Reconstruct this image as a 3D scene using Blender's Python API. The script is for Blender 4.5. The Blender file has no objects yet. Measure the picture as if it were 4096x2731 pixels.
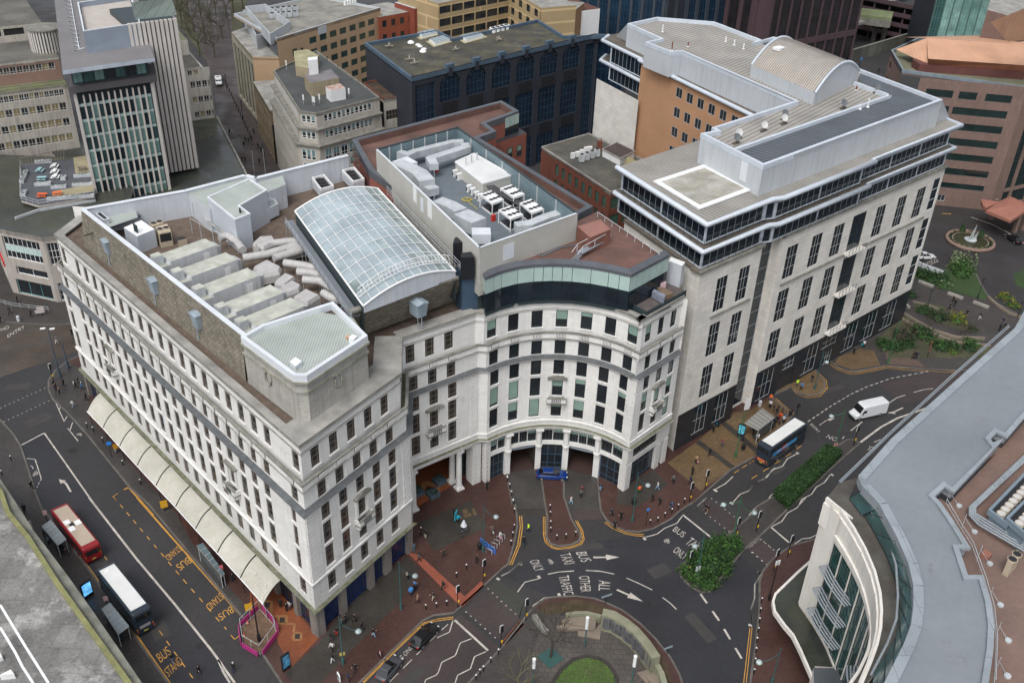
import bpy,math,random
from mathutils import Vector,Matrix
random.seed(7)
SC=bpy.context.scene
COL=SC.collection
FPX,PITCH,ROLL,CAMH=3912.0,math.radians(32.436),math.radians(2.0757),100.0
cp_,sp_=math.cos(PITCH),math.sin(PITCH)
FWD=Vector((0,cp_,-sp_));_r=Vector((1,0,0));_u=_r.cross(FWD)
RGT=math.cos(ROLL)*_r+math.sin(ROLL)*_u
UPV=-math.sin(ROLL)*_r+math.cos(ROLL)*_u
cam_d=bpy.data.cameras.new('camera');cam=bpy.data.objects.new('camera',cam_d);COL.objects.link(cam)
cam.matrix_world=Matrix(((RGT.x,UPV.x,-FWD.x,0),(RGT.y,UPV.y,-FWD.y,0),(RGT.z,UPV.z,-FWD.z,CAMH),(0,0,0,1)))
cam_d.sensor_width=36.0;cam_d.lens=36.0*FPX/4096;cam_d.clip_start=1;cam_d.clip_end=6000
SC.camera=cam
SUN_EL,SUN_AZ=math.radians(56),math.radians(248)
w=bpy.data.worlds.new('World');SC.world=w;w.use_nodes=True
nt=w.node_tree;bg=nt.nodes['Background']
sky=nt.nodes.new('ShaderNodeTexSky');sky.sky_type='NISHITA';sky.sun_disc=False
sky.sun_elevation=SUN_EL;sky.sun_rotation=math.radians(90)-SUN_AZ;sky.dust_density=4.0;sky.air_density=1.0;sky.ozone_density=1.0
hs=nt.nodes.new('ShaderNodeHueSaturation');hs.inputs['Saturation'].default_value=0.34
nt.links.new(sky.outputs[0],hs.inputs['Color']);nt.links.new(hs.outputs[0],bg.inputs[0]);bg.inputs[1].default_value=0.13
sd=bpy.data.lights.new('sun','SUN');sd.energy=1.0;sd.angle=math.radians(28);sd.color=(1.0,0.985,0.96)
so=bpy.data.objects.new('sun',sd);COL.objects.link(so)
sv=Vector((math.cos(SUN_EL)*math.cos(SUN_AZ),math.cos(SUN_EL)*math.sin(SUN_AZ),math.sin(SUN_EL)))
so.rotation_euler=sv.to_track_quat('Z','Y').to_euler();so.location=(0,0,200)
SC.view_settings.view_transform='Standard';SC.view_settings.look='None'
SC.view_settings.gamma=1.0;SC.view_settings.exposure=0.55
def sp(x,y,z=0.0):
 d=RGT*((x-2048)/FPX)-UPV*((y-1365.5)/FPX)+FWD
 t=(z-CAMH)/d.z
 return Vector((0,0,CAMH))+d*t
def tile(k,x,y):
 r,c=divmod(k-1,4);return(0,1000,2000,2996)[c]+x/2.119,(0,660,1320,1990)[r]+y/2.119
def g(k,x,y,z=0.0):
 return sp(*tile(k,x,y),z)
def gs(k,pts,z=0.0):return[g(k,x,y,z)for x,y in pts]
def hdir(deg):a=math.radians(deg);return Vector((math.cos(a),math.sin(a),0))
Z=Vector((0,0,1))
ORD='first second third fourth fifth sixth seventh eighth ninth tenth eleventh twelfth thirteenth fourteenth fifteenth sixteenth'.split()
def nrm(D):return Vector((D.y,-D.x,0))
MATS={}
def _n(nt,t,**k):
 n=nt.nodes.new(t)
 for a,b in k.items():setattr(n,a,b)
 return n
def mat(name,col,rough=0.8,var=0.18,scale=0.6,col2=None,mix=0.5,fine=0.10,brick=None,stripe=None,streak=0.0,metal=0.0,spec=0.4,bump=0.0,emit=0.0,spots=None,grid=None,pwr=None):
 if name in MATS:return MATS[name]
 m=bpy.data.materials.new(name);MATS[name]=m;m.use_nodes=True
 nt=m.node_tree;L=nt.links;b=nt.nodes['Principled BSDF']
 b.inputs['Roughness'].default_value=rough;b.inputs['Metallic'].default_value=metal
 b.inputs['Specular IOR Level'].default_value=spec
 c=(*col,1);tc=_n(nt,'ShaderNodeNewGeometry');uv=_n(nt,'ShaderNodeUVMap')
 rgb=_n(nt,'ShaderNodeRGB');rgb.outputs[0].default_value=c;cur=rgb.outputs[0]
 def noise(sc,det=4,vec=None,r=.55):
  n=_n(nt,'ShaderNodeTexNoise');n.inputs['Scale'].default_value=sc;n.inputs['Detail'].default_value=det;n.inputs['Roughness'].default_value=r
  L.new(vec or tc.outputs['Position'],n.inputs['Vector']);return n.outputs['Fac']
 def ramp(src,a,bb,lo,hi):
  r=_n(nt,'ShaderNodeMapRange');r.inputs[1].default_value=a;r.inputs[2].default_value=bb;r.inputs[3].default_value=lo;r.inputs[4].default_value=hi
  L.new(src,r.inputs[0]);return r.outputs[0]
 def mul(cur,fac):
  x=_n(nt,'ShaderNodeVectorMath',operation='SCALE');L.new(cur,x.inputs[0]);L.new(fac,x.inputs['Scale']);return x.outputs[0]
 def mixc(fac,a,bcol):
  x=_n(nt,'ShaderNodeMix',data_type='RGBA');L.new(fac,x.inputs[0]);L.new(a,x.inputs[6])
  if isinstance(bcol,tuple):x.inputs[7].default_value=(*bcol,1)
  else:L.new(bcol,x.inputs[7])
  return x.outputs[2]
 if col2:cur=mixc(ramp(noise(scale,6,r=.65),.5-mix*.25,.5+mix*.25,0,1),cur,col2)
 if spots:cur=mixc(ramp(noise(spots[1],5,r=.7),spots[2],spots[2]+.08,0,spots[3]if len(spots)>3 else 1),cur,spots[0])
 if var:cur=mul(cur,ramp(noise(scale*.7,5),.3,.7,1-var,1+var))
 if fine:cur=mul(cur,ramp(noise(scale*14,3),.3,.7,1-fine,1+fine))
 if streak:
  mp=_n(nt,'ShaderNodeMapping');mp.inputs['Scale'].default_value=(2.2,2.2,.13);L.new(tc.outputs['Position'],mp.inputs[0])
  cur=mul(cur,ramp(noise(1.0,5,mp.outputs[0]),.48,.72,1,1-streak))
 hgt=None
 if brick:
  bw,bh,dark=brick[:3]
  bt=_n(nt,'ShaderNodeTexBrick');bt.inputs['Scale'].default_value=1;bt.inputs['Brick Width'].default_value=bw;bt.inputs['Row Height'].default_value=bh
  bt.inputs['Mortar Size'].default_value=brick[3]if len(brick)>3 else.03;bt.inputs['Mortar Smooth'].default_value=.3
  v=brick[4]if len(brick)>4 else.08
  bt.inputs['Color1'].default_value=(1-v,1-v,1-v,1);bt.inputs['Color2'].default_value=(1+v,1+v,1+v,1);bt.inputs['Mortar'].default_value=(dark,dark,dark,1)
  L.new(uv.outputs[0],bt.inputs['Vector'])
  x=_n(nt,'ShaderNodeVectorMath',operation='MULTIPLY');L.new(cur,x.inputs[0]);L.new(bt.outputs['Color'],x.inputs[1]);cur=x.outputs[0];hgt=bt.outputs['Color']
 for st in([stripe]if stripe and not isinstance(stripe,list)else(stripe or[])):
  per,ang,dark,wd=st
  mp=_n(nt,'ShaderNodeMapping');mp.inputs['Rotation'].default_value=(0,0,math.radians(ang));L.new(uv.outputs[0],mp.inputs[0])
  sx=_n(nt,'ShaderNodeSeparateXYZ');L.new(mp.outputs[0],sx.inputs[0])
  d1=_n(nt,'ShaderNodeMath',operation='DIVIDE');L.new(sx.outputs[0],d1 .inputs[0]);d1 .inputs[1].default_value=per
  fr=_n(nt,'ShaderNodeMath',operation='FRACT');L.new(d1 .outputs[0],fr.inputs[0])
  lt=_n(nt,'ShaderNodeMath',operation='LESS_THAN');L.new(fr.outputs[0],lt.inputs[0]);lt.inputs[1].default_value=wd
  cur=mul(cur,ramp(lt.outputs[0],0,1,1,dark))
 L.new(cur,b.inputs['Base Color'])
 if pwr:L.new(ramp(noise(pwr[0],4),.42,.6,pwr[1],rough),b.inputs['Roughness'])
 if bump:
  bp=_n(nt,'ShaderNodeBump');bp.inputs['Strength'].default_value=bump;bp.inputs['Distance'].default_value=.05
  L.new(hgt if hgt is not None else noise(scale*8,4),bp.inputs['Height']);L.new(bp.outputs[0],b.inputs['Normal'])
 if emit:
  L.new(cur,b.inputs['Emission Color']);b.inputs['Emission Strength'].default_value=emit
 return m
def flat(name,col,rough=.6,metal=0.0,spec=.4,emit=0.0):return mat(name,col,rough,.06,2.0,fine=.04,metal=metal,spec=spec,emit=emit)
def glass(name,col,rough=.08,spec=.55):
 return mat(name,col,rough,.35,.35,fine=0.1,spec=spec)
class MB:
 def __init__(s):s.v=[];s.f=[];s.m=[];s.mats=[];s.sm=[]
 def mi(s,m):
  if m not in s.mats:s.mats.append(m)
  return s.mats.index(m)
 def poly(s,pts,m,smooth=False):
  i=len(s.v);s.v+=[tuple(p)for p in pts];s.f.append(tuple(range(i,i+len(pts))));s.m.append(s.mi(m));s.sm.append(smooth)
 def faces(s,vs,fs,m,smooth=False):
  i=len(s.v);s.v+=[tuple(p)for p in vs];k=s.mi(m)
  for f in fs:s.f.append(tuple(i+j for j in f));s.m.append(k);s.sm.append(smooth)
 def hexa(s,b4,t4,m):
  s.faces(list(b4)+list(t4),[(3,2,1,0),(4,5,6,7),(0,1,5,4),(1,2,6,5),(2,3,7,6),(3,0,4,7)],m)
 def box(s,c,sz,m,rot=0.0):
  a=math.radians(rot);X=Vector((math.cos(a),math.sin(a),0));Y=Vector((-X.y,X.x,0));c=Vector(c)
  hx,hy,hz=sz[0]/2,sz[1]/2,sz[2]/2
  b=[c+X*i*hx+Y*j*hy-Z*hz for i,j in((-1,-1),(1,-1),(1,1),(-1,1))]
  s.hexa(b,[p+Z*sz[2]for p in b],m)
 def obox(s,O,D,n,u0,u1,d0,d1,z0,z1,m):
  b=[O+D*u+n*d for u,d in((u0,d0),(u1,d0),(u1,d1),(u0,d1))]
  s.hexa([Vector((p.x,p.y,z0))for p in b],[Vector((p.x,p.y,z1))for p in b],m)
 def prism(s,pts,z0,z1,m,mt=None,bottom=False):
  pts=[Vector((p[0],p[1],0))for p in pts];k=len(pts)
  a=sum(pts[i].x*pts[(i+1)%k].y-pts[(i+1)%k].x*pts[i].y for i in range(k))
  if a<0:pts.reverse()
  b=[Vector((p.x,p.y,z0))for p in pts];t=[Vector((p.x,p.y,z1))for p in pts]
  for i in range(k):
   j=(i+1)%k;s.poly([b[i],b[j],t[j],t[i]],m)
  s.poly(t,mt or m)
  if bottom:s.poly(b[::-1],m)
 def ring(s,pts,th,z0,z1,m,closed=True,off=0.0):
  """a low wall of thickness th that follows pts, inside of them when closed"""
  P=[Vector((p[0],p[1],0))for p in pts]
  if closed:
   k=len(P);a=sum(P[i].x*P[(i+1)%k].y-P[(i+1)%k].x*P[i].y for i in range(k))
   if a<0:P.reverse()
  A=offset(P,off,closed);B=offset(P,off-th,closed)
  k=len(P)
  for i in range(k if closed else k-1):
   j=(i+1)%k
   s.hexa([Vector((q.x,q.y,z0))for q in(A[i],A[j],B[j],B[i])],[Vector((q.x,q.y,z1))for q in(A[i],A[j],B[j],B[i])],m)
 def tube(s,pts,r,m,n=6,smooth=True,r2=None):
  pts=[Vector(p)for p in pts];rings=[]
  for i,p in enumerate(pts):
   d=(pts[min(i+1,len(pts)-1)]-pts[max(i-1,0)]).normalized()
   a=d.cross(Z)if abs(d.z)<.95 else d.cross(Vector((1,0,0)));a.normalize();b=d.cross(a)
   rr=r if r2 is None else r+(r2-r)*i/max(1,len(pts)-1)
   rings.append([p+(a*math.cos(t)+b*math.sin(t))*rr for t in(2*math.pi*k/n for k in range(n))])
  vs=[q for R_ in rings for q in R_];fs=[]
  for i in range(len(pts)-1):
   for k in range(n):
    fs.append((i*n+k,i*n+(k+1)%n,(i+1)*n+(k+1)%n,(i+1)*n+k))
  s.faces(vs,fs,m,smooth);s.poly(rings[0],m);s.poly(rings[-1][::-1],m)
 def cyl(s,c,r,z0,z1,m,n=14,r2=None,smooth=True):
  s.tube([(c[0],c[1],z0),(c[0],c[1],z1)],r,m,n,smooth,r2)
 def dome(s,c,r,m,squash=1.0,n=10,k=4,full=False):
  c=Vector(c);vs=[];fs=[];lo=-k if full else 0
  for i in range(lo,k+1):
   t=math.pi/2*i/k
   for j in range(n):
    a=2*math.pi*j/n;vs.append(c+Vector((math.cos(a)*math.cos(t)*r,math.sin(a)*math.cos(t)*r,math.sin(t)*r*squash)))
  for i in range(k-lo):
   for j in range(n):fs.append((i*n+j,i*n+(j+1)%n,(i+1)*n+(j+1)%n,(i+1)*n+j))
  s.faces(vs,fs,m,True)
 def build(s,name,parent=None,label=None):
  me=bpy.data.meshes.new(name);me.from_pydata(s.v,[],s.f)
  for m in s.mats:me.materials.append(m)
  me.polygons.foreach_set('material_index',s.m);me.polygons.foreach_set('use_smooth',s.sm)
  uv=me.uv_layers.new(name='UVMap').data;vs=me.vertices
  for p in me.polygons:
   n=p.normal
   if abs(n.z)>.75:
    for li in p.loop_indices:c=vs[me.loops[li].vertex_index].co;uv[li].uv=(c.x,c.y)
   else:
    t=Vector((-n.y,n.x));t.normalize()
    if abs(t.x)>abs(t.y):t=t if t.x>0 else-t
    else:t=t if t.y>0 else-t
    for li in p.loop_indices:c=vs[me.loops[li].vertex_index].co;uv[li].uv=(c.x*t.x+c.y*t.y,c.z)
  me.update()
  o=bpy.data.objects.new(name,me);COL.objects.link(o)
  if parent:
   o.parent=parent;o.location=-Vector(parent.location)if parent.get('_w')else(0,0,0)
  if label:o['label']=label
  return o
def offset(P,d,closed=False):
 """moves a polyline sideways by d to its right-hand side"""
 out=[];k=len(P)
 for i in range(k):
  a=P[i]-P[i-1]if(closed or i>0)else P[1]-P[0]
  b=P[(i+1)%k]-P[i]if(closed or i<k-1)else P[-1]-P[-2]
  a=Vector((a.x,a.y,0)).normalized();b=Vector((b.x,b.y,0)).normalized()
  na,nb=nrm(a),nrm(b);s=na+nb
  if s.length<1e-6:s=na
  s.normalize();c=max(.3,s.dot(na));out.append(P[i]+s*(d/c))
 return out
def empty(name,loc,rz=0.0,world=True):
 o=bpy.data.objects.new(name,None);COL.objects.link(o);o.location=loc;o.rotation_euler.z=rz;o.empty_display_size=.3
 if world:o['_w']=1
 return o
def tag(o,label=None,cat=None,group=None,kind=None):
 if label:o['label']=label
 if cat:o['category']=cat
 if group:o['group']=group
 if kind:o['kind']=kind
 return o
def thing(name,label,cat,loc,group=None,rz=0.0,world=True):return tag(empty(name,loc,rz,world),label,cat,group)
def kids(o):return[c for c in bpy.data.objects if c.parent==o]
def copy_tree(proto,ch,loc,rz,label,group=None,scale=None):
 r=proto.copy();COL.objects.link(r);r.location=loc;r.rotation_euler.z=rz
 if label:r['label']=label
 if group:r['group']=group
 if scale:r.scale=(scale,)*3
 def rec(tree,par):
  for c,sub in tree:
   q=c.copy();COL.objects.link(q);q.parent=par;rec(sub,q)
 rec(ch,r);return r
def tree_of(o):return[(c,tree_of(c))for c in o.children]
def one(name,mb,label,cat,group=None,kind=None):
 return tag(mb.build(name),label,cat,group,kind)
def window(mb,O,D,n,w,h,st,frame,glas,blind=None,bf=0.0):
 """O bottom left on the glass plane"""
 cols,rows,t=st
 mb.poly([O,O+D*w,O+D*w+Z*h,O+Z*h],glas)
 fr=[(0,w,0,t),(0,w,h-t,h),(0,t,t,h-t),(w-t,w,t,h-t)]
 fr+=[(w*c-t*.35,w*c+t*.35,t,h-t)for c in cols]+[(t,w-t,h*r-t*.35,h*r+t*.35)for r in rows]
 for i,(a,b,c,d)in enumerate(fr):
  e=.05 if i<4 else.035
  q=[O+D*a+Z*c,O+D*b+Z*c,O+D*b+Z*d,O+D*a+Z*d]
  mb.faces([p+n*e for p in q]+q,[(0,1,2,3),(0,4,5,1),(1,5,6,2),(2,6,7,3),(3,7,4,0)],frame)
 if blind and bf>0:mb.poly([O+D*t+Z*(h-t-(h-2*t)*bf)+n*.01,O+D*(w-t)+Z*(h-t-(h-2*t)*bf)+n*.01,O+D*(w-t)+Z*(h-t)+n*.01,O+D*t+Z*(h-t)+n*.01],blind)
class Building:
 def __init__(s,name,label,cat,loc,group=None):
  s.root=thing(name,label,cat,loc,group);s.wins=[];s.parts={}
 def part(s,name):
  if name not in s.parts:s.parts[name]=MB()
  return s.parts[name]
 def wall(s,P0,P1,z0,z1,wins=(),m=None,depth=.25,style=None,reveal=None,part='wall'):
  mb=s.part(part);P0=Vector((P0[0],P0[1],0));P1=Vector((P1[0],P1[1],0));Lg=(P1-P0).length;D=(P1-P0)/Lg;n=nrm(D)
  wins=[w for w in wins if w[0]>=-1e-6 and w[1]<=Lg+1e-6]
  us=sorted({0.0,Lg}|{round(x,4)for w in wins for x in w[:2]if 0<x<Lg});zs=sorted({z0,z1}|{round(x,4)for w in wins for x in w[2:4]if z0<x<z1})
  hole=set()
  for i in range(len(us)-1):
   uc=(us[i]+us[i+1])/2
   col=[w for w in wins if w[0]<uc<w[1]]
   zstart=zs[0];
   run=None
   for j in range(len(zs)-1):
    zc=(zs[j]+zs[j+1])/2
    h=any(w[2]<zc<w[3]for w in col)
    if not h and run is None:run=zs[j]
    if h and run is not None:
     mb.poly([P0+D*us[i]+Z*run,P0+D*us[i+1]+Z*run,P0+D*us[i+1]+Z*zs[j],P0+D*us[i]+Z*zs[j]],m);run=None
   if run is not None:mb.poly([P0+D*us[i]+Z*run,P0+D*us[i+1]+Z*run,P0+D*us[i+1]+Z*z1,P0+D*us[i]+Z*z1],m)
  for w in wins:
   u0,u1,a,b=w[:4];st=w[4]if len(w)>4 else style;q=[P0+D*u0+Z*a,P0+D*u1+Z*a,P0+D*u1+Z*b,P0+D*u0+Z*b];r=[p-n*depth for p in q]
   mb.faces(q+r,[(1,0,4,5),(2,1,5,6),(3,2,6,7),(0,3,7,4)],reveal or m)
   if st is not None:s.wins.append((r[0]+n*.004,D,n,u1-u0,b-a,st))
 def finish(s,limit=100,wname='window',styles=None):
  C=cam.matrix_world.translation
  def size(w):
   c=w[0]+w[1]*w[3]*.5;d=C-c;return w[3]*w[4]*max(.02,d.normalized().dot(w[2]))/d.length_squared
  ws=sorted(s.wins,key=size,reverse=True)
  def add(mb,w):
   O,D,n,wd,h,st=w;sty=st()if callable(st)else st
   window(mb,O,D,n,wd,h,*sty)
  for w in ws[:limit]:
   mb=MB();add(mb,w);mb.build(wname,s.root)
  if len(ws)>limit:
   mb=MB()
   for w in ws[limit:]:add(mb,w)
   tag(mb.build(wname,s.root),kind='stuff')
  for nme,mb in s.parts.items():
   if mb.f:mb.build(nme.rstrip('0123456789'),s.root)
  return s.root
def grid(cols,rows,st=None):return[(a,b,c,d,st)if st is not None else(a,b,c,d)for a,b in cols for c,d in rows]
def rep(n,start,pitch,w):return[(start+i*pitch,start+i*pitch+w)for i in range(n)]
M_ASPH=mat('asphalt',(.038,.035,.034),.75,.16,.12,col2=(.031,.031,.034),mix=1.2,fine=.12,pwr=(.1,.45))
M_ASPB=mat('bus_lane_asphalt',(.027,.0275,.032),.75,.15,.12,fine=.12,pwr=(.1,.4))
M_ASPR=mat('red_tinted_asphalt',(.050,.038,.037),.8,.15,.15,fine=.12,pwr=(.1,.5))
M_ASPG=mat('olive_asphalt',(.042,.042,.037),.8,.12,.15,fine=.12)
M_PAVG=mat('grey_paving',(.050,.045,.042),.75,.16,.25,fine=.15,brick=(.6,.6,.72,.03,.10),pwr=(.15,.35))
M_SETT=mat('granite_setts',(.060,.056,.052),.7,.2,.3,fine=.2,brick=(.24,.14,.6,.02,.18),pwr=(.15,.35))
M_PAVR=mat('red_brick_paving',(.074,.034,.027),.75,.22,.22,col2=(.058,.031,.026),mix=1.0,fine=.18,brick=(.22,.11,.7,.012,.15),pwr=(.15,.35))
M_PAVO=mat('orange_tile_paving',(.20,.065,.030),.6,.18,.25,fine=.12,brick=(.3,.3,.8,.015,.1),pwr=(.2,.3))
M_TACR=mat('red_tactile_paving',(.26,.075,.045),.7,.12,.3,fine=.12,brick=(.4,.4,.75,.02,.08))
M_PAVD=mat('dark_setts_band',(.046,.041,.035),.7,.2,.3,fine=.2,brick=(.24,.14,.6,.02,.15),pwr=(.15,.35))
M_PAVB=mat('buff_paving',(.135,.088,.043),.8,.2,.2,col2=(.10,.068,.038),mix=1,fine=.15,brick=(.4,.4,.8,.015,.12),pwr=(.15,.4))
M_KERB=mat('kerb_stone',(.11,.10,.09),.8,.2,.5,fine=.15,brick=(.9,.9,.7,.03,.1))
M_WLINE=mat('white_road_paint',(.43,.40,.36),.7,.25,1.2,fine=.2)
M_YLINE=mat('yellow_road_paint',(.48,.25,.05),.7,.25,1.2,fine=.2)
M_EARTH=mat('earth',(.055,.045,.035),.95,.3,.3,col2=(.06,.07,.03),mix=1,fine=.3)
M_LAWN=mat('lawn',(.055,.115,.018),.95,.2,.3,col2=(.06,.075,.03),mix=.8,fine=.35)
def sheet(name,pts,z,m,kind='structure'):
 mb=MB();P_=[Vector((p.x,p.y,z))for p in pts];k=len(P_)
 if sum(P_[i].x*P_[(i+1)%k].y-P_[(i+1)%k].x*P_[i].y for i in range(k))<0:P_.reverse()
 mb.poly(P_,m);return tag(mb.build(name),kind=kind)
def J(*segs):
 out=[]
 for k,pts in segs:out+=gs(k,pts)
 return out
def pave(name,pts,m,z=.12,kerb=True):
 mb=MB();mb.prism(pts,-.2,z,M_KERB,m)
 r=tag(mb.build(name),kind='structure')
 if kerb:
  kb=MB();kb.ring(pts,.28,.0,z+.012,M_KERB,True,.004);kb.build('kerb',r)
 return r
gb=MB();gb.poly([Vector((x,y,0))for x,y in((-2500,-300),(2500,-300),(2500,4500),(-2500,4500))],M_ASPH);tag(gb.build('ground'),kind='structure')
PB=J((9,[(720,150),(660,225),(560,270),(460,350),(405,430),(405,510),(440,590),(560,700),(740,900),(900,1100),(1100,1345)]),(13,[(1250,60),(1700,600),(2110,1090),(2205,1310)]),(14,[(240,1545),(420,1800)]),(14,[(700,1800),(940,1568),(1470,1050),(1560,1005),(1730,985),(1990,750),(2150,600)]),(15,[(75,572),(125,400),(155,240),(150,150),(135,60)]),(11,[(112,1480),(75,1290),(60,1180)]))+[Vector((-8,128,0)),Vector((-45,140,0))]
pave('pavement',PB,M_PAVR)
pave('pavement',J((9,[(-900,200),(-200,640),(0,750),(120,880),(180,975),(240,1150),(300,1350),(350,1480)]),(13,[(360,85),(420,150),(600,400),(740,575),(1000,960),(1430,1560),(1560,1760),(-1500,1760)])),M_PAVG)
pave('pavement',J((11,[(830,1190),(820,1300),(840,1480)]),(15,[(845,110),(890,185),(950,240),(1050,285),(1180,298),(1300,270),(1450,190),(1540,110),(1610,60)]),(11,[(1600,1500),(1800,1330),(1960,1190),(2150,1085)]),(12,[(50,1085),(330,800),(372,720),(212,580),(100,400),(0,300)]),(7,[(1600,1000)])),M_PAVR)
pave('traffic_island',J((11,[(345,1262),(365,1420),(390,1568)]),(15,[(395,160),(385,330),(420,395),(500,418),(600,408),(680,370),(692,320),(655,260),(610,180),(570,60)]),(11,[(548,1420),(550,1262)])),M_PAVR)
pave('pavement',J((12,[(215,555),(355,490),(400,530),(500,560),(600,545),(650,490),(640,430),(590,370),(540,300),(350,300)])),M_PAVB)
pave('pavement',J((12,[(700,282),(740,315),(830,350),(900,358),(1050,330),(1160,305),(1300,320),(1500,340),(1800,345),(2500,360)]),(8,[(2700,1500),(2331,1290),(2100,1170),(2020,1100),(1960,990),(1930,930),(1700,900),(1420,815),(1200,780),(900,900)]),(12,[(400,0)])),M_PAVG)
pave('pavement',J((14,[(1700,1720),(2110,1285),(2290,1060)]),(15,[(275,925),(380,852),(500,835),(640,830),(800,850),(900,885),(1040,950),(1200,1070),(1330,1200),(1450,1350),(1530,1500),(1610,1760)])),M_PAVG)
pave('traffic_island',J((15,[(1510,590),(1530,680),(1600,750),(1700,812),(1790,800),(1950,600),(2060,460)]),(16,[(100,330),(330,105)]),(12,[(780,1105),(945,965),(900,930),(830,925),(700,1005),(200,1410),(50,1500)]),(15,[(2160,110),(1980,270),(1840,372),(1650,470)])),M_PAVG)
pave('pavement',J((16,[(700,250),(570,345),(350,405),(200,510),(110,620),(80,705)]),(15,[(2190,950),(2150,1300),(2110,1568),(2090,1780)]),(16,[(1000,1780),(1000,250)])),M_PAVR)
pave('pavement',J((5,[(-700,1000),(-700,1290),(-100,1318),(150,1345),(400,1360),(640,1352),(690,1100),(300,600)])),M_PAVG)
def zoneon(name,segs,m,z=.124):sheet(name,J(*segs),z,m)
zoneon('paving_bands',[(14,[(590,1230),(300,1490),(470,1700),(860,1300),(1270,890),(1440,605),(1330,500),(900,820)])],M_PAVD)
zoneon('paving_bands',[(14,[(1420,215),(1870,25),(2005,255),(1560,460),(1490,350)])],M_PAVD)
zoneon('tiled_paving',[(14,[(0,700),(250,800),(585,1190),(350,1440),(240,1240),(210,1100),(0,900)])],M_PAVO)
zoneon('tiled_paving',[(14,[(1345,480),(1370,470),(1450,500),(1830,850),(1800,930),(1740,880)])],M_TACR,.128)
zoneon('tiled_paving',[(14,[(1800,930),(1775,880),(1960,710),(1988,750)])],M_TACR,.132)
zoneon('tiled_paving',[(14,[(2290,1045),(2325,1075),(2170,1250),(2135,1240)])],M_TACR)
zoneon('tiled_paving',[(15,[(170,1040),(207,1078),(40,1260),(5,1240)])],M_TACR)
zoneon('tiled_paving',[(14,[(1390,130),(1400,95),(1930,-235),(1400,-900),(1000,-600)])],M_PAVO,.126)
zoneon('paving_bands',[(11,[(1000,1360),(1300,1190),(1420,1310),(1170,1508),(990,1475)])],M_PAVD)
zoneon('buff_paving',[(11,[(1420,1130),(1650,960),(1970,700),(2105,690)]),(12,[(210,575),(370,715),(320,800),(60,1075)]),(11,[(1960,1180),(1700,1365)])],M_PAVB)
zoneon('paving_bands',[(11,[(1655,960),(1690,935),(2000,1165),(1960,1185)])],M_PAVD,.128)
zoneon('paving_bands',[(11,[(1870,800),(1905,775),(2190,1010),(2160,1040)])],M_PAVD,.128)
zoneon('buff_paving',[(12,[(760,230),(940,165),(1060,180),(1110,300),(880,340),(720,290)])],M_PAVB)
zoneon('buff_paving',[(12,[(1150,190),(1380,215),(1490,320),(1180,290)])],mat('pink_paving',(.10,.070,.055),.8,.15,.3,fine=.15,brick=(.6,.3,.7,.03,.1)))
zoneon('driveway',[(11,[(55,1215),(100,1460),(110,1568)]),(15,[(150,90),(385,95)]),(11,[(385,1500),(345,1265)])],M_SETT,.006)
zoneon('driveway',[(11,[(550,1265),(548,1430),(570,1568)]),(15,[(600,100),(840,105)]),(11,[(835,1480),(820,1330),(835,1235)])],M_SETT,.006)
zoneon('driveway',[(11,[(55,1222),(55,1150),(840,1150),(840,1240),(560,1290),(330,1290)])],M_SETT,.010)
zoneon('roadway',[(15,[(600,105),(840,108),(885,185),(620,190)])],M_ASPR,.014)
zoneon('roadway',[(15,[(145,95),(385,97),(390,155),(150,150)])],M_PAVD,.014)
zoneon('roadway',[(15,[(1690,95),(1775,15),(2020,205),(1950,290)])],M_ASPR,.004)
zoneon('roadway',[(15,[(2100,430),(2215,345),(2331,440)]),(16,[(230,480),(160,570)]),(15,[(2255,560)])],M_ASPR,.004)
zoneon('roadway',[(14,[(1000,1568),(1720,1040),(1780,985),(2120,1270),(1860,1568)])],M_ASPR,.004)
zoneon('roadway',[(14,[(1820,960),(2010,760),(2290,1020),(2110,1200)])],M_ASPR,.008)
zoneon('roadway',[(14,[(2010,760),(2095,690),(2331,850)]),(15,[(270,900),(160,1010)]),(14,[(2285,1015)])],M_ASPG,.008)
zoneon('roadway',[(12,[(1100,460),(1500,370),(1900,355),(1560,560),(1310,620)])],M_ASPR,.004)
zoneon('roadway',[(9,[(375,872),(185,975),(230,1120),(350,1500)]),(13,[(420,150),(740,600),(1430,1568),(1990,1568),(750,-10)])],M_ASPB,.004)
zoneon('roadway',[(15,[(1840,380),(1500,110),(1200,300),(720,390),(400,440),(20,660),(420,840),(700,825),(1100,970),(1480,1380),(1600,1760),(2090,1760),(2110,1100),(2200,640),(2040,480),(1790,820),(1510,620)])],M_ASPB,.004)
M_TRAM=mat('tram_square_setts',(.075,.058,.043),.7,.25,.2,col2=(.05,.047,.045),mix=1,fine=.15,brick=(.5,.25,.8,.02,.1),pwr=(.12,.35))
zoneon('roadway',[(5,[(-700,1300),(640,1365)]),(9,[(700,150),(450,260),(200,330),(0,400),(-500,560)])],M_TRAM,.004)
zoneon('pedestrian_street',[(1,[(1560,0),(1950,0),(1990,600),(2100,900),(2400,1500),(2500,1800),(2150,1800),(1850,1000),(1780,600)])],mat('street_brick',(.062,.048,.045),.7,.15,.2,fine=.15,brick=(.3,.15,.7,.02,.1),pwr=(.15,.35)),.008)
zoneon('park_ground',[(1,[(1400,-400),(2700,-400),(2100,0),(1990,500),(1850,560),(1780,560),(1500,200)])],M_EARTH,.006)
zoneon('grey_paving_strip',[(9,[(405,430),(460,350),(560,270),(700,330),(760,600),(742,735),(1000,1010),(1250,1290),(1500,1568)]),(13,[(1640,400),(1850,660),(2060,890),(2150,1000),(2105,1080),(1690,598),(1260,75)]),(9,[(1095,1340),(900,1095),(740,895),(560,695),(445,590),(408,505)])],M_PAVG,.126)
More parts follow.
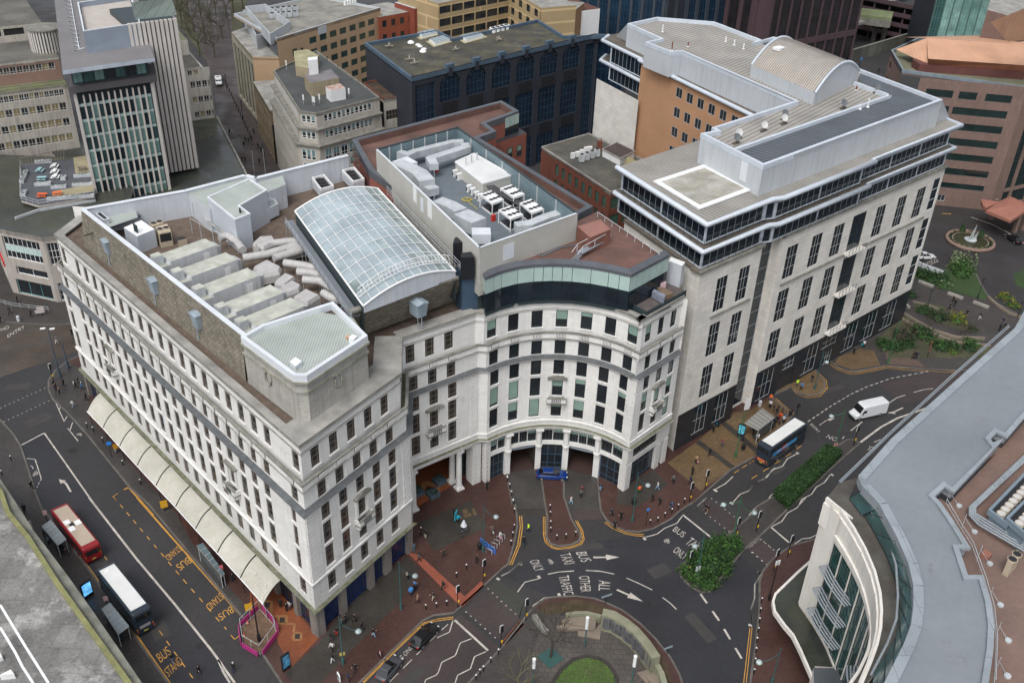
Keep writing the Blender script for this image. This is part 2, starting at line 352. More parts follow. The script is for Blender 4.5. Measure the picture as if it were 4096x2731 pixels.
def loop(segs,w_,m,z,name):
 P_=J(*segs);mb=MB()
 for a,b in zip(P_,P_[1:]):
  D=(b-a).normalized();n=nrm(D)*w_/2;mb.poly([a-n+Z*z,b-n+Z*z,b+n+Z*z,a+n+Z*z][::1],m)
 return tag(mb.build(name),kind='structure')
M_BUFFB=mat('buff_brick_border',(.27,.13,.055),.7,.15,.5,fine=.1)
for k,q in((14,[(245,1010),(308,1012),(305,1070),(240,1070)]),(14,[(375,1148),(435,1150),(432,1208),(368,1208)]),(14,[(120,880),(185,885),(170,945),(110,940)])):
 sheet('paving_bands',gs(k,q),.132,M_PAVD);loop([(k,q+q[:1])],.3,M_BUFFB,.14,'paving_bands')
loop([(14,[(190,880),(175,1010),(315,1005),(310,1070),(380,1075),(370,1140)])],.3,M_BUFFB,.136,'paving_bands')
loop([(10,[(1480,1295),(1600,1325),(1570,1410),(1445,1390),(1480,1295)])],.7,M_BUFFB,.134,'paving_bands')
sheet('paving_bands',gs(10,[(1510,1330),(1560,1345),(1540,1385),(1480,1375)]),.138,flat('planter_pit',(.01,.01,.01)))
zoneon('paving_bands',[(14,[(1800,110),(1830,95),(1850,130),(1815,150)])],M_PAVB,.14);zoneon('paving_bands',[(14,[(1880,95),(1905,100),(1925,145),(1895,155)])],M_PAVB,.14);zoneon('paving_bands',[(14,[(1805,160),(1870,130),(1880,155),(1820,175)])],M_PAVB,.14)
WM,YM=MB(),MB()
def line(k,pts,w_,mb=None,z=.018):
 mb=WM if mb is None else mb;P_=gs(k,pts)if k else pts
 for a,b in zip(P_,P_[1:]):
  L=(b-a).length
  if L<.05:continue
  D=(b-a)/L;n=nrm(D)*w_/2;mb.poly([a+n+Z*z,b+n+Z*z,b-n+Z*z,a-n+Z*z],M_WLINE if mb is WM else M_YLINE)
def dash(k,pts,w_,on,offl,mb=None,z=.018):
 P_=gs(k,pts);s=0;
 for a,b in zip(P_,P_[1:]):
  L=(b-a).length;D=(b-a)/L;t=-s
  while t<L:
   t0,t1=max(t,0),min(t+on,L)
   if t1>t0+.02:line(0,[a+D*t0,a+D*t1],w_,mb,z)
   t+=on+offl
  s=on+offl-(t-L)if t>L else 0
  s=(L-(t-on-offl))
def text(s,O,X,Y,m,mb,z=.02,off=0.0):
 """letters on the road or a sign: O is the start of the base line, X its end, Y the top above O"""
 cu=bpy.data.curves.new('t','FONT');cu.body=s;cu.offset=off;ob=bpy.data.objects.new('t',cu);COL.objects.link(ob)
 bpy.context.view_layer.update();dg=bpy.context.evaluated_depsgraph_get();me=bpy.data.meshes.new_from_object(ob.evaluated_get(dg))
 xs=[v.co.x for v in me.vertices];ys=[v.co.y for v in me.vertices];x0,x1=min(xs),max(xs);y0,y1=min(ys),max(ys)
 dx,dy=X-O,Y-O;up=Z*z
 vs=[O+dx*((v.co.x-x0)/(x1-x0))+dy*((v.co.y-y0)/(y1-y0))+up for v in me.vertices]
 mb.faces(vs,[tuple(p.vertices)for p in me.polygons],m)
 bpy.data.objects.remove(ob);bpy.data.curves.remove(cu);bpy.data.meshes.remove(me)
def rtext(s,k,o,x,y,m=None,mb=None,off=.01):text(s,g(k,*o),g(k,*x),g(k,*y),m or M_WLINE,mb or WM,.02,off-.015)
line(9,[(185,972),(375,872),(550,1120),(760,1420),(880,1585)],.22);line(13,[(752,-5),(930,225),(1160,520),(1480,900),(1800,1300),(1850,1370),(1990,1568)],.28);line(13,[(1850,1370),(1895,1480),(1950,1568)],.28)
line(9,[(465,600),(545,775)],.14);line(9,[(510,655),(503,672)],.14);line(9,[(545,770),(570,728)],.14);line(9,[(575,832),(662,940)],.14);line(9,[(595,845),(615,782)],.14)
line(9,[(228,1087),(298,1095),(350,1258)],.13);dash(9,[(350,1258),(312,1332)],.13,.5,.35);line(9,[(255,1150),(270,1152),(282,1175)],.12)
def arrow(k,tail,head,w_=.22,hw=.5,hl=1.4,bend=None):
 P_=gs(k,[tail]+(bend or[])+[head]);e=P_[-1];D=(e-P_[-2]).normalized();P_[-1]=e-D*hl;line(0,P_,w_);n=nrm(D)
 WM.poly([e+Z*.02,e-D*hl-n*hw+Z*.02,e-D*hl+n*hw+Z*.02],M_WLINE)
arrow(9,(600,1370),(498,1262),.28,.45,1.2,[(560,1300),(525,1280)])
dash(9,[(0,662),(385,490)],.14,.22,.55);dash(9,[(30,778),(440,588)],.14,.22,.55)
line(9,[(1050,1352),(1090,1332),(1300,1568)],.24,YM);line(13,[(1160,0),(1500,385),(1700,610),(2090,1052)],.24,YM)
dash(13,[(965,-5),(1560,700),(1920,1115)],.12,.95,1.25,YM);line(13,[(1955,1160),(1990,1200),(2035,1162)],.1,YM);line(9,[(985,1438),(957,1410),(1000,1382)],.1,YM)
line(13,[(600,390),(740,575),(1075,1045),(1440,1568)],.22,YM);dash(13,[(885,495),(960,600)],.12,.9,1.3,YM);dash(13,[(1290,1040),(1680,1590)],.12,.95,1.2,YM)
rtext('STAND',13,(1500,405),(1392,500),(1545,440),M_YLINE,YM);rtext('BUS',13,(1588,500),(1487,573),(1630,545),M_YLINE,YM)
rtext('STAND',13,(1860,805),(1740,912),(1900,850),M_YLINE,YM);rtext('BUS',13,(1955,915),(1845,990),(1985,965),M_YLINE,YM)
rtext('BUS',13,(1362,1398),(1455,1320),(1320,1330),M_YLINE,YM);rtext('STAND',13,(1430,1520),(1556,1400),(1388,1455),M_YLINE,YM)
def bike(k,o,x,y):
 O,X,Y=g(k,*o),g(k,*x),g(k,*y);dx,dy=X-O,Y-O;q=lambda a,b:O+dx*a+dy*b
 for cx in(.23,.77):
  line(0,[q(cx+.2*math.cos(t*math.pi/5),.32+.32*math.sin(t*math.pi/5))for t in range(11)],.09)
 line(0,[q(.23,.32),q(.38,.75),q(.68,.75),q(.5,.32),q(.23,.32)],.08);line(0,[q(.77,.32),q(.66,.95),q(.78,1)],.08);line(0,[q(.5,.32),q(.36,.9)],.08)
bike(9,(280,1240),(322,1222),(278,1200));bike(9,(650,890),(692,895),(655,868))
rtext('NO',5,(8,1410),(78,1385),(5,1385));rtext('ENTRY',5,(66,1465),(212,1380),(60,1440))
line(14,[(1735,1035),(2018,1293)],.3);line(14,[(1720,1040),(1690,1138),(1585,1185)],.14);dash(14,[(1180,1562),(1640,1100)],.12,1.7,.9);line(14,[(1625,1120),(1678,1070)],.12)
line(14,[(1878,1192),(1785,1228),(1775,1245),(1745,1325),(1735,1338),(1640,1385),(1625,1395),(1595,1480),(1580,1500),(1490,1540),(1470,1600)],.14);line(14,[(2000,1302),(1908,1342),(1900,1352),(1868,1448),(1760,1502),(1728,1600)],.14)
dash(14,[(2015,768),(2280,1010)],.16,.2,.75);dash(14,[(1828,963),(2090,1195)],.16,.2,.75);dash(15,[(5,875),(160,1010)],.16,.2,.75)
line(14,[(2132,662),(2195,630),(2275,562)],.14);line(14,[(2280,553),(2298,568)],.4);line(14,[(2090,680),(2115,695)],.4);line(14,[(2268,800),(2325,720)],.14)
line(15,[(15,660),(78,630),(160,560)],.14);line(15,[(165,553),(183,570)],.4);line(15,[(148,797),(210,715),(340,682)],.14);line(15,[(322,660),(338,682)],.4);line(15,[(275,917),(375,847),(498,833)],.14);line(15,[(495,810),(508,835)],.4)
line(15,[(1550,145),(1838,375)],.28);line(15,[(1545,155),(1500,215),(1395,258),(1330,308),(1225,335)],.15);line(15,[(1215,337),(1235,357)],.4)
rtext('BUS',15,(1460,278),(1545,338),(1495,240));rtext('TAXI',15,(1565,385),(1670,455),(1625,335));rtext('ONLY',15,(1462,455),(1555,528),(1505,412));bike(15,(1388,375),(1432,388),(1400,338))
rtext('BUS',15,(640,465),(690,545),(728,455));rtext('TAXI',15,(505,478),(548,565),(592,465));rtext('ONLY',15,(247,535),(300,625),(325,520));bike(15,(403,520),(425,562),(442,520))
rtext('ALL',15,(838,700),(835,785),(935,705));rtext('OTHER',15,(668,665),(685,800),(755,660));rtext('TRAFFIC',15,(495,668),(540,830),(580,655))
arrow(15,(790,505),(1012,503),.3,.55,1.9);arrow(15,(990,778),(1210,878),.3,.55,2.1,[(1080,818)])
line(15,[(405,647),(500,628),(627,619)],.16);line(15,[(728,615),(850,622),(968,646)],.16);line(15,[(1073,680),(1170,722),(1290,780)],.16);line(15,[(1378,845),(1440,890),(1495,944)],.16)
dash(15,[(1700,815),(1860,1045),(2070,1398)],.3,1.75,1.45)
line(15,[(2215,650),(2160,732),(2158,850),(2127,945),(2135,1078)],.15);line(15,[(2185,628),(2212,640)],.4);line(15,[(2105,1075),(2137,1083)],.4)
for dx in(0,18):line(15,[(2118+dx,1100),(2065+dx*1.2,1568),(2045+dx*1.2,1750)],.1,YM)
for dx in(0,18):line(15,[(165+dx,155),(172+dx,250),(150+dx,400),(82+dx,570)],.13,YM)
for o in(0,14):line(15,[(368+o,160),(368+o,310),(385+o,380-o*.3),(440+o*.6,425-o*.7),(490,437-o*.8),(600-o*.3,425-o*.7),(690-o,395-o*.6),(714-o,350),(700-o,280),(645+8-o,193)],.12,YM)
for o in(0,14):line(15,[(885+o*.8,208-o*.6),(960+o*.5,262-o),(1060,305-o),(1150,322-o),(1220,325-o)],.12,YM)
for o in(0,13):line(14,[(965-o*.6,1568-o*.6),(1230-o*.6,1300-o*.6),(1480-o*.6,1065-o*.6),(1600,1040-o*1.2),(1725,1025-o*1.2)],.12,YM)
rtext('G ONLY',14,(1285,1378),(1400,1255),(1262,1350))
dash(15,[(1790,5),(1990,165)],.16,.2,.75);dash(15,[(1740,130),(1945,290)],.16,.2,.75);dash(15,[(2233,370),(2331,450)],.16,.2,.75);dash(15,[(2140,460),(2255,565)],.16,.2,.75);dash(16,[(20,460),(155,570)],.16,.2,.75);dash(16,[(95,350),(220,450)],.16,.2,.75)
rtext('LOOK LEFT',15,(2200,350),(2115,432),(2190,340));rtext('LOOK RIGHT',15,(2262,560),(2345,475),(2272,572));rtext('LOOK RIGHT',15,(1675,75),(1755,5),(1668,65));rtext('LOOK LEFT',15,(1990,280),(1955,300),(1980,268))
line(16,[(188,250),(340,380)],.28);line(16,[(190,245),(278,200),(325,130),(395,92),(410,80),(480,0)],.15);line(12,[(410,1505),(450,1430),(530,1390),(570,1330),(640,1290),(690,1222)],.15);line(12,[(692,1218),(715,1234)],.4);line(16,[(370,402),(450,348),(520,340),(600,300)],.15)
line(16,[(102,648),(48,735),(46,850),(16,945),(24,1078)],.15);line(16,[(72,628),(102,640)],.4)
line(12,[(0,1362),(50,1295),(150,1248),(195,1185),(285,1152),(325,1090),(410,1045)],.15);line(12,[(400,1035),(422,1048)],.4);line(12,[(0,1568),(60,1500),(140,1465),(190,1395),(265,1355),(320,1290),(400,1245),(440,1190),(530,1130)],.15);line(12,[(512,1115),(535,1130)],.4)
line(11,[(1820,1350),(1910,1300),(1975,1240)],.15);line(11,[(1965,1470),(2035,1390),(2110,1360),(2160,1295),(2240,1260),(2331,1165)],.15);line(11,[(1812,1348),(1840,1368)],.4);line(11,[(1950,1458),(1975,1475)],.4)
dash(12,[(0,1130),(60,1098)],.1,1,.6,YM);dash(11,[(1985,1210),(2160,1100)],.12,1.2,.8,YM);dash(12,[(20,1260),(280,1095),(470,960)],.12,1.4,1.6,YM)
dash(12,[(500,775),(700,640),(860,545),(1000,480),(1200,410),(1520,350)],.16,.8,.5);line(12,[(945,950),(1120,820),(1260,745),(1420,690),(1560,640)],.35)
arrow(12,(1305,658),(1170,700),.25,.4,1.4,[(1215,700)]);line(12,[(1190,615),(1250,575),(1325,550)],.15);line(12,[(1395,528),(1480,505),(1560,495)],.15);line(12,[(862,852),(960,775)],.15);arrow(12,(595,808),(730,745),.12,.3,1.4,[(650,768)])
rtext('NO',12,(650,910),(735,945),(675,885));rtext('ENTRY',12,(515,800),(585,870),(535,790));rtext('XV',12,(1000,1015),(1050,1040),(1020,975));line(12,[(1060,950),(1115,925)],.14);line(12,[(790,920),(808,900)],.14)
for o in(0,14):line(12,[(360+o*.4,485+o),(410,530+o),(500,560+o*.0+o),(600+o*.4,545+o),(652+o,490),(640+o,425),(580+o,368)],.1,YM);line(12,[(705-o,285+o*.3),(745-o,318+o*.5),(830,353+o),(900,361+o),(1050,333+o),(1160,308+o),(1300,322+o),(1780,348+o)],.1,YM)
for o in(0,12):line(12,[(213+o,582-o*.5),(370+o,718-o*.5)],.1,YM)
line(8,[(1880,442),(2050,500),(2200,575),(2330,665)],.3);line(8,[(1640,412),(1712,415)],.3,YM)
for a,b in(((1505,830),(1580,797)),((1528,850),(1605,815)),((1505,830),(1528,850)),((1580,797),(1605,815)),((1520,824),(1560,840)),((1545,812),(1560,838)),((1570,800),(1575,830))):line(8,[a,b],.14)
tag(WM.build('white_road_markings'),kind='structure');tag(YM.build('yellow_road_markings'),kind='structure')
tr=MB();M_RAIL=mat('rail_groove',(.13,.07,.035),.45,.2,1,metal=.4)
def rail(pts):
 P_=gs(9,pts)
 for a,b in zip(P_,P_[1:]):
  D=(b-a).normalized();n=nrm(D)*.06;tr.poly([a+n+Z*.012,b+n+Z*.012,b-n+Z*.012,a-n+Z*.012],M_RAIL)
for o in(0,26,52,100,128):
 rail([(-300,340+o),(0,240+o),(210,190+o*.95),(440,120+o*.9),(650,75+o*.8),(760,30+o*.8)])
for o in(0,22,60):rail([(-200,10+o),(100,45+o),(350,30+o),(560,-40+o),(700,-120+o)]);
rail([(0,170),(200,175),(420,160),(640,150)])
tag(tr.build('tram_tracks'),kind='structure')
sheet('planting_bed',gs(8,[(1350,1200),(1100,1480),(1200,1640),(2050,1640),(2050,1530),(1700,1460),(1400,1330),(1300,1260)]),.13,M_EARTH)
sheet('lawn',gs(8,[(1400,900),(1400,965),(1720,1080),(2000,1150),(2020,1110),(1950,1000),(1940,900),(1700,880)]),.13,mat('dark_grass',(.03,.055,.018),.95,.25,.4,fine=.3))
sheet('planting_bed',gs(8,[(1400,1160),(1400,1230),(1700,1380),(1940,1425),(1800,1290),(1640,1200)]),.13,M_EARTH)
sheet('lawn',gs(8,[(2240,930),(2331,885),(2450,900),(2450,1080),(2331,1055),(2260,1010)]),.012,mat('dark_grass',(.03,.055,.018)))
M_SQ=mat('square_slabs',(.088,.078,.068),.8,.2,.2,col2=(.06,.052,.048),mix=1,fine=.15,brick=(.8,.8,.65,.05,.1))
ctr=g(15,760,1640)
sheet('square_paving',J((15,[(340,1080),(300,1250),(200,1560),(150,1800),(1450,1800),(1350,1480),(1230,1280),(1050,1120),(860,1040),(600,1010),(450,1000)])),.126,M_SQ)
lw=[g(15,x,y)for x,y in[(425,1600),(520,1460),(620,1375),(740,1345),(850,1370),(930,1430),(985,1520),(1000,1640),(900,1800),(480,1800)]]
m_=MB();m_.prism(lw,.126,.17,M_KERB,M_LAWN);tag(m_.build('lawn'),kind='structure');loop([(15,[(425,1600),(520,1460),(620,1375),(740,1345),(850,1370),(930,1430),(985,1520),(1000,1640)])],.55,M_PAVD,.19,'paving_bands')
sheet('planting_bed',J((15,[(330,960),(420,900),(640,862),(860,905),(1060,1010),(1230,1150),(1360,1320),(1440,1480),(1480,1650),(1400,1650),(1330,1350),(1150,1150),(900,1000),(600,965),(400,1000)])),.128,mat('leaf_litter',(.075,.05,.032),.95,.3,.8,col2=(.05,.04,.02),fine=.4))
zoneon('paving_bands',[(15,[(275,925),(380,852),(500,835),(640,830),(800,850),(900,885),(1040,950),(1200,1070),(1330,1200),(1450,1350),(1530,1500),(1610,1760),(1500,1760),(1440,1480),(1360,1320),(1230,1150),(1060,1010),(860,905),(640,862),(420,900),(330,960)])],M_PAVR,.124)
rnd=random.Random(9);M_PAT=mat('asphalt_patch',(.045,.042,.041),.8,.1,.5,fine=.15);M_IRON=mat('iron_cover',(.022,.02,.02),.5,.2,3,fine=.3)
for k,x,y,w_,h_,a in((9,330,760,4,2.4,50),(9,620,1020,1.2,1.2,40),(13,900,640,5,1.6,125),(13,1350,1120,3,2,125),(13,1700,1250,1,1,30),(15,700,420,6,1.2,10),(15,1350,620,3,2,30),(15,1250,900,1,1,0),(15,1700,1100,5,1.6,120),(14,1400,1500,3,1.4,50),(12,700,500,6,1.3,25),(12,250,1180,3,1.2,40),(16,150,100,2.4,1.2,40),(8,1700,850,3,1.5,20),(9,150,480,4,2,10)):
 mb=MB();p=g(k,x,y,0);D=hdir(a)*w_/2;n=nrm(hdir(a))*h_/2;z=Z*(.0125+rnd.random()*.003);mb.poly([p-D+n+z,p-D-n+z,p+D-n+z,p+D+n+z][::-1],M_IRON if w_<1.3 else M_PAT);tag(mb.build('road_patch' if w_>1.3 else 'drain_cover'),kind='structure')
M_STONE=mat('portland_stone',(.69,.683,.66),.75,.07,.35,fine=.05,brick=(1.6,.62,.84,.02,.035),streak=.08,spots=((.50,.48,.44),.5,.6,.5))
M_RUST=mat('rusticated_stone',(.66,.65,.625),.75,.08,.25,fine=.05,brick=(6.0,.42,.5,.055,.03),streak=.08)
M_CORN=mat('weathered_cornice',(.27,.262,.24),.85,.25,.8,col2=(.12,.12,.095),mix=1.2,fine=.2)
M_MOSS=mat('mossy_ledge',(.085,.095,.035),.95,.3,1.5,col2=(.19,.185,.155),mix=.8,fine=.3)
M_SLATE=mat('slate_roofing',(.10,.107,.112),.5,.2,1.2,fine=.15,brick=(.5,.3,.7,.03,.1))
M_LEAD=mat('parapet_top',(.23,.225,.21),.8,.3,.5,col2=(.30,.29,.265),mix=1.0,fine=.2)
M_GRAVEL=mat('roof_gravel',(.12,.09,.07),.95,.25,1.2,fine=.5)
M_COPING=mat('white_metal_coping',(.60,.635,.67),.45,.08,.6,fine=.04)
M_WMETAL=mat('white_metal_panel',(.50,.53,.57),.5,.08,.6,fine=.03,stripe=(1.0,0,.8,.04),streak=.1)
M_MANS=mat('stone_tile_mansard',(.24,.215,.17),.9,.15,.5,fine=.15,brick=(.75,.34,.45,.05,.25),streak=.25)
M_BLOCK=mat('grey_ashlar',(.36,.35,.32),.8,.12,.4,fine=.08,brick=(1.1,.38,.82,.03,.07),streak=.25)
M_ROOFG=mat('ribbed_roof_sheet',(.36,.40,.37),.55,.12,.4,fine=.06,stripe=(.33,0,.72,.3))
M_BRZ=flat('bronze_frame',(.16,.135,.115),.6)
M_FRM=flat('dark_frame',(.03,.045,.05),.5)
M_WHITE=flat('white_paint',(.72,.73,.73),.5)
M_GL=glass('window_glass',(.018,.022,.026))
M_GLB=glass('brown_window_glass',(.035,.031,.027))
M_BLIND=mat('green_blind',(.21,.31,.265),.35,.1,1.0)
M_NAVY=flat('navy_shopfront',(.012,.03,.11),.4)
M_DKBLUE=flat('dark_blue_panel',(.05,.085,.13),.45)
def sty_main():return(((.22,.78),(.2,.5,.8),.09),M_BRZ,random.choice([M_GLB,M_GLB,M_GL]))
def sty_curve():
 r=random.random();return(((),(),.09),M_FRM,M_GL,M_BLIND,0 if r<.3 else random.choice([.25,.5,.55,.9,.97]))
def sty_cdark():return(((),(),.09),M_FRM,M_GL,M_BLIND,.0)
MBD=Building('corner_office_building','white stone corner office block with slate-topped cornices and a concave crescent front','office building',(-23.4,85,0))
C0=Vector((-23.41,84.97,0));D1=hdir(134.08);D2=hdir(57.27)
E0=C0+D1*70.45;E00=E0+Vector((1.2,7.0,0));C1=C0+D2*19.15
DW=hdir(37.2);nW=nrm(DW);Wa=Vector((-13.56,108.85,0))-nW*.5;Wb=Vector((-4.41,115.79,0))-nW*.5
CC=Vector((6.95,105.6,0));CR=14.75
def cpt(deg,r=CR):a=math.radians(deg);return CC+Vector((math.cos(a),math.sin(a),0))*r
C3=cpt(41.5);C4=C3+hdir(47)*10.6
cw=6.1/2
cang=[129.2-i*13.2 for i in range(7)]
def curve_angles():
 out=[134.5]
 for a in cang:out+=[a+cw,a-cw]
 out.append(41.5);res=[out[0]]
 for a,b in zip(out,out[1:]):
  k=2 if abs(a-b)>3.5 and(a,b)and not any(abs(a-(c+cw))<1e-6 for c in cang)else 1
  for i in range(k):res.append(a+(b-a)*(i+1)/k)
 return res
CA=curve_angles()
def path(off):
 """outline of the street fronts, moved out by off"""
 P=offset([E00,E0,C0,C1,Wa,Wb],off)
 b2=cpt(134.5,CR-off)
 curve=[cpt(a,CR-off)for a in CA]
 n5=nrm(hdir(47));last=C4+n5*off
 d=hdir(47);t=curve[-1];base=C3+n5*off
 c3=base-d*0.3*off
 P2=curve[:-1]+[c3,last]
 return P,P2
def band(z0,z1,o0,o1,m,mt=None,part='cornice',inner=-1.2):
 """moulding that runs round all fronts: out by o0 at its foot and o1 at its top"""
 for A,B,I in zip(*[[sum(path(o),[])]for o in(o0,o1,inner)]):
  mb=MBD.part(part)
  for i in range(len(A)-1):
   a0=[A[i]+Z*z0,A[i+1]+Z*z0];b0=[B[i]+Z*z1,B[i+1]+Z*z1];c0=[I[i]+Z*z1,I[i+1]+Z*z1];e0=[I[i]+Z*z0,I[i+1]+Z*z0]
   mb.poly([a0[0],a0[1],b0[1],b0[0]],m);mb.poly([b0[0],b0[1],c0[1],c0[0]],mt or m);mb.poly([e0[0],a0[0],a0[1],e0[1]][::-1],m)
  mb.poly([A[0]+Z*z0,B[0]+Z*z1,I[0]+Z*z1,I[0]+Z*z0],m);mb.poly([A[-1]+Z*z0,B[-1]+Z*z1,I[-1]+Z*z1,I[-1]+Z*z0],m)
L1=70.45
def m1cols(off,lowwide=True):
 lf=[3.15,6.3,9.4]if lowwide else[3.9,11.0]
 a=[3.15]+[9.4+3.035*i for i in range(19)]+[69.3]if lowwide else[4.6]+[9.6+3.035*i for i in range(19)]+[68.6]
 return sorted((L1-u,L1-u+1.45)for u in a)
frontcols=[(2.65+3.09*i,2.65+3.09*i+1.45)for i in range(5)]
def level(off,z0,z1,sill,head,mats=(M_STONE,),style=sty_main,cstyle=sty_curve,m1=True,wing=True,curve=True,depth=.16):
 m=mats[0];P,P2=path(off)
 MBD.wall(P[0],P[1],z0,z1,[(2.6,4.0,sill,head)],m,depth,style)
 if m1:
  Lm=(P[2]-P[1]).length;sh=(P[1]-E0).dot(-D1)
  MBD.wall(P[1],P[2],z0,z1,[(a-sh,b-sh,sill,head)for a,b in m1cols(off)],m,depth,style)
 sh=(P[2]-C0).dot(D2)
 MBD.wall(P[2],P[3],z0,z1,[(a-sh,b-sh,sill,head)for a,b in frontcols],m,depth,style)
 if z1>9:
  MBD.wall(P[3],P[4],z0,z1,[],m,depth)
 if wing:
  us=(P[4]-Wa).dot(DW);MBD.wall(P[4],P[5],z0,z1,[(u-us,u-us+1.45,sill,head)for u in(.15,3.25,6.35)],m,depth,style)
  MBD.wall(P[5],P2[0],z0,z1,[],m,depth)
 if curve:
  for i in range(len(P2)-2):
   w=[];L=(P2[i+1]-P2[i]).length
   if any(abs(CA[i]-(c+cw))<1e-6 for c in cang):w=[(0,L,sill,head)]
   MBD.wall(P2[i],P2[i+1],z0,z1,w,m,depth,cstyle)
  MBD.wall(P2[-2],P2[-1],z0,z1,[(u,u+1.35,sill,head)for u in(1.9,4.9,7.9)],m,depth,cstyle)
ZF=9.3
P,P2=path(0)
MBD.wall(P[0],P[1],5.2,ZF,[(2.6,4.0,6.3,9.0)],M_RUST,.16,sty_main)
MBD.wall(P[1],P[2],5.2,ZF,[(a,b,6.3,9.0)for a,b in m1cols(0)],M_RUST,.16,sty_main)
MBD.wall(P[2],P[3],5.2,ZF,[(a,b,6.3,9.0)for a,b in frontcols],M_RUST,.16,sty_main)
MBD.wall(P[3],P[4],0,ZF,[],M_RUST)
level(0,ZF,13.85,10.35,13.65)
level(0,13.85,17.65,14.2,17.5)
level(0,17.65,20.9,18.05,20.85,cstyle=sty_cdark)
level(-.3,21.2,24.0,21.45,23.93,cstyle=sty_cdark)
level(-.9,24.3,29.6,25.75,28.6)
band(9.3,9.7,.18,.25,M_STONE,part='string_course')
band(20.9,21.15,.42,.56,M_STONE,M_SLATE,part='slate_cornice')
band(21.15,21.42,.54,-.28,M_SLATE,M_SLATE,part='slate_cornice',inner=-.6)
band(23.96,24.35,-.15,.1,M_STONE,M_CORN)
band(24.35,25.2,-.06,-.06,M_STONE,M_CORN,part='balustrade',inner=-.3)
band(25.2,25.38,.05,.05,M_CORN,M_CORN,part='balustrade',inner=-.35)
band(24.36,24.44,-.3,-.3,M_MOSS,M_MOSS,part='ledge',inner=-1.1)
band(28.75,28.95,-.78,-.72,M_STONE,M_CORN,part='string_course')
band(29.6,30.1,-.85,-.6,M_STONE,M_CORN,part='parapet')
band(30.1,30.45,-.6,-.65,M_CORN,M_LEAD,part='parapet',inner=-1.6)
def quoin(pt,da,db,wdt,z0=9.7,z1=20.9):
 mb=MBD.part('wall');z=z0;i=0
 while z<z1-.1:
  h=min(.38,z1-z);w_=wdt*(1.0 if i%2 else.985)
  for d_,n_ in((da,None),(db,None)):
   pass
  na=nrm(da);nb=nrm(db)
  mb.obox(pt,-da,na,0,w_,-.05,.12,z,z+h-.05,M_STONE);mb.obox(pt,db,nb,0,w_,-.05,.12,z,z+h-.05,M_STONE)
  z+=.42;i+=1
quoin(C0,-D1,D2,2.0);quoin(C1,D2,hdir(95),1.5);quoin(C3,hdir(-45),hdir(47),1.5,9.7,20.9)
qd=hdir(37)
mb=MBD.part('wall')
for i in range(27):
 z=9.7+.42*i;mb.obox(Wb+DW*-1.3,DW,nW,0,1.25,-.05,.1,z,z+.37,M_STONE)
for i in range(27):
 z=9.7+.42*i;mb.obox(cpt(134.4),(cpt(132.5)-cpt(134.4)).normalized(),nrm((cpt(132.5)-cpt(134.4)).normalized()),0,.5,-.05,.1,z,z+.37,M_STONE)
mb=MBD.part('wall')
for u in(1.8,5.0):
 pass
def runband(A,B,z0,z1,o0,o1,m,mt,part,inner=-.5):
 D=(B-A).normalized();n=nrm(D);mb=MBD.part(part)
 q=[A+n*o0+Z*z0,B+n*o0+Z*z0,B+n*o1+Z*z1,A+n*o1+Z*z1];r=[A+n*inner+Z*z0,B+n*inner+Z*z0,B+n*inner+Z*z1,A+n*inner+Z*z1]
 mb.faces(q+r,[(0,1,2,3),(4,7,6,5),(0,4,5,1),(1,5,6,2),(0,3,7,4)],m);mb.faces([q[3],q[2],r[2],r[3]],[(0,1,2,3)],mt)
F1=offset([E00,E0,C0,C1],0)
for o0,o1,z0,z1 in((.3,.55,4.75,5.05),(.55,.6,5.05,5.25)):
 A=offset([E00,E0,C0,C1+D2*.3],o0);B=offset([E00,E0,C0,C1+D2*.5],o1)
 I=offset([E00,E0,C0,C1],-.5);mb=MBD.part('cornice')
 for i in range(3):
  mb.poly([A[i]+Z*z0,A[i+1]+Z*z0,B[i+1]+Z*z1,B[i]+Z*z1],M_STONE if z0<5 else M_CORN);mb.poly([B[i]+Z*z1,B[i+1]+Z*z1,I[i+1]+Z*z1,I[i]+Z*z1],M_MOSS);mb.poly([I[i]+Z*z0,A[i]+Z*z0,A[i+1]+Z*z0,I[i+1]+Z*z0],M_STONE)
 mb.poly([A[3]+Z*z0,B[3]+Z*z1,I[3]+Z*z1,I[3]+Z*z0],M_STONE)
def lowcornice(o0,o1,z0,z1,m,mt):
 mb=MBD.part('cornice')
 _,PA=path(o0);_,PB=path(o1);_,PI=path(-.5)
 W0=offset([Wa,Wb],o0);W1=offset([Wa,Wb],o1);WI=offset([Wa,Wb],-.5)
 for A,B,I in(([W0[0],W0[1],PA[0]],[W1[0],W1[1],PB[0]],[WI[0],WI[1],PI[0]]),(PA,PB,PI)):
  for i in range(len(A)-1):
   mb.poly([A[i]+Z*z0,A[i+1]+Z*z0,B[i+1]+Z*z1,B[i]+Z*z1],m);mb.poly([B[i]+Z*z1,B[i+1]+Z*z1,I[i+1]+Z*z1,I[i]+Z*z1],mt);mb.poly([I[i]+Z*z0,A[i]+Z*z0,A[i+1]+Z*z0,I[i+1]+Z*z0],m)
lowcornice(.35,.7,8.2,8.6,M_STONE,M_MOSS);lowcornice(.7,.7,8.6,8.75,M_STONE,M_MOSS);lowcornice(.15,.2,8.75,9.3,M_STONE,M_MOSS)
def balusters(O,D,z,k=6,wid=1.3,hh=.62,out=.02):
 n=nrm(D);mb=MBD.part('balustrade')
 mb.obox(O,D,n,0,wid,-.1,out+.004,z,z+hh,M_FRM)
 for i in range(k):
  u=wid*(i+.5)/k;mb.obox(O,D,n,u-.07,u+.07,0,out+.09,z,z+hh,M_STONE)
P,P2=path(-.02)
for a,b in m1cols(0):balusters(E0+(-D1)*(a+.05),-D1,24.5)
for a,b in frontcols:balusters(C0+D2*(a+.1),D2,24.5)
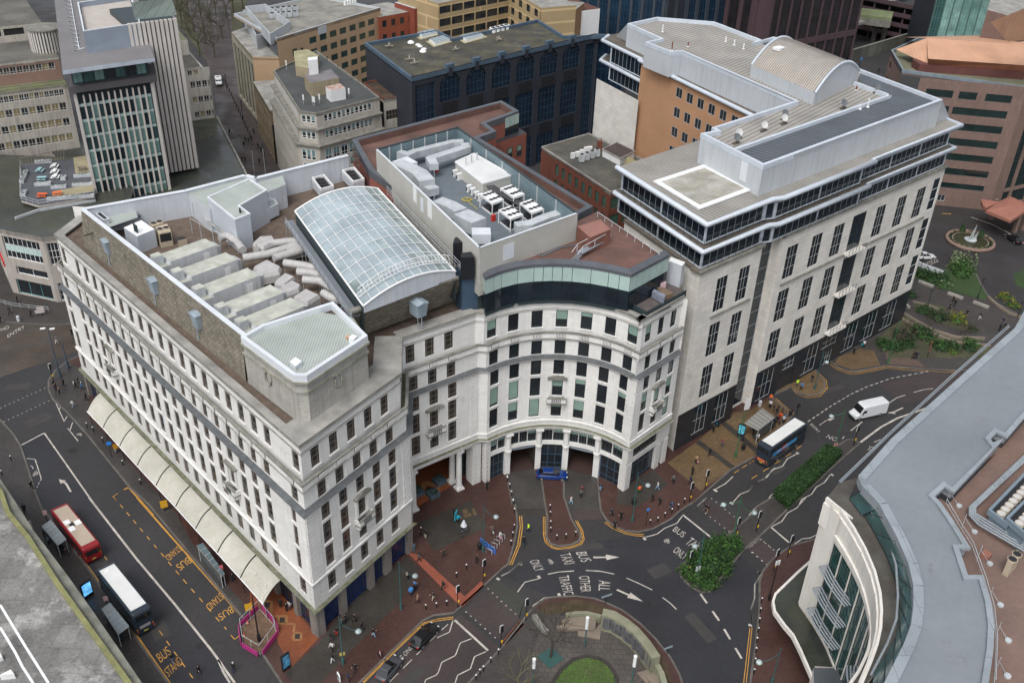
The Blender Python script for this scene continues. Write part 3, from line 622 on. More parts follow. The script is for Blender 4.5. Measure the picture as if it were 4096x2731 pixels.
for u in(.25,3.35,6.45):balusters(Wa+DW*u,DW,24.5)
for c in cang:
 A=cpt(c+2.6,CR);B=cpt(c-2.6,CR);balusters(A,(B-A).normalized(),24.5,wid=(B-A).length)
for u in(1.95,4.95,7.95):balusters(C3+hdir(47)*u,hdir(47),24.5)
def sills(O,D,n,cols,zs,off=0.0,m=M_STONE):
 mb=MBD.part('wall')
 for a,b in cols:
  for z in zs:mb.obox(O,D,n,a-.12,b+.12,off-.02,off+.14,z-.14,z-.004,m)
sills(E0,-D1,nrm(-D1),m1cols(0),(10.35,14.2,18.05));sills(C0,D2,nrm(D2),frontcols,(10.35,14.2,18.05,6.3))
sills(Wa,DW,nW,[(u,u+1.45)for u in(.15,3.25,6.35)],(10.35,14.2,18.05))
sills(E0,-D1,nrm(-D1),m1cols(0),(25.75,),-.9);sills(C0,D2,nrm(D2),frontcols,(25.75,),-.9);sills(C3,hdir(47),nrm(hdir(47)),[(u,u+1.35)for u in(1.9,4.9,7.9)],(10.35,14.2,18.05))
for c in cang:
 A=cpt(c+cw);B=cpt(c-cw);D_=(B-A).normalized();sills(A,D_,nrm(D_),[(0,(B-A).length)],(10.35,14.2,18.05));A=cpt(c+cw,CR+.9);B=cpt(c-cw,CR+.9);sills(A,D_,nrm(D_),[(0,(B-A).length)],(25.75,))
def pilasters(O,D,cols,off=-.3):
 mb=MBD.part('wall');n=nrm(D)
 for(a,b),(c,d)in zip(cols,cols[1:]):
  if c-b<3:mb.obox(O,D,n,b+.2,c-.2,off-.02,off+.16,21.8,23.9,M_STONE)
pilasters(E0,-D1,m1cols(0),-.3);pilasters(C0,D2,frontcols)
def balcony(O,D,zs=14.2):
 n=nrm(D);b=MB()
 b.obox(O,D,n,-.75,2.2,0,.95,zs-1.05,zs-.85,M_CORN);b.obox(O,D,n,-.7,2.15,.7,.9,zs-.85,zs-.1,M_STONE);b.obox(O,D,n,-.75,2.2,.65,.97,zs-.1,zs+.05,M_CORN)
 for u in(-.7,1.98):b.obox(O,D,n,u,u+.2,0,.7,zs-.85,zs-.1,M_STONE)
 for u in(-.55,1.6):b.obox(O,D,n,u,u+.4,0,.6,zs-1.7,zs-1.05,M_STONE)
 for i in range(5):b.obox(O,D,n,.02+i*.3,.16+i*.3,.87,.96,zs-.8,zs-.15,M_FRM)
 for u in(-.5,1.6):b.obox(O,D,n,u,u+.35,0,.25,zs,zs+3.1,M_STONE)
 b.obox(O,D,n,-.75,2.2,0,.5,zs+3.1,zs+3.35,M_CORN)
 q=[O+D*-.75+n*.45+Z*(zs+3.35),O+D*2.2+n*.45+Z*(zs+3.35),O+D*.72+n*.45+Z*(zs+3.8)];r=[p-n*.45 for p in q]
 b.faces(q+r,[(0,1,2),(0,2,5,3),(2,1,4,5),(0,3,4,1)],M_CORN);b.build('balcony',MBD.root)
for u in(54.9,18.5):balcony(E0+(-D1)*(L1-u),-D1)
balcony(C0+D2*8.83,D2);balcony(Wa+DW*3.25,DW);A=cpt(cang[3]+cw);balcony(A,(cpt(cang[3]-cw)-A).normalized());balcony(C3+hdir(47)*4.9,hdir(47))
def shopfront(A,B,z0,z1,piers,fill,pm=M_RUST,bars=3,depth=.5,fr=M_NAVY,gl=None,part='shopfront'):
 D=(B-A).normalized();n=nrm(D);L=(B-A).length
 for a,b in piers:mb=MB();mb.obox(A,D,n,a,b,-1.2,.1,z0,z1,pm);mb.build('pier',MBD.root)
 ed=sorted(piers)
 for(a,b),(c,d)in zip(ed,ed[1:]):
  if c-b<.3:continue
  w_=MB();k=max(2,int((c-b)/1.1));window(w_,A+D*b-n*depth+Z*z0,D,n,c-b,z1-z0,(tuple((i+1)/k for i in range(k-1)),(.12,.68),.12),fr,gl or fill);w_.build(part,MBD.root)
M_PIER=mat('shop_pier_stone',(.19,.17,.155),.8,.12,.5,fine=.1,brick=(.9,.45,.8,.03,.05),streak=.2)
shopfront(C0,C1,0,4.75,[(0,.9),(4.4,5.5),(9.9,11.0),(13.2,14.6),(18.1,19.15)],M_GL,M_PIER,gl=glass('navy_shop_glass',(.008,.018,.06),.15))
shopfront(E0,C0,0,4.75,[(i*5.0,i*5.0+.9)for i in range(14)]+[(69.55,70.45)],M_GL,M_PIER)
P=path(0)[0]
shopfront(E00,E0,0,4.75,[(0,.8),(6.3,7.1)],M_GL,M_PIER)
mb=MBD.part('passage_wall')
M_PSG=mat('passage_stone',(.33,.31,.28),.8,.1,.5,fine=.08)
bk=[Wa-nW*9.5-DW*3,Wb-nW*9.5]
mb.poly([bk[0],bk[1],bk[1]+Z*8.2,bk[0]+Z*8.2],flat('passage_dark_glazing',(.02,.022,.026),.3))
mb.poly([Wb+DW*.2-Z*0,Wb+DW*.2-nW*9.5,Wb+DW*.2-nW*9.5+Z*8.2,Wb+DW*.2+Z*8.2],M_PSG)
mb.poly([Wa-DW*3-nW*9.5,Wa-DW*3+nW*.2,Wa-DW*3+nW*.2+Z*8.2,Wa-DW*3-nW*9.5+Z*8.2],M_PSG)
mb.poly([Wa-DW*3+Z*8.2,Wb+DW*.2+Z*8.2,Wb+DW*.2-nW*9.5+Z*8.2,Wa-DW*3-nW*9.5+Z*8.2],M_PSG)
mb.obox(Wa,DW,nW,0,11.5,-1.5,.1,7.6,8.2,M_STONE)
def column(O,name='column'):
 c=MB();c.box(O+Z*.2,(1.3,1.3,.4),M_STONE,37);c.cyl(O,.62,.4,.65,M_STONE,16);c.cyl(O,.48,.65,7.1,M_STONE,16,.42);c.cyl(O,.58,7.1,7.3,M_STONE,16);c.box(O+Z*7.45,(1.2,1.2,.3),M_STONE,37);c.build(name,MBD.root)
pc=g(10,1770,1345);column(pc);column(pc-nW*1.9);column(Wa+DW*.2-nW*.1)
c_=MB();c_.obox(Wb,DW,nW,-.9,.6,-1.6,.25,0,8.2,M_RUST);c_.build('pier',MBD.root)
kb=MB();kc=Wb-nW*3.6-DW*1.0
for i,(r,z0,z1)in enumerate(((1.25,0,5.4),(1.45,1.3,1.6),(1.4,3.3,3.5),(1.5,4.4,4.6),(1.5,5.1,5.4))):kb.cyl(kc,r,z0,z1,M_FRM,8,smooth=False)
kb.build('kiosk_bay',MBD.root)
Pz=path(0)[1]
def cseg(a0,a1,r,z0,z1,m,part,k=4,th=.5):
 mb=MBD.part(part)
 for i in range(k):
  A=cpt(a0+(a1-a0)*i/k,r);B=cpt(a0+(a1-a0)*(i+1)/k,r);D=(B-A).normalized();mb.obox(A,D,nrm(D),0,(B-A).length,-th,0,z0,z1,m)
piers=[(134.5,131.0),(120.4,116.6),(100.5,97.0),(83.8,80.2),(64.2,60.4),(45.0,41.5)]
for a0,a1 in piers:cseg(a0,a1,CR-.12,0,8.2,M_RUST if a0>130 or a0<50 else M_STONE,'pier%d'%int(a0),2,1.0)
for a,_ in[(118.5,0),(98.75,0),(82,0),(62.3,0)]:
 c=MB();O=cpt(a,CR-.2);c.cyl(O,.42,5.0,7.7,M_STONE,12);c.cyl(O,.5,7.6,7.9,M_STONE,12,.62);c.cyl(O,.55,4.7,5.0,M_STONE,12);c.box(O+Z*8.05,(1.2,1.2,.3),M_STONE,a);c.build('column',MBD.root)
gaps=[(131.0,120.4),(116.6,100.5),(97.0,83.8),(80.2,64.2),(60.4,45.0)]
def sty_mez():return(((.35,.68),(),.1),M_FRM,M_GL,M_BLIND,random.choice([0,.3,.6,0]))
for i,(a0,a1)in enumerate(gaps):
 cseg(a0,a1,CR-.05,7.75,8.2,M_STONE,'wall');cseg(a0,a1,CR-.12,4.9,5.6,M_STONE,'wall')
 if i in(0,2,4):
  k=1;A=cpt(a0,CR+.35);B=cpt(a1,CR+.35);D=(B-A).normalized();wb=MB()
  window(wb,A,D,nrm(D),(B-A).length,4.9,((.33,.66),(.2,.55),.14),M_DKBLUE,M_GL);wb.build('shopfront',MBD.root)
 k=3 if i in(1,3)else 2
 for j in range(k):
  A=cpt(a0+(a1-a0)*(j+.03)/k,CR+.2);B=cpt(a0+(a1-a0)*(j+.97)/k,CR+.2);D=(B-A).normalized();MBD.wins.append((A+Z*5.6,D,nrm(D),(B-A).length,2.15,sty_mez))
  if j:cseg(a0+(a1-a0)*(j-.03)/k,a0+(a1-a0)*(j+.03)/k,CR-.05,5.6,7.75,M_STONE,'wall',1)
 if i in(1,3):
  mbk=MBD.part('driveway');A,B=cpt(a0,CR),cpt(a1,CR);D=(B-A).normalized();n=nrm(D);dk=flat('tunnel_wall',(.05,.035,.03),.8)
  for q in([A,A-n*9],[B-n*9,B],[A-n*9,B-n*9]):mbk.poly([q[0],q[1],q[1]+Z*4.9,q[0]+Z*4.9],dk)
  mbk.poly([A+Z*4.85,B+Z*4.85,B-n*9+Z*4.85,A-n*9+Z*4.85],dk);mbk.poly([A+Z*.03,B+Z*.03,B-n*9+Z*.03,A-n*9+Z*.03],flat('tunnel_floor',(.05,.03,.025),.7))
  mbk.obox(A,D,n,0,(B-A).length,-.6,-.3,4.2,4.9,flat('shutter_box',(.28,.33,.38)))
E_D=hdir(47)
shopfront(C3,C4,0,5.0,[(0,1.3),(7.6,8.7),(9.6,10.6)],M_GL,M_RUST,fr=M_DKBLUE)
mb=MBD.part('wall');mb.obox(C3,E_D,nrm(E_D),0,10.6,-.6,0,4.9,5.7,M_RUST);mb.obox(C3,E_D,nrm(E_D),0,10.6,-.6,.02,7.7,8.2,M_STONE)
mb=MBD.part('wall');mb.obox(C3,E_D,nrm(E_D),0,1.3,-.6,.08,5.6,7.8,M_RUST);mb.obox(C3,E_D,nrm(E_D),7.6,10.6,-.6,.08,5.6,7.8,M_RUST)
for u in(1.4,3.5,5.6):MBD.wins.append((C3+E_D*u-nrm(E_D)*.3+Z*5.7,E_D,nrm(E_D),1.9,2.0,sty_mez))
mb=MBD.part('wall');n5=nrm(E_D)
mb.poly([C4,C4-n5*16,C4-n5*16+Z*30,C4+Z*30],M_STONE)
R1_,R2_,R3_=Vector((-69.2,142.5,0)),Vector((-26,160,0)),Vector((12,150,0))
for A,B in((R1_,E00),(R2_,R1_),(Vector((22,136,0)),R2_)):mb.poly([A,B,B+Z*32,A+Z*32],M_STONE)
ZR,ZC,ZD=30.4,36.3,32.0
rf=MBD.part('roof_deck');gA=offset([E00,E0,C0,C1,Wa,Wb],-1.5)
rf.poly([Vector((*p.xy,29.8))for p in gA+[Vector((-6,118,0)),Vector((-26,159,0)),R1_]],M_GRAVEL)
def strip(pa,pb,wdt,z,m=M_LEAD,part='parapet'):
 D=(pb-pa).normalized();n=nrm(D);MBD.part(part).obox(Vector((pa.x,pa.y,0)),D,n,0,(pb-pa).length,-wdt,0,z-.25,z,m)
A_=offset([E00,E0,C0,C1,Wa,Wb],-1.3)
for i in range(5):
 strip(A_[i],A_[i+1],(1.0,.45,3.4,3.0,1.2)[i],ZR+.02+.004*i)
for(A,B),zz in((path(-1.3),30.15),):
 I=path(-7)
 for i in range(len(B)-1):rf.poly([Vector((*p.xy,zz))for p in(B[i],B[i+1],I[1][i+1],I[1][i])],M_LEAD)
def zt(k,base,z,top):
 """height at which the point straight above a foot on level z is seen at top"""
 b=g(k,*base,z);_,ty=tile(k,*top);lo,hi=z,95
 for _i in range(40):
  m_=(lo+hi)/2;d=Vector((b.x,b.y,m_))-Vector((0,0,CAMH));y=1365.5-FPX*(d.dot(UPV))/d.dot(FWD)
  if y>ty:lo=m_
  else:hi=m_
 return lo
def vquad(mb,a,b,z0,z1,m,a2=None,b2=None):
 a2=a2 or a;b2=b2 or b;mb.poly([Vector((a.x,a.y,z0)),Vector((b.x,b.y,z0)),Vector((b2 .x,b2 .y,z1)),Vector((a2 .x,a2 .y,z1))],m)
def wallstrip(mb,pts,th,z0,z1,m,mt=None):
 for a,b in zip(pts,pts[1:]):
  D=Vector((b.x-a.x,b.y-a.y,0));L=D.length;D/=L;n=nrm(D)
  mb.obox(Vector((a.x,a.y,0)),D,n,0,L,-th,0,z0,z1,m)
  if mt:mb.obox(Vector((a.x,a.y,0)),D,n,-.1,L+.1,-th-.08,.08,z1,z1+.12,mt)
M_BLOCKC=mat('block_moulding',(.33,.32,.29),.85,.2,.8,col2=(.2,.2,.14),mix=.8,fine=.15)
mb=MBD.part('mansard')
tA,tB=g(5,688,388,ZC),g(5,2050,1452,ZC);dM=tB-tA;dM.z=0;dM.normalize();nM=nrm(dM)
vquad(mb,tA+nM*.25-dM*1.6,tB+nM*.25,29.8,ZC,M_MANS,tA,tB);mb.poly([Vector((*(tA+nM*.25-dM*1.6).xy,29.8)),tA,tA-nM*6+dM,Vector((*(tA-nM*6-dM*.6).xy,29.8))],M_MANS)
wa,wb=g(6,985,1437,ZR),g(6,1788,1132,ZR);wa2,wb2=g(6,862,1252,36.0),g(6,1772,952,36.0)
vquad(mb,wa,wb,ZR,36.0,M_MANS,wa2,wb2);mb.poly([Vector((wb.x,wb.y,ZR)),Vector((wb.x-.8,wb.y+1.5,ZR)),Vector((wb2 .x-.1,wb2 .y+1,36)),Vector((wb2 .x,wb2 .y,36))],M_BLOCK)
wallstrip(MBD.part('coping1'),[wa2,wb2],.9,35.8,36.1,M_CORN)
wallstrip(MBD.part('coping2'),[tA-nM*.12,tB-nM*.12],.5,31.9,ZC-.05,M_WMETAL,M_COPING)
rear=[g(5,688,385,ZC),g(5,1575,226,ZC),g(5,2080,95,ZC),g(5,2165,120,ZC),g(2,835,1324,ZC)]
for a,b in zip(rear[1:],rear[:-1]):pass
for a,b in zip(rear,rear[1:]):
 D=Vector((b.x-a.x,b.y-a.y,0));L=D.length;D/=L;n=nrm(D)
 MBD.part('parapet_wall').obox(Vector((a.x,a.y,0)),D,n,0,L,-.5,0,31.5,ZC,M_WMETAL);MBD.part('parapet_wall').obox(Vector((a.x,a.y,0)),D,n,0,L,-.6,.1,ZC,ZC+.12,M_COPING)
deck=[rear[0],rear[2],rear[4],g(2,960,1480,ZD),g(6,1700,900,ZD),g(6,870,1260,ZD),tB,tA]
MBD.part('roof_deck').poly([Vector((p.x,p.y,ZD))for p in deck][::-1],M_GRAVEL)
rr=MBD.part('roof_sheeting')
def rpoly(k,pts,z,m=M_ROOFG,edge=None,ez=None):
 q=gs(k,pts,z)if k else pts;rr.prism(q,z-.15,z,M_COPING,m)
 return q
rpoly(5,[(752,405),(1140,340),(1168,440),(905,530)],34.6)
z_=35.9
rr.prism([g(5,1580,230,z_),g(5,2070,108,z_),g(5,2150,128,z_),g(6,150,235,z_),g(5,2000,300,z_),g(5,1775,375,z_)],32,z_,M_WMETAL,M_ROOFG)
rr.prism(gs(6,[(50,150),(275,90),(305,165),(150,228)],z_+.05),32,z_+.05,M_WMETAL,M_ROOFG)
ZB=36.9
bt=[g(5,2050,1452,ZB),g(10,373,378,ZB),g(10,478,380,ZB),g(10,987,45,ZB),g(6,735,1122,ZB),g(5,2225,1352,ZB)]
bb=MBD.part('corner_block');bb.prism(bt[:4]+[g(6,860,1255,ZB),g(6,480,1195,ZB),bt[5]],ZR-.3,ZB-.6,M_BLOCK,M_ROOFG)
for z0,z1,o in((34.4,34.7,.18),(35.7,36.0,.3)):bb.ring(bt[:4]+[g(6,860,1255,ZB),bt[5]],.35+o,z0,z1,M_BLOCKC,True,o)
bb.ring(bt[:4]+[g(6,700,1160,ZB),bt[5]],.5,ZB-.9,ZB,M_COPING,True,.12)
def wreath(k,x,y,D):
 n=nrm(D);c=MB();w0=g(k,x,y,33.4)
 pts=[w0+n*.12+D*(.62*math.cos(t*math.pi/8))+Z*(.95*math.sin(t*math.pi/8))for t in range(17)]
 c.tube(pts,.13,M_BLOCKC,5);c.build('stone_wreath',MBD.root)
DB1=(bt[1]-bt[0]);DB1 .z=0;DB1 .normalize();DB2=(bt[3]-bt[2]);DB2 .z=0;DB2 .normalize()
def onwall(P0,D,k,x,y):
 d=RGT*((tile(k,x,y)[0]-2048)/FPX)-UPV*((tile(k,x,y)[1]-1365.5)/FPX)+FWD;n=nrm(D);t=((P0-Vector((0,0,CAMH))).dot(n))/d.dot(n);return Vector((0,0,CAMH))+d*t
for P0,D,k,x,y in((bt[0],DB1,10,160,405),(bt[2],DB2,10,745,420)):
 w0=onwall(P0,D,k,x,y);n=nrm(D);c=MB();c.tube([w0+n*.1+D*(.6*math.cos(t*math.pi/8))+Z*(.95*math.sin(t*math.pi/8))for t in range(17)],.13,M_BLOCKC,5);c.build('stone_wreath',MBD.root)
def rbox(name,label,cat,k,top,base,z,m,mt=None,group=None,extra=None,zz=None):
 """a roof unit whose top corners and one foot are known"""
 z1=zz or zt(k,base,z,top[0]);q=gs(k,top,z1);mb=MB();mb.prism(q,z,z1,m,mt)
 if extra:extra(mb,q,z1)
 return one(name,mb,label,cat,group),q,z1
def rim(m_,h=.15,th=.15):
 return lambda mb,q,z1:mb.ring(q,th,z1-h,z1+.03,m_,True,.05)
rbox('roof_hatch','small square white skylight on the ribbed corner block roof','skylight',10,[(335,265),(385,228),(440,262),(385,308)],(385,318),ZB-.6,M_COPING,M_WHITE,zz=ZB)
rbox('roof_cowl','white domed cowl at the right edge of the corner block roof','vent',10,[(835,60),(870,35),(912,50),(875,85)],(880,90),ZB-.6,M_WHITE,zz=ZB+.1)
rbox('roof_hatch','tiny orange hatch beside the white cowl on the corner block roof','hatch',10,[(808,52),(828,38),(845,50),(822,66)],(825,70),ZB-.6,flat('tan_lid',(.5,.33,.2)),zz=ZB-.3)
M_WPAN=mat('plant_room_panel',(.49,.53,.58),.5,.06,.5,fine=.03,stripe=(.3,0,.86,.2),streak=.08)
ZP=37.3
pr=Building('plant_room','tall white ribbed plant room with a pale green sheet roof','plant room',g(5,1990,600,32))
top=gs(5,[(1757,277),(2115,122),(2262,218),(2030,350),(2120,418),(1992,467)],ZP)
pr.part('wall').prism(top,ZD-.1,ZP,M_WPAN,M_ROOFG);pr.part('edge_trim').ring(top,.3,ZP-.1,ZP+.15,M_COPING,True,.06)
pr.finish()
rbox('generator_box','white ribbed generator box with three black flues','generator',5,[(1160,605),(1312,545),(1197,468),(1048,530)],(1187,752),ZD,M_WPAN,M_WHITE,extra=lambda mb,q,z1:[mb.tube([g(5,x,y,z1),g(5,x,y,z1)+Z*1.2],.13,M_FRM,6)for x,y in((1145,560),(1155,568),(1166,576))])
M_BEIGE=mat('beige_unit_paint',(.42,.36,.27),.6,.1,1,fine=.06);M_BLK=flat('black_grille',(.02,.02,.022),.5);M_GALV=mat('galvanised_duct',(.44,.47,.49),.45,.15,.8,fine=.08,stripe=(1.2,0,.8,.04));M_ZINC=mat('dull_duct_wrap',(.42,.41,.40),.55,.10,.8,fine=.05,stripe=(1.1,30,.72,.05),streak=.1)
def fans(mb,q,z1,nx,ny,r=.42,rm=None):
 for i in range(nx):
  for j in range(ny):
   a,b=(i+.5)/nx,(j+.5)/ny;p=q[0]*(1-a)*(1-b)+q[1]*a*(1-b)+q[2]*a*b+q[3]*(1-a)*b
   mb.cyl(p,r*1.15,z1,z1+.12,rm or M_BEIGE,12);mb.cyl(p,r,z1+.1,z1+.14,M_BLK,12)
rbox('condenser','front beige condenser with two round fans beside the generator box','condenser',5,[(1345,580),(1450,560),(1415,497),(1315,525)],(1345,660),ZD,M_BEIGE,zz=34.4,extra=lambda mb,q,z1:[fans(mb,q,z1,2,1),mb.poly([q[0]*.95+q[1]*.05-Z*.2+nrm((q[1]-q[0]).normalized())*.02,q[1]*.95+q[0]*.05-Z*.2+nrm((q[1]-q[0]).normalized())*.02,q[1]*.95+q[0]*.05-Z*1.5+nrm((q[1]-q[0]).normalized())*.02,q[0]*.95+q[1]*.05-Z*1.5+nrm((q[1]-q[0]).normalized())*.02],M_BLK)])
rbox('condenser','rear beige condenser with two round fans, partly behind the front one','condenser',5,[(1290,520),(1385,490),(1365,458),(1262,490)],(1290,590),ZD,M_BEIGE,zz=34.4,extra=lambda mb,q,z1:fans(mb,q,z1,2,1))
rbox('condenser','small white outdoor unit standing alone on the gravel before the air handlers','condenser',5,[(1510,640),(1582,622),(1560,603),(1503,620)],(1512,690),ZD,M_BEIGE,M_BLK,zz=33.2)
rbox('roof_vent','twin square vent with grey lids on the ribbed roof by the far corner','vent',5,[(880,465),(922,455),(855,400),(812,412)],(885,490),34.6,M_WMETAL,M_BLK,zz=35.4,extra=rim(M_COPING))
rbox('roof_hatch','small dark hatch post on the plant room roof','vent',5,[(2025,378),(2040,378),(2040,362),(2025,362)],(2028,380),ZP,M_BLK,zz=ZP+.6)
def ahu_proto():
 r=thing('air_handling_unit','','air handling unit',(0,0,0),'row of five air handling units',world=False)
 b=MB();M_LID=mat('mossy_unit_lid',(.50,.51,.46),.7,.15,.8,col2=(.34,.35,.29),mix=.9,fine=.12,stripe=(1.25,0,.8,.03));M_SIDE=mat('unit_side_panel',(.52,.54,.55),.55,.1,.5,fine=.05,stripe=(1.2,0,.75,.025),streak=.2)
 def bx(mb,x0,x1,y0,y1,z0,z1,m=M_SIDE,t=M_LID):mb.prism([(x0,y0),(x1,y0),(x1,y1),(x0,y1)],z0,z1,m,t)
 bx(b,-8.3,-1.0,-1.5,1.5,.3,3.0);b.build('casing',r)
 b=MB();bx(b,-10.2,-8.32,-1.45,.7,.3,2.5);b.build('intake_section',r)
 b=MB();bx(b,-10.1,-8.8,-.6,.65,2.52,3.9);b.build('cowl',r)
 b=MB();b.hexa([Vector(p)for p in((-8.3,-1.5,.3),(-8.3,1.5,.3),(-9.6,1.3,.3),(-9.6,.8,.3))],[Vector(p)for p in((-8.3,-1.5,3.0),(-8.3,1.5,3.0),(-8.6,1.4,2.2),(-8.6,.8,2.2))],M_SIDE);b.build('hood',r)
 b=MB();b.hexa([Vector(p)for p in((-1,-1.3,.5),(-1,1.3,.5),(0,.8,.9),(0,-.8,.9))],[Vector(p)for p in((-1,-1.3,2.8),(-1,1.3,2.8),(0,.8,2.3),(0,-.8,2.3))],M_SIDE);b.build('outlet',r)
 b=MB();bx(b,-3.2,-2.3,-1.53,-1.5,.8,2.4,M_WHITE,M_WHITE);b.build('door',r)
 return r
AP=ahu_proto();AT=tree_of(AP);bpy.context.view_layer.update()
fr_=[(5,1835,680),(5,2015,800),(5,2203,935),(6,285,1080),(6,462,1195)]
av=g(5,1725,605,35)-g(5,1480,690,35);aang=math.atan2(av.y,av.x);av.z=0;av.normalize();an=nrm(av)
albl=['first air handling unit of the row, farthest from the corner block','second air handling unit in the row, next to the farthest one','middle air handling unit of the five on the gravel roof','fourth air handling unit, second from the corner block','last air handling unit, close beside the corner block']
for i,(k,x,y)in enumerate(fr_):
 F=g(k,x,y,35.0)-an*1.5+av*1.0
 if i==0:AP.location=(F.x,F.y,ZD);AP.rotation_euler.z=aang;AP['label']=albl[0]
 else:copy_tree(AP,AT,(F.x,F.y,ZD),aang,albl[i])
dl='lagged duct'
dset=[(6,[(-260,620),(-190,600),(-110,650),(-60,720)],'bent round duct leaving the farthest air handling unit'),(6,[(60,700),(200,665),(330,650),(462,640)],'uppermost of the long lagged ducts running to the glass roof'),(6,[(-60,790),(150,755),(330,700),(440,665)],'second long lagged duct, just below the uppermost one'),(6,[(200,790),(380,740),(520,695)],'short straight lagged duct meeting the walkway by the glass roof'),(6,[(290,830),(440,850),(640,895)],'lagged duct bending down from the second square box'),(6,[(400,905),(520,915),(655,945)],'lagged duct just below the one from the second box'),(6,[(450,972),(600,985),(765,1085)],'lagged duct with a double bend above the corner block'),(6,[(620,1085),(690,1125),(800,1150)],'short lagged duct nearest the corner block')]
for k,pts,lab in dset:
 mb=MB();P_=gs(k,pts,34.0);mb.tube(P_,.6,M_ZINC,10)
 for p in P_:mb.tube([p-Z*.1,Vector((p.x,p.y,ZD))],.06,M_GALV,4)
 one('air_duct',mb,lab,'duct','lagged round ducts on the gravel roof')
qs=[([(-10,655),(70,585),(210,575),(245,640),(110,705)],'large lagged duct box at the head of the first duct'),([(290,695),(335,640),(460,648),(475,690),(320,725)],'small lagged duct box beside the glass roof walkway'),([(-10,845),(135,768),(295,850),(275,905),(80,945)],'biggest lagged duct box, in the middle of the ducts'),([(180,985),(300,888),(405,930),(290,1020)],'slim lagged duct box above the stained one'),([(228,1022),(355,950),(455,1000),(430,1050),(290,1095)],'rust stained lagged duct box'),([(330,1112),(468,1018),(625,1090),(490,1175)],'lagged duct box nearest the corner block')]
for q,lab in qs:
 mb=MB();P_=gs(6,q,34.6);c=sum(P_,Vector())/len(P_);P_=[p+(c-p)*.2 for p in P_];mb.prism(P_,32.9,34.0,M_ZINC);in_=[p+(c-p)*.15 for p in P_]
 for i in range(len(P_)):
  j=(i+1)%len(P_);mb.poly([Vector((P_[i].x,P_[i].y,34.0)),Vector((P_[j].x,P_[j].y,34.0)),Vector((in_[j].x,in_[j].y,34.5)),Vector((in_[i].x,in_[i].y,34.5))],M_ZINC)
 mb.poly([Vector((p.x,p.y,34.5))for p in in_],M_ZINC);one('duct_box',mb,lab,'duct','lagged duct boxes')
rbox('air_handling_unit','old white air handling unit with galvanised hoods beside the plant room','air handling unit',6,[(90,405),(240,330),(200,255),(0,330)],(95,500),ZD+.4,M_WPAN,M_GALV,extra=lambda mb,q,z1:[mb.box(sum(q,Vector())/4+Z*.35,(2.2,1.6,.7),M_GALV,40)])
def opencond(top,base,lab):
 def ex(mb,q,z1):
  mb.ring(q,.22,z1,z1+.45,M_WHITE,True,.02);fans(mb,q,z1,1,4,.5,M_BLK)
 rbox('condenser',lab,'condenser',6,top,base,ZD+.5,M_WMETAL,M_BLK,'white dry coolers behind the glass roof',ex)
opencond([(600,225),(712,195),(630,100),(525,125)],(605,290),'white open-topped cooler, left of the pair behind the glass roof');opencond([(875,160),(970,135),(885,35),(780,62)],(880,225),'white open-topped cooler, right of the pair beside the navy boxes')
mb=MB();
for z0 in(33.4,34.6):
 q=gs(5,[(1625,330),(1680,310),(1770,380),(1800,440)],z0);mb.tube(q,.05,M_GALV,4);q=gs(5,[(1610,450),(1680,490),(1790,560),(1900,580)],z0);mb.tube(q,.05,M_GALV,4)
for x,y in((1625,330),(1680,310),(1770,380),(1610,450),(1690,500),(1800,560)):p=g(5,x,y,34.6);mb.tube([p,Vector((p.x,p.y,ZD))],.05,M_GALV,4)
for o in(0,.35,.7):mb.tube([g(5,1700,380,33.6)+Vector((o,-o,0)),g(5,1750,470,33.6)+Vector((o,-o,0)),g(5,1880,560,33.6)+Vector((o,-o,0))],.12,M_ZINC,6)
one('pipe_rack',mb,'scaffold of pipes standing at the left of the plant room','pipe rack')
mb=MB()
for z0 in(ZC-.9,ZC-1.1,ZC-1.3):mb.tube(gs(5,[(700+10,600),(980,520),(1180,440),(1210,360),(1540,290),(1585,260)],z0-1.5),.09,M_BLK,5)
one('pipe_run',mb,'black insulated pipes along the foot of the rear parapet','pipes')
mb=MB();
for a,b in(((1230,420),(1520,360)),((1200,450),(1400,400))):wallstrip(mb,[g(5,*a,33),g(5,*b,33)],.8,32.6,33.0,M_ZINC)
one('cable_tray',mb,'grey cable trays on low stands below the rear parapet','cable tray')
def vent_proto():
 r=thing('wall_vent','','vent',(0,0,0),'blue-grey vents on the leaning tile walls',world=False);MV=mat('vent_paint',(.27,.33,.38),.55,.15,1.0,fine=.08)
 b=MB();b.hexa([Vector(p)for p in((-.75,-1.3,-1.3),(.75,-1.3,-1.3),(.75,.6,-1.3),(-.75,.6,-1.3))],[Vector(p)for p in((-.9,-1.6,.9),(.9,-1.6,.9),(.9,.6,.9),(-.9,.6,.9))],MV);b.build('casing',r)
 b=MB();b.faces([(-1,-1.75,.9),(1,-1.75,.9),(0,-1.75,1.25),(-1,.8,.9),(1,.8,.9),(0,.8,1.25)],[(0,1,2),(3,5,4),(0,2,5,3),(1,4,5,2),(0,3,4,1)],MV);b.build('hood',r)
 b=MB();b.tube([(0,-1.2,-1.3),(0,-1.2,-3.4)],.07,MV,5);b.tube([(-.5,-.9,-1.3),(-.5,-1.1,-3.4)],.05,MV,5);b.build('leg',r);return r
VP_=vent_proto();VP_.scale=(.95,.95,.95);VT=tree_of(VP_)
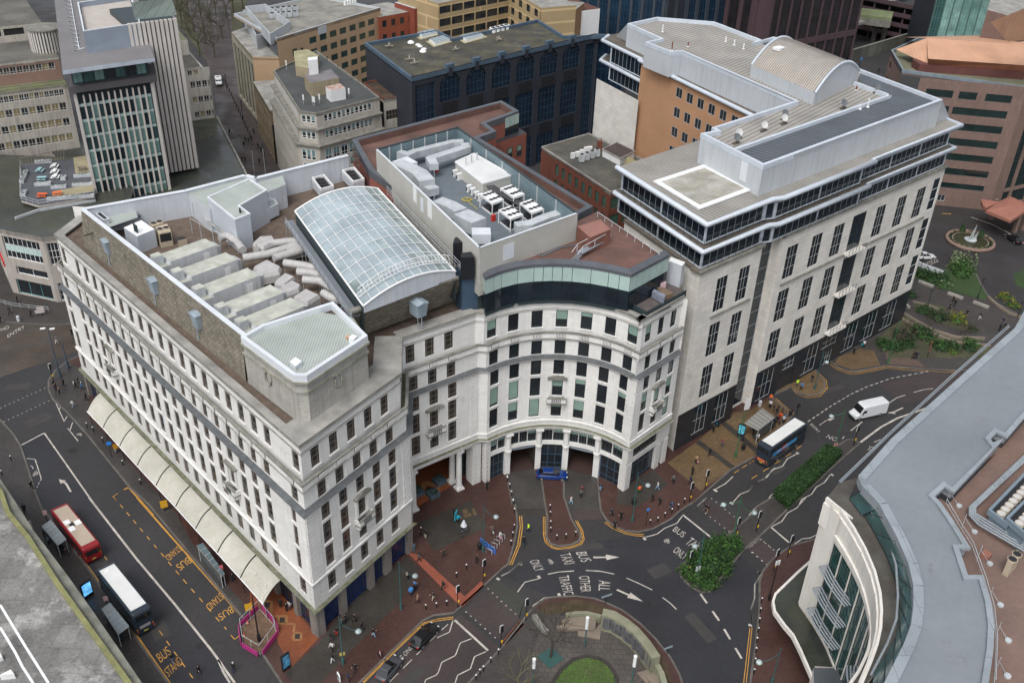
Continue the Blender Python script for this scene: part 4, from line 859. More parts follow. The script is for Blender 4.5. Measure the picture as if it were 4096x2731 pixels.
for i,(k,x,y,a,lab)in enumerate([(5,905,655,134.08+180,'leaning blue-grey vent nearest the far end of the long tile wall'),(5,1300,985,134.08+180,'second leaning blue-grey vent along the long tile wall'),(5,1665,1275,134.08+180,'leaning blue-grey vent nearest the corner block'),(6,1435,1180,42,'leaning blue-grey vent on the tile wall below the glass roof')]):
 p=g(k,x,y,34.2)+(-nM if k==5 else Vector((-.5,.6,0)))*.9-Z*.5
 if i==0:VP_.location=p;VP_.rotation_euler.z=math.radians(a);VP_['label']=lab
 else:copy_tree(VP_,VT,p,math.radians(a),lab)
mb=MBD.part('wall_prop')
for k,x,y in((5,965,800),(5,1120,925),(5,1168,975),(5,1510,1250),(9,1890,165),(9,2065,310)):
 p=g(k,x,y,31.6);mb.tube([Vector((p.x,p.y,ZR)),p+Vector((.6,.6,.6))],.1,M_FRM,4)
ZE=36.9;GA,GB,GC,GD=g(6,382,395,ZE),g(6,1085,205,ZE),g(6,1742,905,ZE),g(6,962,1198,ZE)
M_VG=mat('pale_roof_glass',(.25,.31,.335),.18,.25,.25,col2=(.36,.42,.445),mix=.8,fine=.06,spec=.6);M_VG2=mat('clear_roof_glass',(.12,.17,.17),.12,.4,.3,col2=(.3,.36,.36),mix=.7,fine=.1,spec=.6)
def vpt(u,v,h=0.0):
 a=GA.lerp(GD,v);b=GB.lerp(GC,v);p=a.lerp(b,u);return p+Z*(4*1.55*u*(1-u)+h)
gl_,gf=MB(),MB();NU,NV=11,10
for i in range(NU):
 for j in range(NV):gl_.poly([vpt(i/NU,j/NV),vpt(i/NU,(j+1)/NV),vpt((i+1)/NU,(j+1)/NV),vpt((i+1)/NU,j/NV)],M_VG2 if i>=NU-2 or random.random()<.04 else M_VG)
vault=thing('glass_vault','barrel-vaulted glass roof with white ribs over the atrium','glass roof',(GA+GC)/2)
gl_.build('glazing',vault)
for i in range(NU+1):gf.tube([vpt(i/NU,j/NV,.06)for j in range(NV+1)],.05 if 0<i<NU else.16,M_WHITE,4)
for j in range(NV+1):gf.tube([vpt(i/22,j/NV,.08)for i in range(23)],.055 if 0<j<NV else.16,M_WHITE,4)
gf.build('ribs',vault)
fs=MB()
for i in range(22):fs.poly([Vector((*vpt(i/22,1).xy,35.9)),Vector((*vpt((i+1)/22,1).xy,35.9)),vpt((i+1)/22,1),vpt(i/22,1)],M_WMETAL)
for i in range(22):fs.poly([Vector((*vpt(i/22,0).xy,32)),Vector((*vpt((i+1)/22,0).xy,32)),vpt((i+1)/22,0),vpt(i/22,0)],M_WMETAL)
fs.poly([Vector((*GA.xy,32)),Vector((*GD.xy,32)),GD,GA],M_FRM);fs.poly([Vector((*GB.xy,32)),Vector((*GC.xy,32)),GC,GB],M_FRM)
fs.build('fascia',vault)
wk=MB();dA=(GD-GA);dA.z=0;dA.normalize();nA=nrm(dA);wk.obox(Vector((GA.x,GA.y,0)),dA,-nA,-1,(GD-GA).length-1,-1.6,-.2,35.0,35.15,flat('steel_walkway',(.16,.18,.2),.5))
for s_ in range(16):
 p=GA+dA*(s_*2.0)+nA*1.55;wk.tube([Vector((p.x,p.y,32)),Vector((p.x,p.y,36.1))],.04,M_GALV,4)
for z0 in(35.6,36.1):wk.tube([Vector((*(GA+nA*1.55).xy,z0)),Vector((*(GD+nA*1.55).xy,z0))],.035,M_GALV,4)
wk2=wk.build('walkway',vault)
dB=(GC-GB);dB.z=0;dB.normalize();nB=nrm(dB);w2=MB()
for z0 in(36.0,36.6,37.1):w2 .tube([Vector((*(GB-nB*1.5).xy,z0)),Vector((*(GC-nB*1.5).xy,z0))],.04,M_GALV,4)
for s_ in range(18):p=GB+dB*(s_*1.75)-nB*1.5;w2 .tube([Vector((p.x,p.y,35.4)),Vector((p.x,p.y,37.1))],.03,M_GALV,4)
w2 .build('handrail',vault)
tg=MB();N_=26
def gp(t,du,h):p=vpt(t,.93);return p+dA*du+Z*(h+.35)
for du,h in((-.4,.1),(.4,.1),(0,1.1)):tg.tube([gp(i/N_,du,h)for i in range(N_+1)],.06,M_WHITE,4)
for i in range(N_):
 tg.tube([gp(i/N_,-.4,.1),gp((i+.5)/N_,0,1.1),gp((i+1)/N_,.4,.1)],.035,M_WHITE,3);tg.tube([gp(i/N_,.4,.1),gp(i/N_,-.4,.1)],.035,M_WHITE,3)
one('cleaning_gantry',tg,'arched white lattice gantry spanning the near end of the glass vault','gantry')
M_TERR=mat('terracotta_brick',(.24,.085,.06),.8,.12,.4,fine=.08,brick=(.45,.15,.85,.02,.08));M_BROOF=mat('brown_roof_felt',(.155,.082,.066),.85,.2,.25,col2=(.10,.06,.05),mix=.8,fine=.1)
M_CAPS=mat('slate_grey_capping',(.085,.092,.105),.5,.15,.8,fine=.05);M_PALEG=mat('pale_green_panel',(.36,.47,.44),.3,.1,.5,fine=.03);M_DGLS=glass('deep_glass',(.012,.02,.028))
TX=Building('terracotta_extension','brown-roofed terracotta block with a louvred plant enclosure behind the glass vault','building',g(2,1500,1150,0))
ZT=36.6
tq=[g(2,862,1182,ZT),g(2,2130,852,ZT),g(2,2280,940,ZT),g(2,2165,985,ZT),g(2,2000,1045,ZT),g(2,2090,1112,ZT),g(2,1940,1168,ZT),g(7,790,350,ZT),g(7,655,420,ZT),g(6,1950,720,ZT),g(2,1010,1440,ZT)]
TX.part('wall').prism(tq,0,ZT-1.2,M_TERR,M_BROOF);TX.part('parapet').ring(tq,.9,ZT-1.3,ZT,M_CAPS,True,.0);TX.part('parapet_lining').ring(tq,.1,ZT-1.2,ZT-.1,M_BROOF,True,-.95)
TX.part('lower_block').prism([g(3,225,1128,32.5),g(3,155,1080,32.5),g(2,2172,1090,32.5),g(2,2010,1140,32.5),g(2,2090,1215,32.5)],0,32.5,M_TERR,flat('terrace_floor',(.03,.03,.035),.5))
a_,b_=tq[3],tq[2];D=(b_-a_);D.z=0;L=D.length;D.normalize();n=nrm(D)
for i in range(3):
 TX.part('panel').obox(Vector((a_.x,a_.y,0)),D,n,L*i/3+.05,L*(i+1)/3-.05,0,.08,ZT-2.4,ZT-.5,M_PALEG)
TX.part('panel').obox(Vector((a_.x,a_.y,0)),D,n,0,L,0,.07,ZT-5,ZT-2.45,M_DGLS)
a_,b_=tq[10],tq[0];D=(b_-a_);D.z=0;L=D.length;D.normalize();n=nrm(D);TX.part('panel').obox(Vector((b_.x,b_.y,0)),-D,n,.1,L*.45,0,.08,ZT-4,ZT-.4,M_PALEG);TX.part('panel').obox(Vector((b_.x,b_.y,0)),-D,n,L*.45,L,0,.06,ZT-6,ZT-.4,M_DKBLUE)
rw=[(60,1290),(140,1268)]
for x,y in rw:
 p=onwall(g(3,225,1128,32.5),Vector((*(g(3,225,1128,32.5)-g(2,2090,1215,32.5)).xy,0)).normalized(),3,x,y+60)
 D=(g(3,225,1128,32.5)-g(2,2090,1215,32.5));D.z=0;D.normalize();TX.wins.append((p+nrm(D)*.03,D,nrm(D),1.3,2.2,(((),(),.1),M_FRM,M_GL,M_BLIND,.5)))
pf=[(6,1978,872),(6,2002,930),(6,2130,880),(7,150,845),(7,290,828),(7,450,822),(7,620,828),(7,780,845),(7,930,872),(7,1110,912),(7,1432,742)]
PT=[g(k,x,y,36.6)for k,x,y in pf]
hull=PT+[g(7,1340,740,36.2),g(7,830,388,36.2),g(7,640,480,36.2),g(6,1950,840,36.2),g(6,1850,800,36.2),g(6,1742,852,36.2),g(6,1802,914,36.2)]
TX.part('pavilion_roof').prism(hull,30.0,36.1,M_FRM,M_BROOF)
bd=TX.part('capping')
inn=[Vector((p.x,p.y,0))for p in PT];o1=offset(inn,.25);o2=offset(inn,-.75)
for i in range(len(inn)-1):bd.hexa([Vector((*q.xy,36.0))for q in(o1[i],o1[i+1],o2[i+1],o2[i])],[Vector((*o1[i].xy,36.45)),Vector((*o1[i+1].xy,36.45)),Vector((*o2[i+1].xy,36.75)),Vector((*o2[i].xy,36.75))],M_CAPS)
def resample(P_,step):
 out=[P_[0]]
 for a,b in zip(P_,P_[1:]):
  L=(b-a).length;k=max(1,round(L/step))
  for i in range(k):out.append(a.lerp(b,(i+1)/k))
 return out
F_=offset(inn,.1)
def smoothc(P_):
 out=[]
 for i in range(len(P_)-1):
  p0=P_[max(0,i-1)];p1,p2=P_[i],P_[i+1];p3=P_[min(len(P_)-1,i+2)]
  for s_ in range(2):
   t=s_/2;out.append(.5*((2*p1)+(-p0+p2)*t+(2*p0-5*p1+4*p2-p3)*t*t+(-p0+3*p1-3*p2+p3)*t*t*t))
 return out+[P_[-1]]
segs=[F_[0],F_[1]]+resample(F_[1:10],1.75)[1:]+resample(F_[9:11],1.6)[1:]
for a,b in zip(segs,segs[1:]):
 D=(b-a);L=D.length
 if L<.2:continue
 D/=L;n=nrm(D);q=MB();q.obox(a,D,n,.04,L-.04,0,.06,33.7,35.98,M_PALEG);q.build('panel',TX.root)
 q=MB();q.obox(a,D,n,.03,L-.03,0,.05,30.7,33.66,M_DGLS);q.build('window',TX.root)
nv=MB();nv.prism([g(6,x,y,36.4)for x,y in((1745,850),(1800,912),(1978,880),(1978,850),(1850,805))],30,36.4,M_DKBLUE,M_CAPS);nv.build('stair_box',TX.root)
te=[g(7,1090,1170,30.9),g(7,1245,1255,30.9),g(7,1580,1070,30.9),g(7,1500,1010,30.9),g(7,1400,985,30.9)]
tp=MB();tp.prism(te,30.0,30.7,M_FRM,mat('dark_roof_gravel',(.10,.085,.08),.95,.2,1,fine=.5));tp.ring(te[:3],.12,30.7,31.1,M_FRM,False);tp.build('terrace',TX.root)
pw=MB();a_,b_=g(7,1405,985,30.9),g(7,1520,1030,30.9);pw.prism([a_,b_,b_+Vector((.6,1.2,0)),a_+Vector((.6,1.2,0))],30.7,34.3,M_WMETAL,M_WHITE);pw.build('screen_wall',TX.root)
rbox('covered_furniture','grey tarpaulin draped over furniture on the small roof terrace','tarpaulin',7,[(1290,1070),(1390,1130),(1405,1100),(1310,1050)],(1300,1120),30.9,mat('tarpaulin',(.2,.22,.28),.6,.2,2,bump=.4),zz=31.9)
rbox('garden_table','brown wooden table pushed together with boxes on the roof terrace','table',7,[(1390,1110),(1470,1085),(1400,1040),(1320,1030)],(1390,1140),30.9,flat('weathered_wood',(.17,.12,.08)),zz=31.7)
rbox('parasol','folded pink parasol bundle at the back of the roof terrace','parasol',7,[(1360,1010),(1410,1000),(1405,985),(1370,985)],(1365,1040),30.9,flat('pink_cloth',(.5,.36,.38)),zz=32.1)
ZQ,ZK=40.4,36.7
M_CRML=mat('cream_ribbed_cladding',(.47,.465,.43),.6,.08,.4,fine=.04,brick=(60,.28,.72,.05,.0));M_LOUV=mat('blue_grey_louvres',(.24,.33,.37),.5,.1,.6,fine=.05,brick=(60,.3,.35,.1,.0));M_PDECK=mat('grey_roof_deck',(.125,.15,.17),.7,.15,.4,fine=.08,brick=(2.5,1.2,.85,.03,.05))
eq=[g(2,1070,1267,ZQ),g(2,1760,1080,ZQ),g(7,657,411,ZQ),g(6,1945,705,ZQ)]
pe=Building('plant_enclosure','open-topped cream ribbed enclosure full of ducts and chillers','plant enclosure',(eq[0]+eq[2])/2-Z*4)
pe.part('deck').prism(eq,33,ZK,M_CRML,M_PDECK)
for i,(a,b)in enumerate(zip(eq,eq[1:]+eq[:1])):
 D=(b-a);D.z=0;L=D.length;D.normalize();n=Vector((-D.y,D.x,0));q=MB();A0=Vector((a.x,a.y,0))
 q.obox(A0,D,n,0,L,-.05,.05,ZK-2,ZQ,M_CRML);q.obox(A0,D,n,0,L,-.14,-.055,ZK,ZQ-.1,M_LOUV);q.obox(A0,D,n,-.1,L+.1,-.2,.1,ZQ,ZQ+.1,M_FRM if i in(0,1)else M_COPING)
 for u in[L*t/7 for t in range(1,7)]:q.obox(A0,D,n,u-.08,u+.08,-.32,-.15,ZK,ZQ-.1,M_GALV)
 q.build('screen',pe.root)
pe.finish()
def door_on(A,B,k,x,y,w_,h_,m,parent,z0=None):
 D=(B-A);D.z=0;D.normalize();n=nrm(D);p=onwall(Vector((A.x,A.y,0)),D,k,x,y);z0=p.z if z0 is None else z0;mb=MB();mb.obox(Vector((p.x,p.y,0)),D,n,0,w_,0,.09,z0,z0+h_,m);return mb.build('door',parent)
door_on(eq[3],eq[2],6,2142,812,1.9,2.3,M_COPING,pe.root);door_on(eq[0],eq[3],6,1450,385,1.0,2.2,M_COPING,pe.root);door_on(eq[0],eq[3],6,1388,300,1.3,2.6,M_WHITE,pe.root);door_on(eq[0],eq[3],6,1510,430,1.5,2.6,M_WHITE,pe.root)
rbox('plant_house','white flat-roofed plant house standing on the grey deck inside the enclosure','plant house',2,[(1975,1555),(2222,1484),(1898,1302),(1742,1373)],(1985,1665),ZK,mat('off_white_panel',(.50,.49,.45),.6,.08,.5,fine=.04),mat('white_ribbed_roof',(.62,.63,.62),.5,.1,.4,fine=.04,stripe=(.7,40,.75,.06)),extra=lambda mb,q,z1:[mb.ring(q,.2,z1-.2,z1+.08,M_WHITE,True,.1)]+[mb.tube([q[2]*(1-a)+q[3]*a+(q[0]-q[3])*.25+Z*0,q[2]*(1-a)+q[3]*a+(q[0]-q[3])*.25+Z*1.3],.12,M_GALV,6)for a in(.2,.5,.8)])
def chiller(top,base,lab,z1):
 q=gs(6,top,z1);c=sum(q,Vector())/4
 r=thing('chiller',lab,'chiller',Vector((c.x,c.y,ZK)),'four white chillers with six fans each');mb=MB();mb.prism(q,z1-.35,z1,M_WHITE,M_WHITE,True);fans(mb,q,z1,3,2,.36,M_WHITE);mb.build('fan_deck',r)
 f=MB()
 for p in q:f.tube([Vector((p.x,p.y,ZK)),p],.09,M_WHITE,4)
 lowq=[p+(c-p)*.12 for p in q];f.prism([Vector((p.x,p.y,0))for p in lowq],ZK,ZK+.35,M_WHITE,M_BLK);f.build('frame',r)
 cl=MB();a0,a1,b0,b1=q[0],q[1],q[3],q[2]
 for t in range(3):
  p0,p1=a0 .lerp(a1,t/3+.03),a0 .lerp(a1,(t+1)/3-.03);r0,r1=b0 .lerp(b1,t/3+.03),b0 .lerp(b1,(t+1)/3-.03);m0,m1=p0 .lerp(r0,.35),p1 .lerp(r1,.35)
  cl.poly([p0-Z*.35,p1-Z*.35,Vector((*m1 .xy,ZK+.5)),Vector((*m0 .xy,ZK+.5))],M_BLK)
 cl.build('coil',r)
chiller([(2055,325),(2148,290),(2045,215),(1952,248)][::1],None,'white six-fan chiller, leftmost, near the coiled yellow hose',38.9)
chiller([(2210,455),(2313,418),(2210,345),(2110,378)],None,'white six-fan chiller nearest the front wall of the enclosure',38.9)
chiller([(2235,275),(2324,243),(2215,165),(2125,195)],None,'white six-fan chiller nearest the plant house wall',38.9)
chiller([(2390,405),(2490,370),(2382,288),(2290,320)],None,'white six-fan chiller, rightmost, by the louvred side wall',38.9)
def rduct(name,lab,k,pts,w_,h_,z1,m=M_GALV,grp='square galvanised ducts in the enclosure'):
 mb=MB();P_=gs(k,pts,z1)if k else pts;Q_=[Vector((p.x,p.y,0))for p in P_];A,B=offset(Q_,w_/2),offset(Q_,-w_/2)
 for i in range(len(Q_)-1):mb.hexa([Vector((*q.xy,z1-h_))for q in(A[i],A[i+1],B[i+1],B[i])],[Vector((*q.xy,z1))for q in(A[i],A[i+1],B[i+1],B[i])],m)
 for p in Q_:mb.tube([Vector((p.x,p.y,ZK)),Vector((p.x,p.y,z1-h_))],.07,m,4)
 return one(name,mb,lab,'duct',grp)
rduct('air_duct','wide galvanised duct stepping down beside the left enclosure wall',6,[(1240,-30),(1360,20),(1440,60),(1500,130)],2.6,1.8,39.6)
rduct('air_duct','galvanised duct continuing to a narrow hood left of the deck centre',6,[(1500,160),(1560,200)],1.9,1.2,38.6)
rduct('air_duct','flat galvanised duct with a square mouth halfway along the left side',6,[(1590,290),(1700,330),(1790,380)],2.2,1.4,39.3)
rduct('air_duct','large galvanised duct with a bright hood near the front left corner',6,[(1790,395),(1940,470)],2.8,1.9,39.4)
rduct('air_duct','white topped duct hood close to the front corner of the enclosure',6,[(1880,560),(2040,560)],2.2,1.5,38.9,M_COPING)
rduct('air_duct','twisting silver duct along the rear wall of the enclosure',2,[(1260,1280),(1340,1300),(1400,1275),(1560,1235),(1720,1195),(1810,1190)],1.3,1.2,39.2)
rduct('air_duct','long flat-topped silver duct returning from the rear wall',2,[(1820,1210),(1830,1240),(1530,1335),(1560,1390)],1.5,1.1,39.3)
rduct('air_duct','galvanised duct in the front right corner of the enclosure',7,[(130,500),(250,490),(400,430),(560,380)],1.6,1.2,38.6)
rbox('duct_hood','white ribbed duct hood behind the left wall of the enclosure','duct',2,[(1200,1370),(1330,1325),(1420,1375),(1320,1400)],(1320,1470),ZK,M_COPING,zz=39.4)
for i,(x,y)in enumerate(((1742,95),(1775,125),(1858,225),(1890,250),(1922,280),(1948,300))):
 p=g(6,x,y,ZK);mb=MB();mb.box(p+Z*.55,(.9,.45,1.1),M_WHITE,42);mb.box(p+Z*.55+nrm(hdir(-48))*.0+Vector((-.28,-.2,0)),(.5,.1,.6),M_BLK,42)
 one('wall_condenser',mb,['topmost small white condenser by the plant house','second small white condenser by the plant house','third small white condenser by the plant house','fourth small white condenser by the plant house','fifth small white condenser by the plant house','lowest small white condenser, next to the leftmost chiller'][i],'condenser','small condensers along the plant house')
for(k,x,y,lab)in((6,1582,60,'red cabinet standing alone in the middle of the grey deck'),(6,2062,475,'red extinguisher box between the two left chillers')):
 p=g(k,x,y,ZK);mb=MB();mb.box(p+Z*.5,(.6,.4,1.0),flat('signal_red',(.45,.03,.02)),40);one('extinguisher_box',mb,lab,'extinguisher box')
mb=MB();c0=g(6,1840,295,ZK+.05)
mb.tube([c0+Vector((math.cos(t*.5)*(.9-.01*t),math.sin(t*.5)*(.55),.02*t/5))for t in range(30)]+gs(6,[(1870,330),(1900,350),(1930,375)],ZK+.05),.06,flat('yellow_hose',(.5,.4,.05)),4);one('hose',mb,'coiled yellow hose lying on the grey deck','hose')
for i in range(3):
 mb=MB();mb.tube([g(6,2010+i*25,180-i*3,38.2),g(6,2331+i*25,375-i*3,38.2),g(7,290+i*20,440,38.2)],.16,flat('dark_pipe_lagging',(.07,.07,.075)),6);one('pipe',mb,['first','second','third'][i]+' of the dark lagged pipes running between the chillers','pipe','dark pipes between the chillers')
for(k,top,base,z0,lab)in((6,[(1720,665),(1842,650),(1820,605),(1735,615)],(1722,770),35.5,'tall black vent box against the enclosure wall'),(6,[(1785,785),(1900,780),(1875,735),(1790,745)],(1800,875),35.5,'black vent box nearest the curved pavilion'),(6,[(1105,10),(1200,0),(1180,-20),(1105,-12)],(1110,110),34,'black vent box at the head of the glass vault'),(2,[(1100,1425),(1200,1410),(1180,1385),(1105,1395)],(1110,1500),34,'upper black vent box beside the navy cladding')):
 rbox('vent_box',lab,'vent',k,top,base,z0,flat('black_box',(.014,.015,.018),.4),zz=z0+3.4,group='black vent boxes')
rbox('roof_hut','brown flat-roofed hut with dark openings on the brown roof','hut',7,[(765,615),(938,545),(850,462),(655,520)],(770,665),36.1,mat('brown_hut_wall',(.18,.08,.06),.8),mat('brown_hut_roof',(.26,.13,.105),.8,.1),zz=38.6)
mb=MB();P_=gs(7,[(650,720),(700,750),(900,640),(960,660)],37.0)
A=P_[1];B=P_[2];D=(B-A);D.z=0;L=D.length;D.normalize();n=nrm(D);M_STEEL=flat('grey_steel',(.22,.25,.28),.5)
mb.obox(Vector((A.x,A.y,0)),D,n,0,L,-1,0,36.85,36.98,M_STEEL)
for s_ in range(4):mb.obox(Vector((A.x,A.y,0)),D,n,-.3-.3*s_,-.02-.3*s_,-1,0,36.65-.16*s_,36.7-.16*s_,M_STEEL);mb.obox(Vector((A.x,A.y,0)),D,n,L+.02+.3*s_,L+.3+.3*s_,-1,0,36.65-.16*s_,36.7-.16*s_,M_STEEL)
for e in(-1,0):
 for u in(0,L*.5,L):mb.tube([A+D*u+n*e+Z*0,A+D*u+n*e+Z*1.1],.04,M_COPING,4)
 mb.tube([A+D*-1.2+n*e+Z*.3,A+n*e+Z*1.1,A+D*L+n*e+Z*1.1,A+D*(L+1.2)+n*e+Z*.3],.045,M_COPING,4)
one('access_steps',mb,'steel step-over bridge with handrails on the brown roof','steps')
mb=MB()
for z0 in(36.5,36.9):mb.tube([g(7,830,400,z0),g(7,1100,580,z0),g(7,1350,750,z0)],.04,M_COPING,4)
for t in range(9):p=g(7,830,400,36.9).lerp(g(7,1350,750,36.9),t/8);mb.tube([p-Z*.9,p],.04,M_COPING,4)
one('guard_rail',mb,'pale guard rail along the right edge of the brown roof','railing')
mb=MB();mb.tube(gs(7,[(300,745),(350,775),(520,700),(640,680)],36.2),.12,flat('dark_tray',(.1,.11,.12)),5);mb.tube(gs(7,[(320,735),(360,760),(520,690)],36.2),.1,flat('dark_tray',(.1,.11,.12)),5);one('cable_run',mb,'dark cable loop lying on the brown roof','cable')
TX.finish()
M_LIME=mat('pale_limestone',(.62,.595,.55),.8,.08,.4,fine=.06,brick=(1.9,.95,.78,.03,.06),streak=.05,spots=((.45,.41,.36),.3,.6,.5))
M_ORNG=mat('orange_render',(.42,.235,.13),.85,.08,.2,fine=.05,brick=(4.2,4.05,.88,.03,.03))
M_GRAN=mat('black_granite',(.022,.025,.031),.3,.15,.4,fine=.1,brick=(1.6,.8,.6,.03,.1))
M_TUBE=mat('white_round_gutter',(.50,.55,.61),.4,.08,.6,fine=.05)
M_SKIRT=mat('silver_cladding',(.46,.49,.52),.4,.06,.3,fine=.03,stripe=(1.6,0,.85,.02),streak=.14)
M_RIBR=mat('tan_ribbed_roof',(.29,.275,.25),.7,.15,.3,fine=.08,stripe=(.7,-38,.5,.3))
M_RIBR2=mat('tan_ribbed_roof_b',(.30,.285,.26),.7,.15,.3,fine=.08,stripe=(.9,40,.5,.25))
M_RIBD=mat('dark_ribbed_roof',(.10,.115,.13),.6,.15,.3,fine=.08,stripe=(1.0,-55,.4,.35))
M_TERF=mat('weathered_terrace',(.12,.105,.085),.9,.25,.5,fine=.25)
M_WBAR=flat('pale_window_bar',(.42,.43,.43))
def sty_tri():return(((.36,.62),(.33,.66),.065),M_WBAR,M_GL)
def sty_strip(k):return lambda:((tuple((i+1)/k for i in range(k-1)),(),.09),flat('grey_window_bar',(.35,.38,.4)),M_DGLS)
b2=Building('stone_office_building','long pale stone office block with black granite base and grey metal roof','office building',(27.6,124.4,0))
A2=Vector((26.9,125.6,0));DF=hdir(41.04);nF=nrm(DF)
K2=Vector((41.97,138.73,0));SD=(Vector((18.2,141,0))-Vector((27.6,124.4,0))).normalized();A2b=A2+SD*19.5
MAINL=48.6;K3=K2+DF*MAINL
rows2=[(8.6,14.7),(16.5,22.5),(24.65,30.6)]
b2 .wall(A2,A2+DF*14.6,7.3,33.2,grid([(4.5,7.1),(9.8,12.4)],rows2),M_LIME,.12,sty_tri)
big=[(19.8,23.9)]
b2 .wall(K2,K3,7.2,33.2,grid([(1.7,4.7),(8.45,11.35),(14.6,17.6),(27.2,30.2),(33.9,36.9),(40.3,43.3)],rows2)+[(19.8,23.9,a-.4,b+.4,lambda:(((.5,),(.45,),.07),M_FRM,M_DGLS))for a,b in rows2]+[(45.6,48.0,a+.2,b+.6,lambda:(((),(.33,.66),.09),M_WHITE,M_DGLS))for a,b in rows2],M_LIME,.12,sty_tri)
b2 .wall(A2b,A2,0,33.2,[],M_LIME,.3)
rc=A2+DF*14.6-nF*1.7;rc2=K2-nF*1.7
b2 .wall(A2+DF*14.6,rc,0,33.2,[],M_LIME);b2 .wall(rc,rc2,0,33.2,[(1.0,5.0,.5,32.6,lambda:(((.4,),tuple((i+1)/12 for i in range(11)),.08),M_FRM if 0 else flat('grey_window_bar',(.35,.38,.4)),M_DGLS))],M_LIME,.1);b2 .wall(rc2,K2,0,33.2,[],M_LIME)
K4=K3+SD*16;b2 .wall(K3,K4,0,33.2,grid([(.3,3.2)],rows2),M_LIME,.12,sty_tri)
def sty_gr():return(((.35,.65),(.5,),.06),M_WBAR,M_DGLS)
b2 .wall(A2,A2+DF*14.6,0,7.3,[(4.0,7.4,1.3,6.9),(9.3,12.7,1.3,6.9)],M_GRAN,.2,sty_gr)
b2 .wall(K2,K3,0,7.2,[(1.0,5.2,.6,6.6),(7.6,11.0,4.4,6.6),(7.0,11.5,.02,3.6,lambda:(((),(),.1),M_FRM,flat('garage_dark',(.03,.03,.03)))),(14.0,18.3,.6,6.6),(19.4,24.2,4.2,6.6),(21,23.5,.05,3.2),(26.6,30.9,.6,6.6),(33.2,37.5,.6,6.6),(39.8,44.2,.6,6.6)],M_GRAN,.2,sty_gr)
w_=b2 .part('wall')
for u0,u1 in((6,19.2),(25.5,45)):w_.obox(K2,DF,nF,u0-4.5,u1,0,.3,23.8,24.05,M_CORN)
w_.obox(A2,DF,nF,4,13.5,0,.3,24.0,24.25,M_CORN)
lg=MB();lg.obox(A2,DF,nF,-.3,14.6,-1.6,.35,32.9,33.3,M_TERF);lg.obox(A2,DF,nF,-.3,14.8,.0,.4,33.0,33.45,M_CORN);lg.build('ledge',b2 .root)
lg=MB();lg.obox(K2,DF,nF,-.3,MAINL+.3,-1.6,.3,32.9,33.3,M_TERF);lg.obox(K2,DF,nF,-.3,MAINL+.3,.0,.4,33.0,33.42,M_CORN);lg.build('ledge',b2 .root)
lg=MB();lg.obox(A2b,-SD,nrm(-SD),0,19.5,-1.6,.2,32.88,33.27,M_TERF);lg.build('ledge',b2 .root)
for a,b in rows2:
 bc=MB();bc.obox(K2,DF,nF,19.2,24.5,0,1.1,a-.75,a-.45,M_LIME);bc.tube([K2+DF*19.3+nF*1.05+Z*(a+.5),K2+DF*24.4+nF*1.05+Z*(a+.5)],.05,M_FRM,4)
 for t in range(6):bc.tube([K2+DF*(19.3+t*1.02)+nF*1.05+Z*(a-.45),K2+DF*(19.3+t*1.02)+nF*1.05+Z*(a+.5)],.04,M_FRM,4)
 bc.build('balcony',b2 .root)
ROOF_OUT=lambda o:offset([A2b+SD*1,A2,A2+DF*15.4,K2+DF*.6,K3,K3+SD*12],o)
def stepped(o,jog):
 P=[A2b+SD*3,A2,A2+DF*15.2,A2+DF*15.2-nF*0,K2+DF*-.3,K3,K3+SD*16]
 base=offset([A2b+SD*3,A2,A2+DF*14.4,A2+DF*16.2+nF*jog,K2+DF*20.2+nF*jog,K2+DF*20.2+nF*(jog-.5),K3+nF*(jog-.5),K3+SD*16+nF*(jog-.5)],o);return base
for(z0,z1,off,jg)in((33.3,36.5,-.5,.0),(37.1,40.9,-.8,.0)):
 P_=stepped(off,.7)
 for i in range(len(P_)-1):
  L_=(P_[i+1]-P_[i]).length
  if L_<.7:b2 .wall(P_[i],P_[i+1],z0,z1,[],M_FRM);continue
  k=max(1,int(L_/9));seg=(L_-.4)/k
  b2 .wall(P_[i],P_[i+1],z0,z1,[(.2+seg*j+.1,.2+seg*(j+1)-.1,z0+.15,z1-.15,sty_strip(max(1,int(seg/1.5))))for j in range(k)],M_TUBE,.12)
for zg,off in((36.7,.25),(41.0,.25)):
 P_=stepped(off,.7);Q_=stepped(off-4.5,.7);rb=b2 .part('roof_slab')
 if zg<40:
  for i in range(len(P_)-1):rb.hexa([Vector((*q.xy,zg-.3))for q in(P_[i],P_[i+1],Q_[i+1],Q_[i])],[Vector((*q.xy,zg+.15))for q in(P_[i],P_[i+1],Q_[i+1],Q_[i])],M_TERF)
 gt=MB();gt.tube([Vector((*p.xy,zg))for p in stepped(off+.1,.7)],.42,M_TUBE,8);gt.tube([Vector((*p.xy,zg-.55))for p in stepped(off-.3,.7)],.25,M_TUBE,6);gt.build('gutter',b2 .root)
for zg,off in((37.9,-.2),(38.2,-.2),(34.2,-.15),(34.5,-.15)):
 rl=b2 .part('terrace_rail');rl.tube([Vector((*p.xy,zg))for p in stepped(off,.7)[:6]],.03,M_FRM,3)
for zb,off in((36.9,-.2),(33.3,-.15)):
 P_=resample(stepped(off,.7)[:6],1.6)
 for p in P_:b2 .part('terrace_rail').tube([Vector((*p.xy,zb)),Vector((*p.xy,zb+1.3))],.03,M_FRM,3)
O_=stepped(.2,0);og=g(3,1200,525,40.8);og2=g(3,2110,970,40.8);oD=(og2-og);oD.z=0;oD.normalize()
st1,st2=g(3,820,665,33.2),g(3,1170,850,33.2)
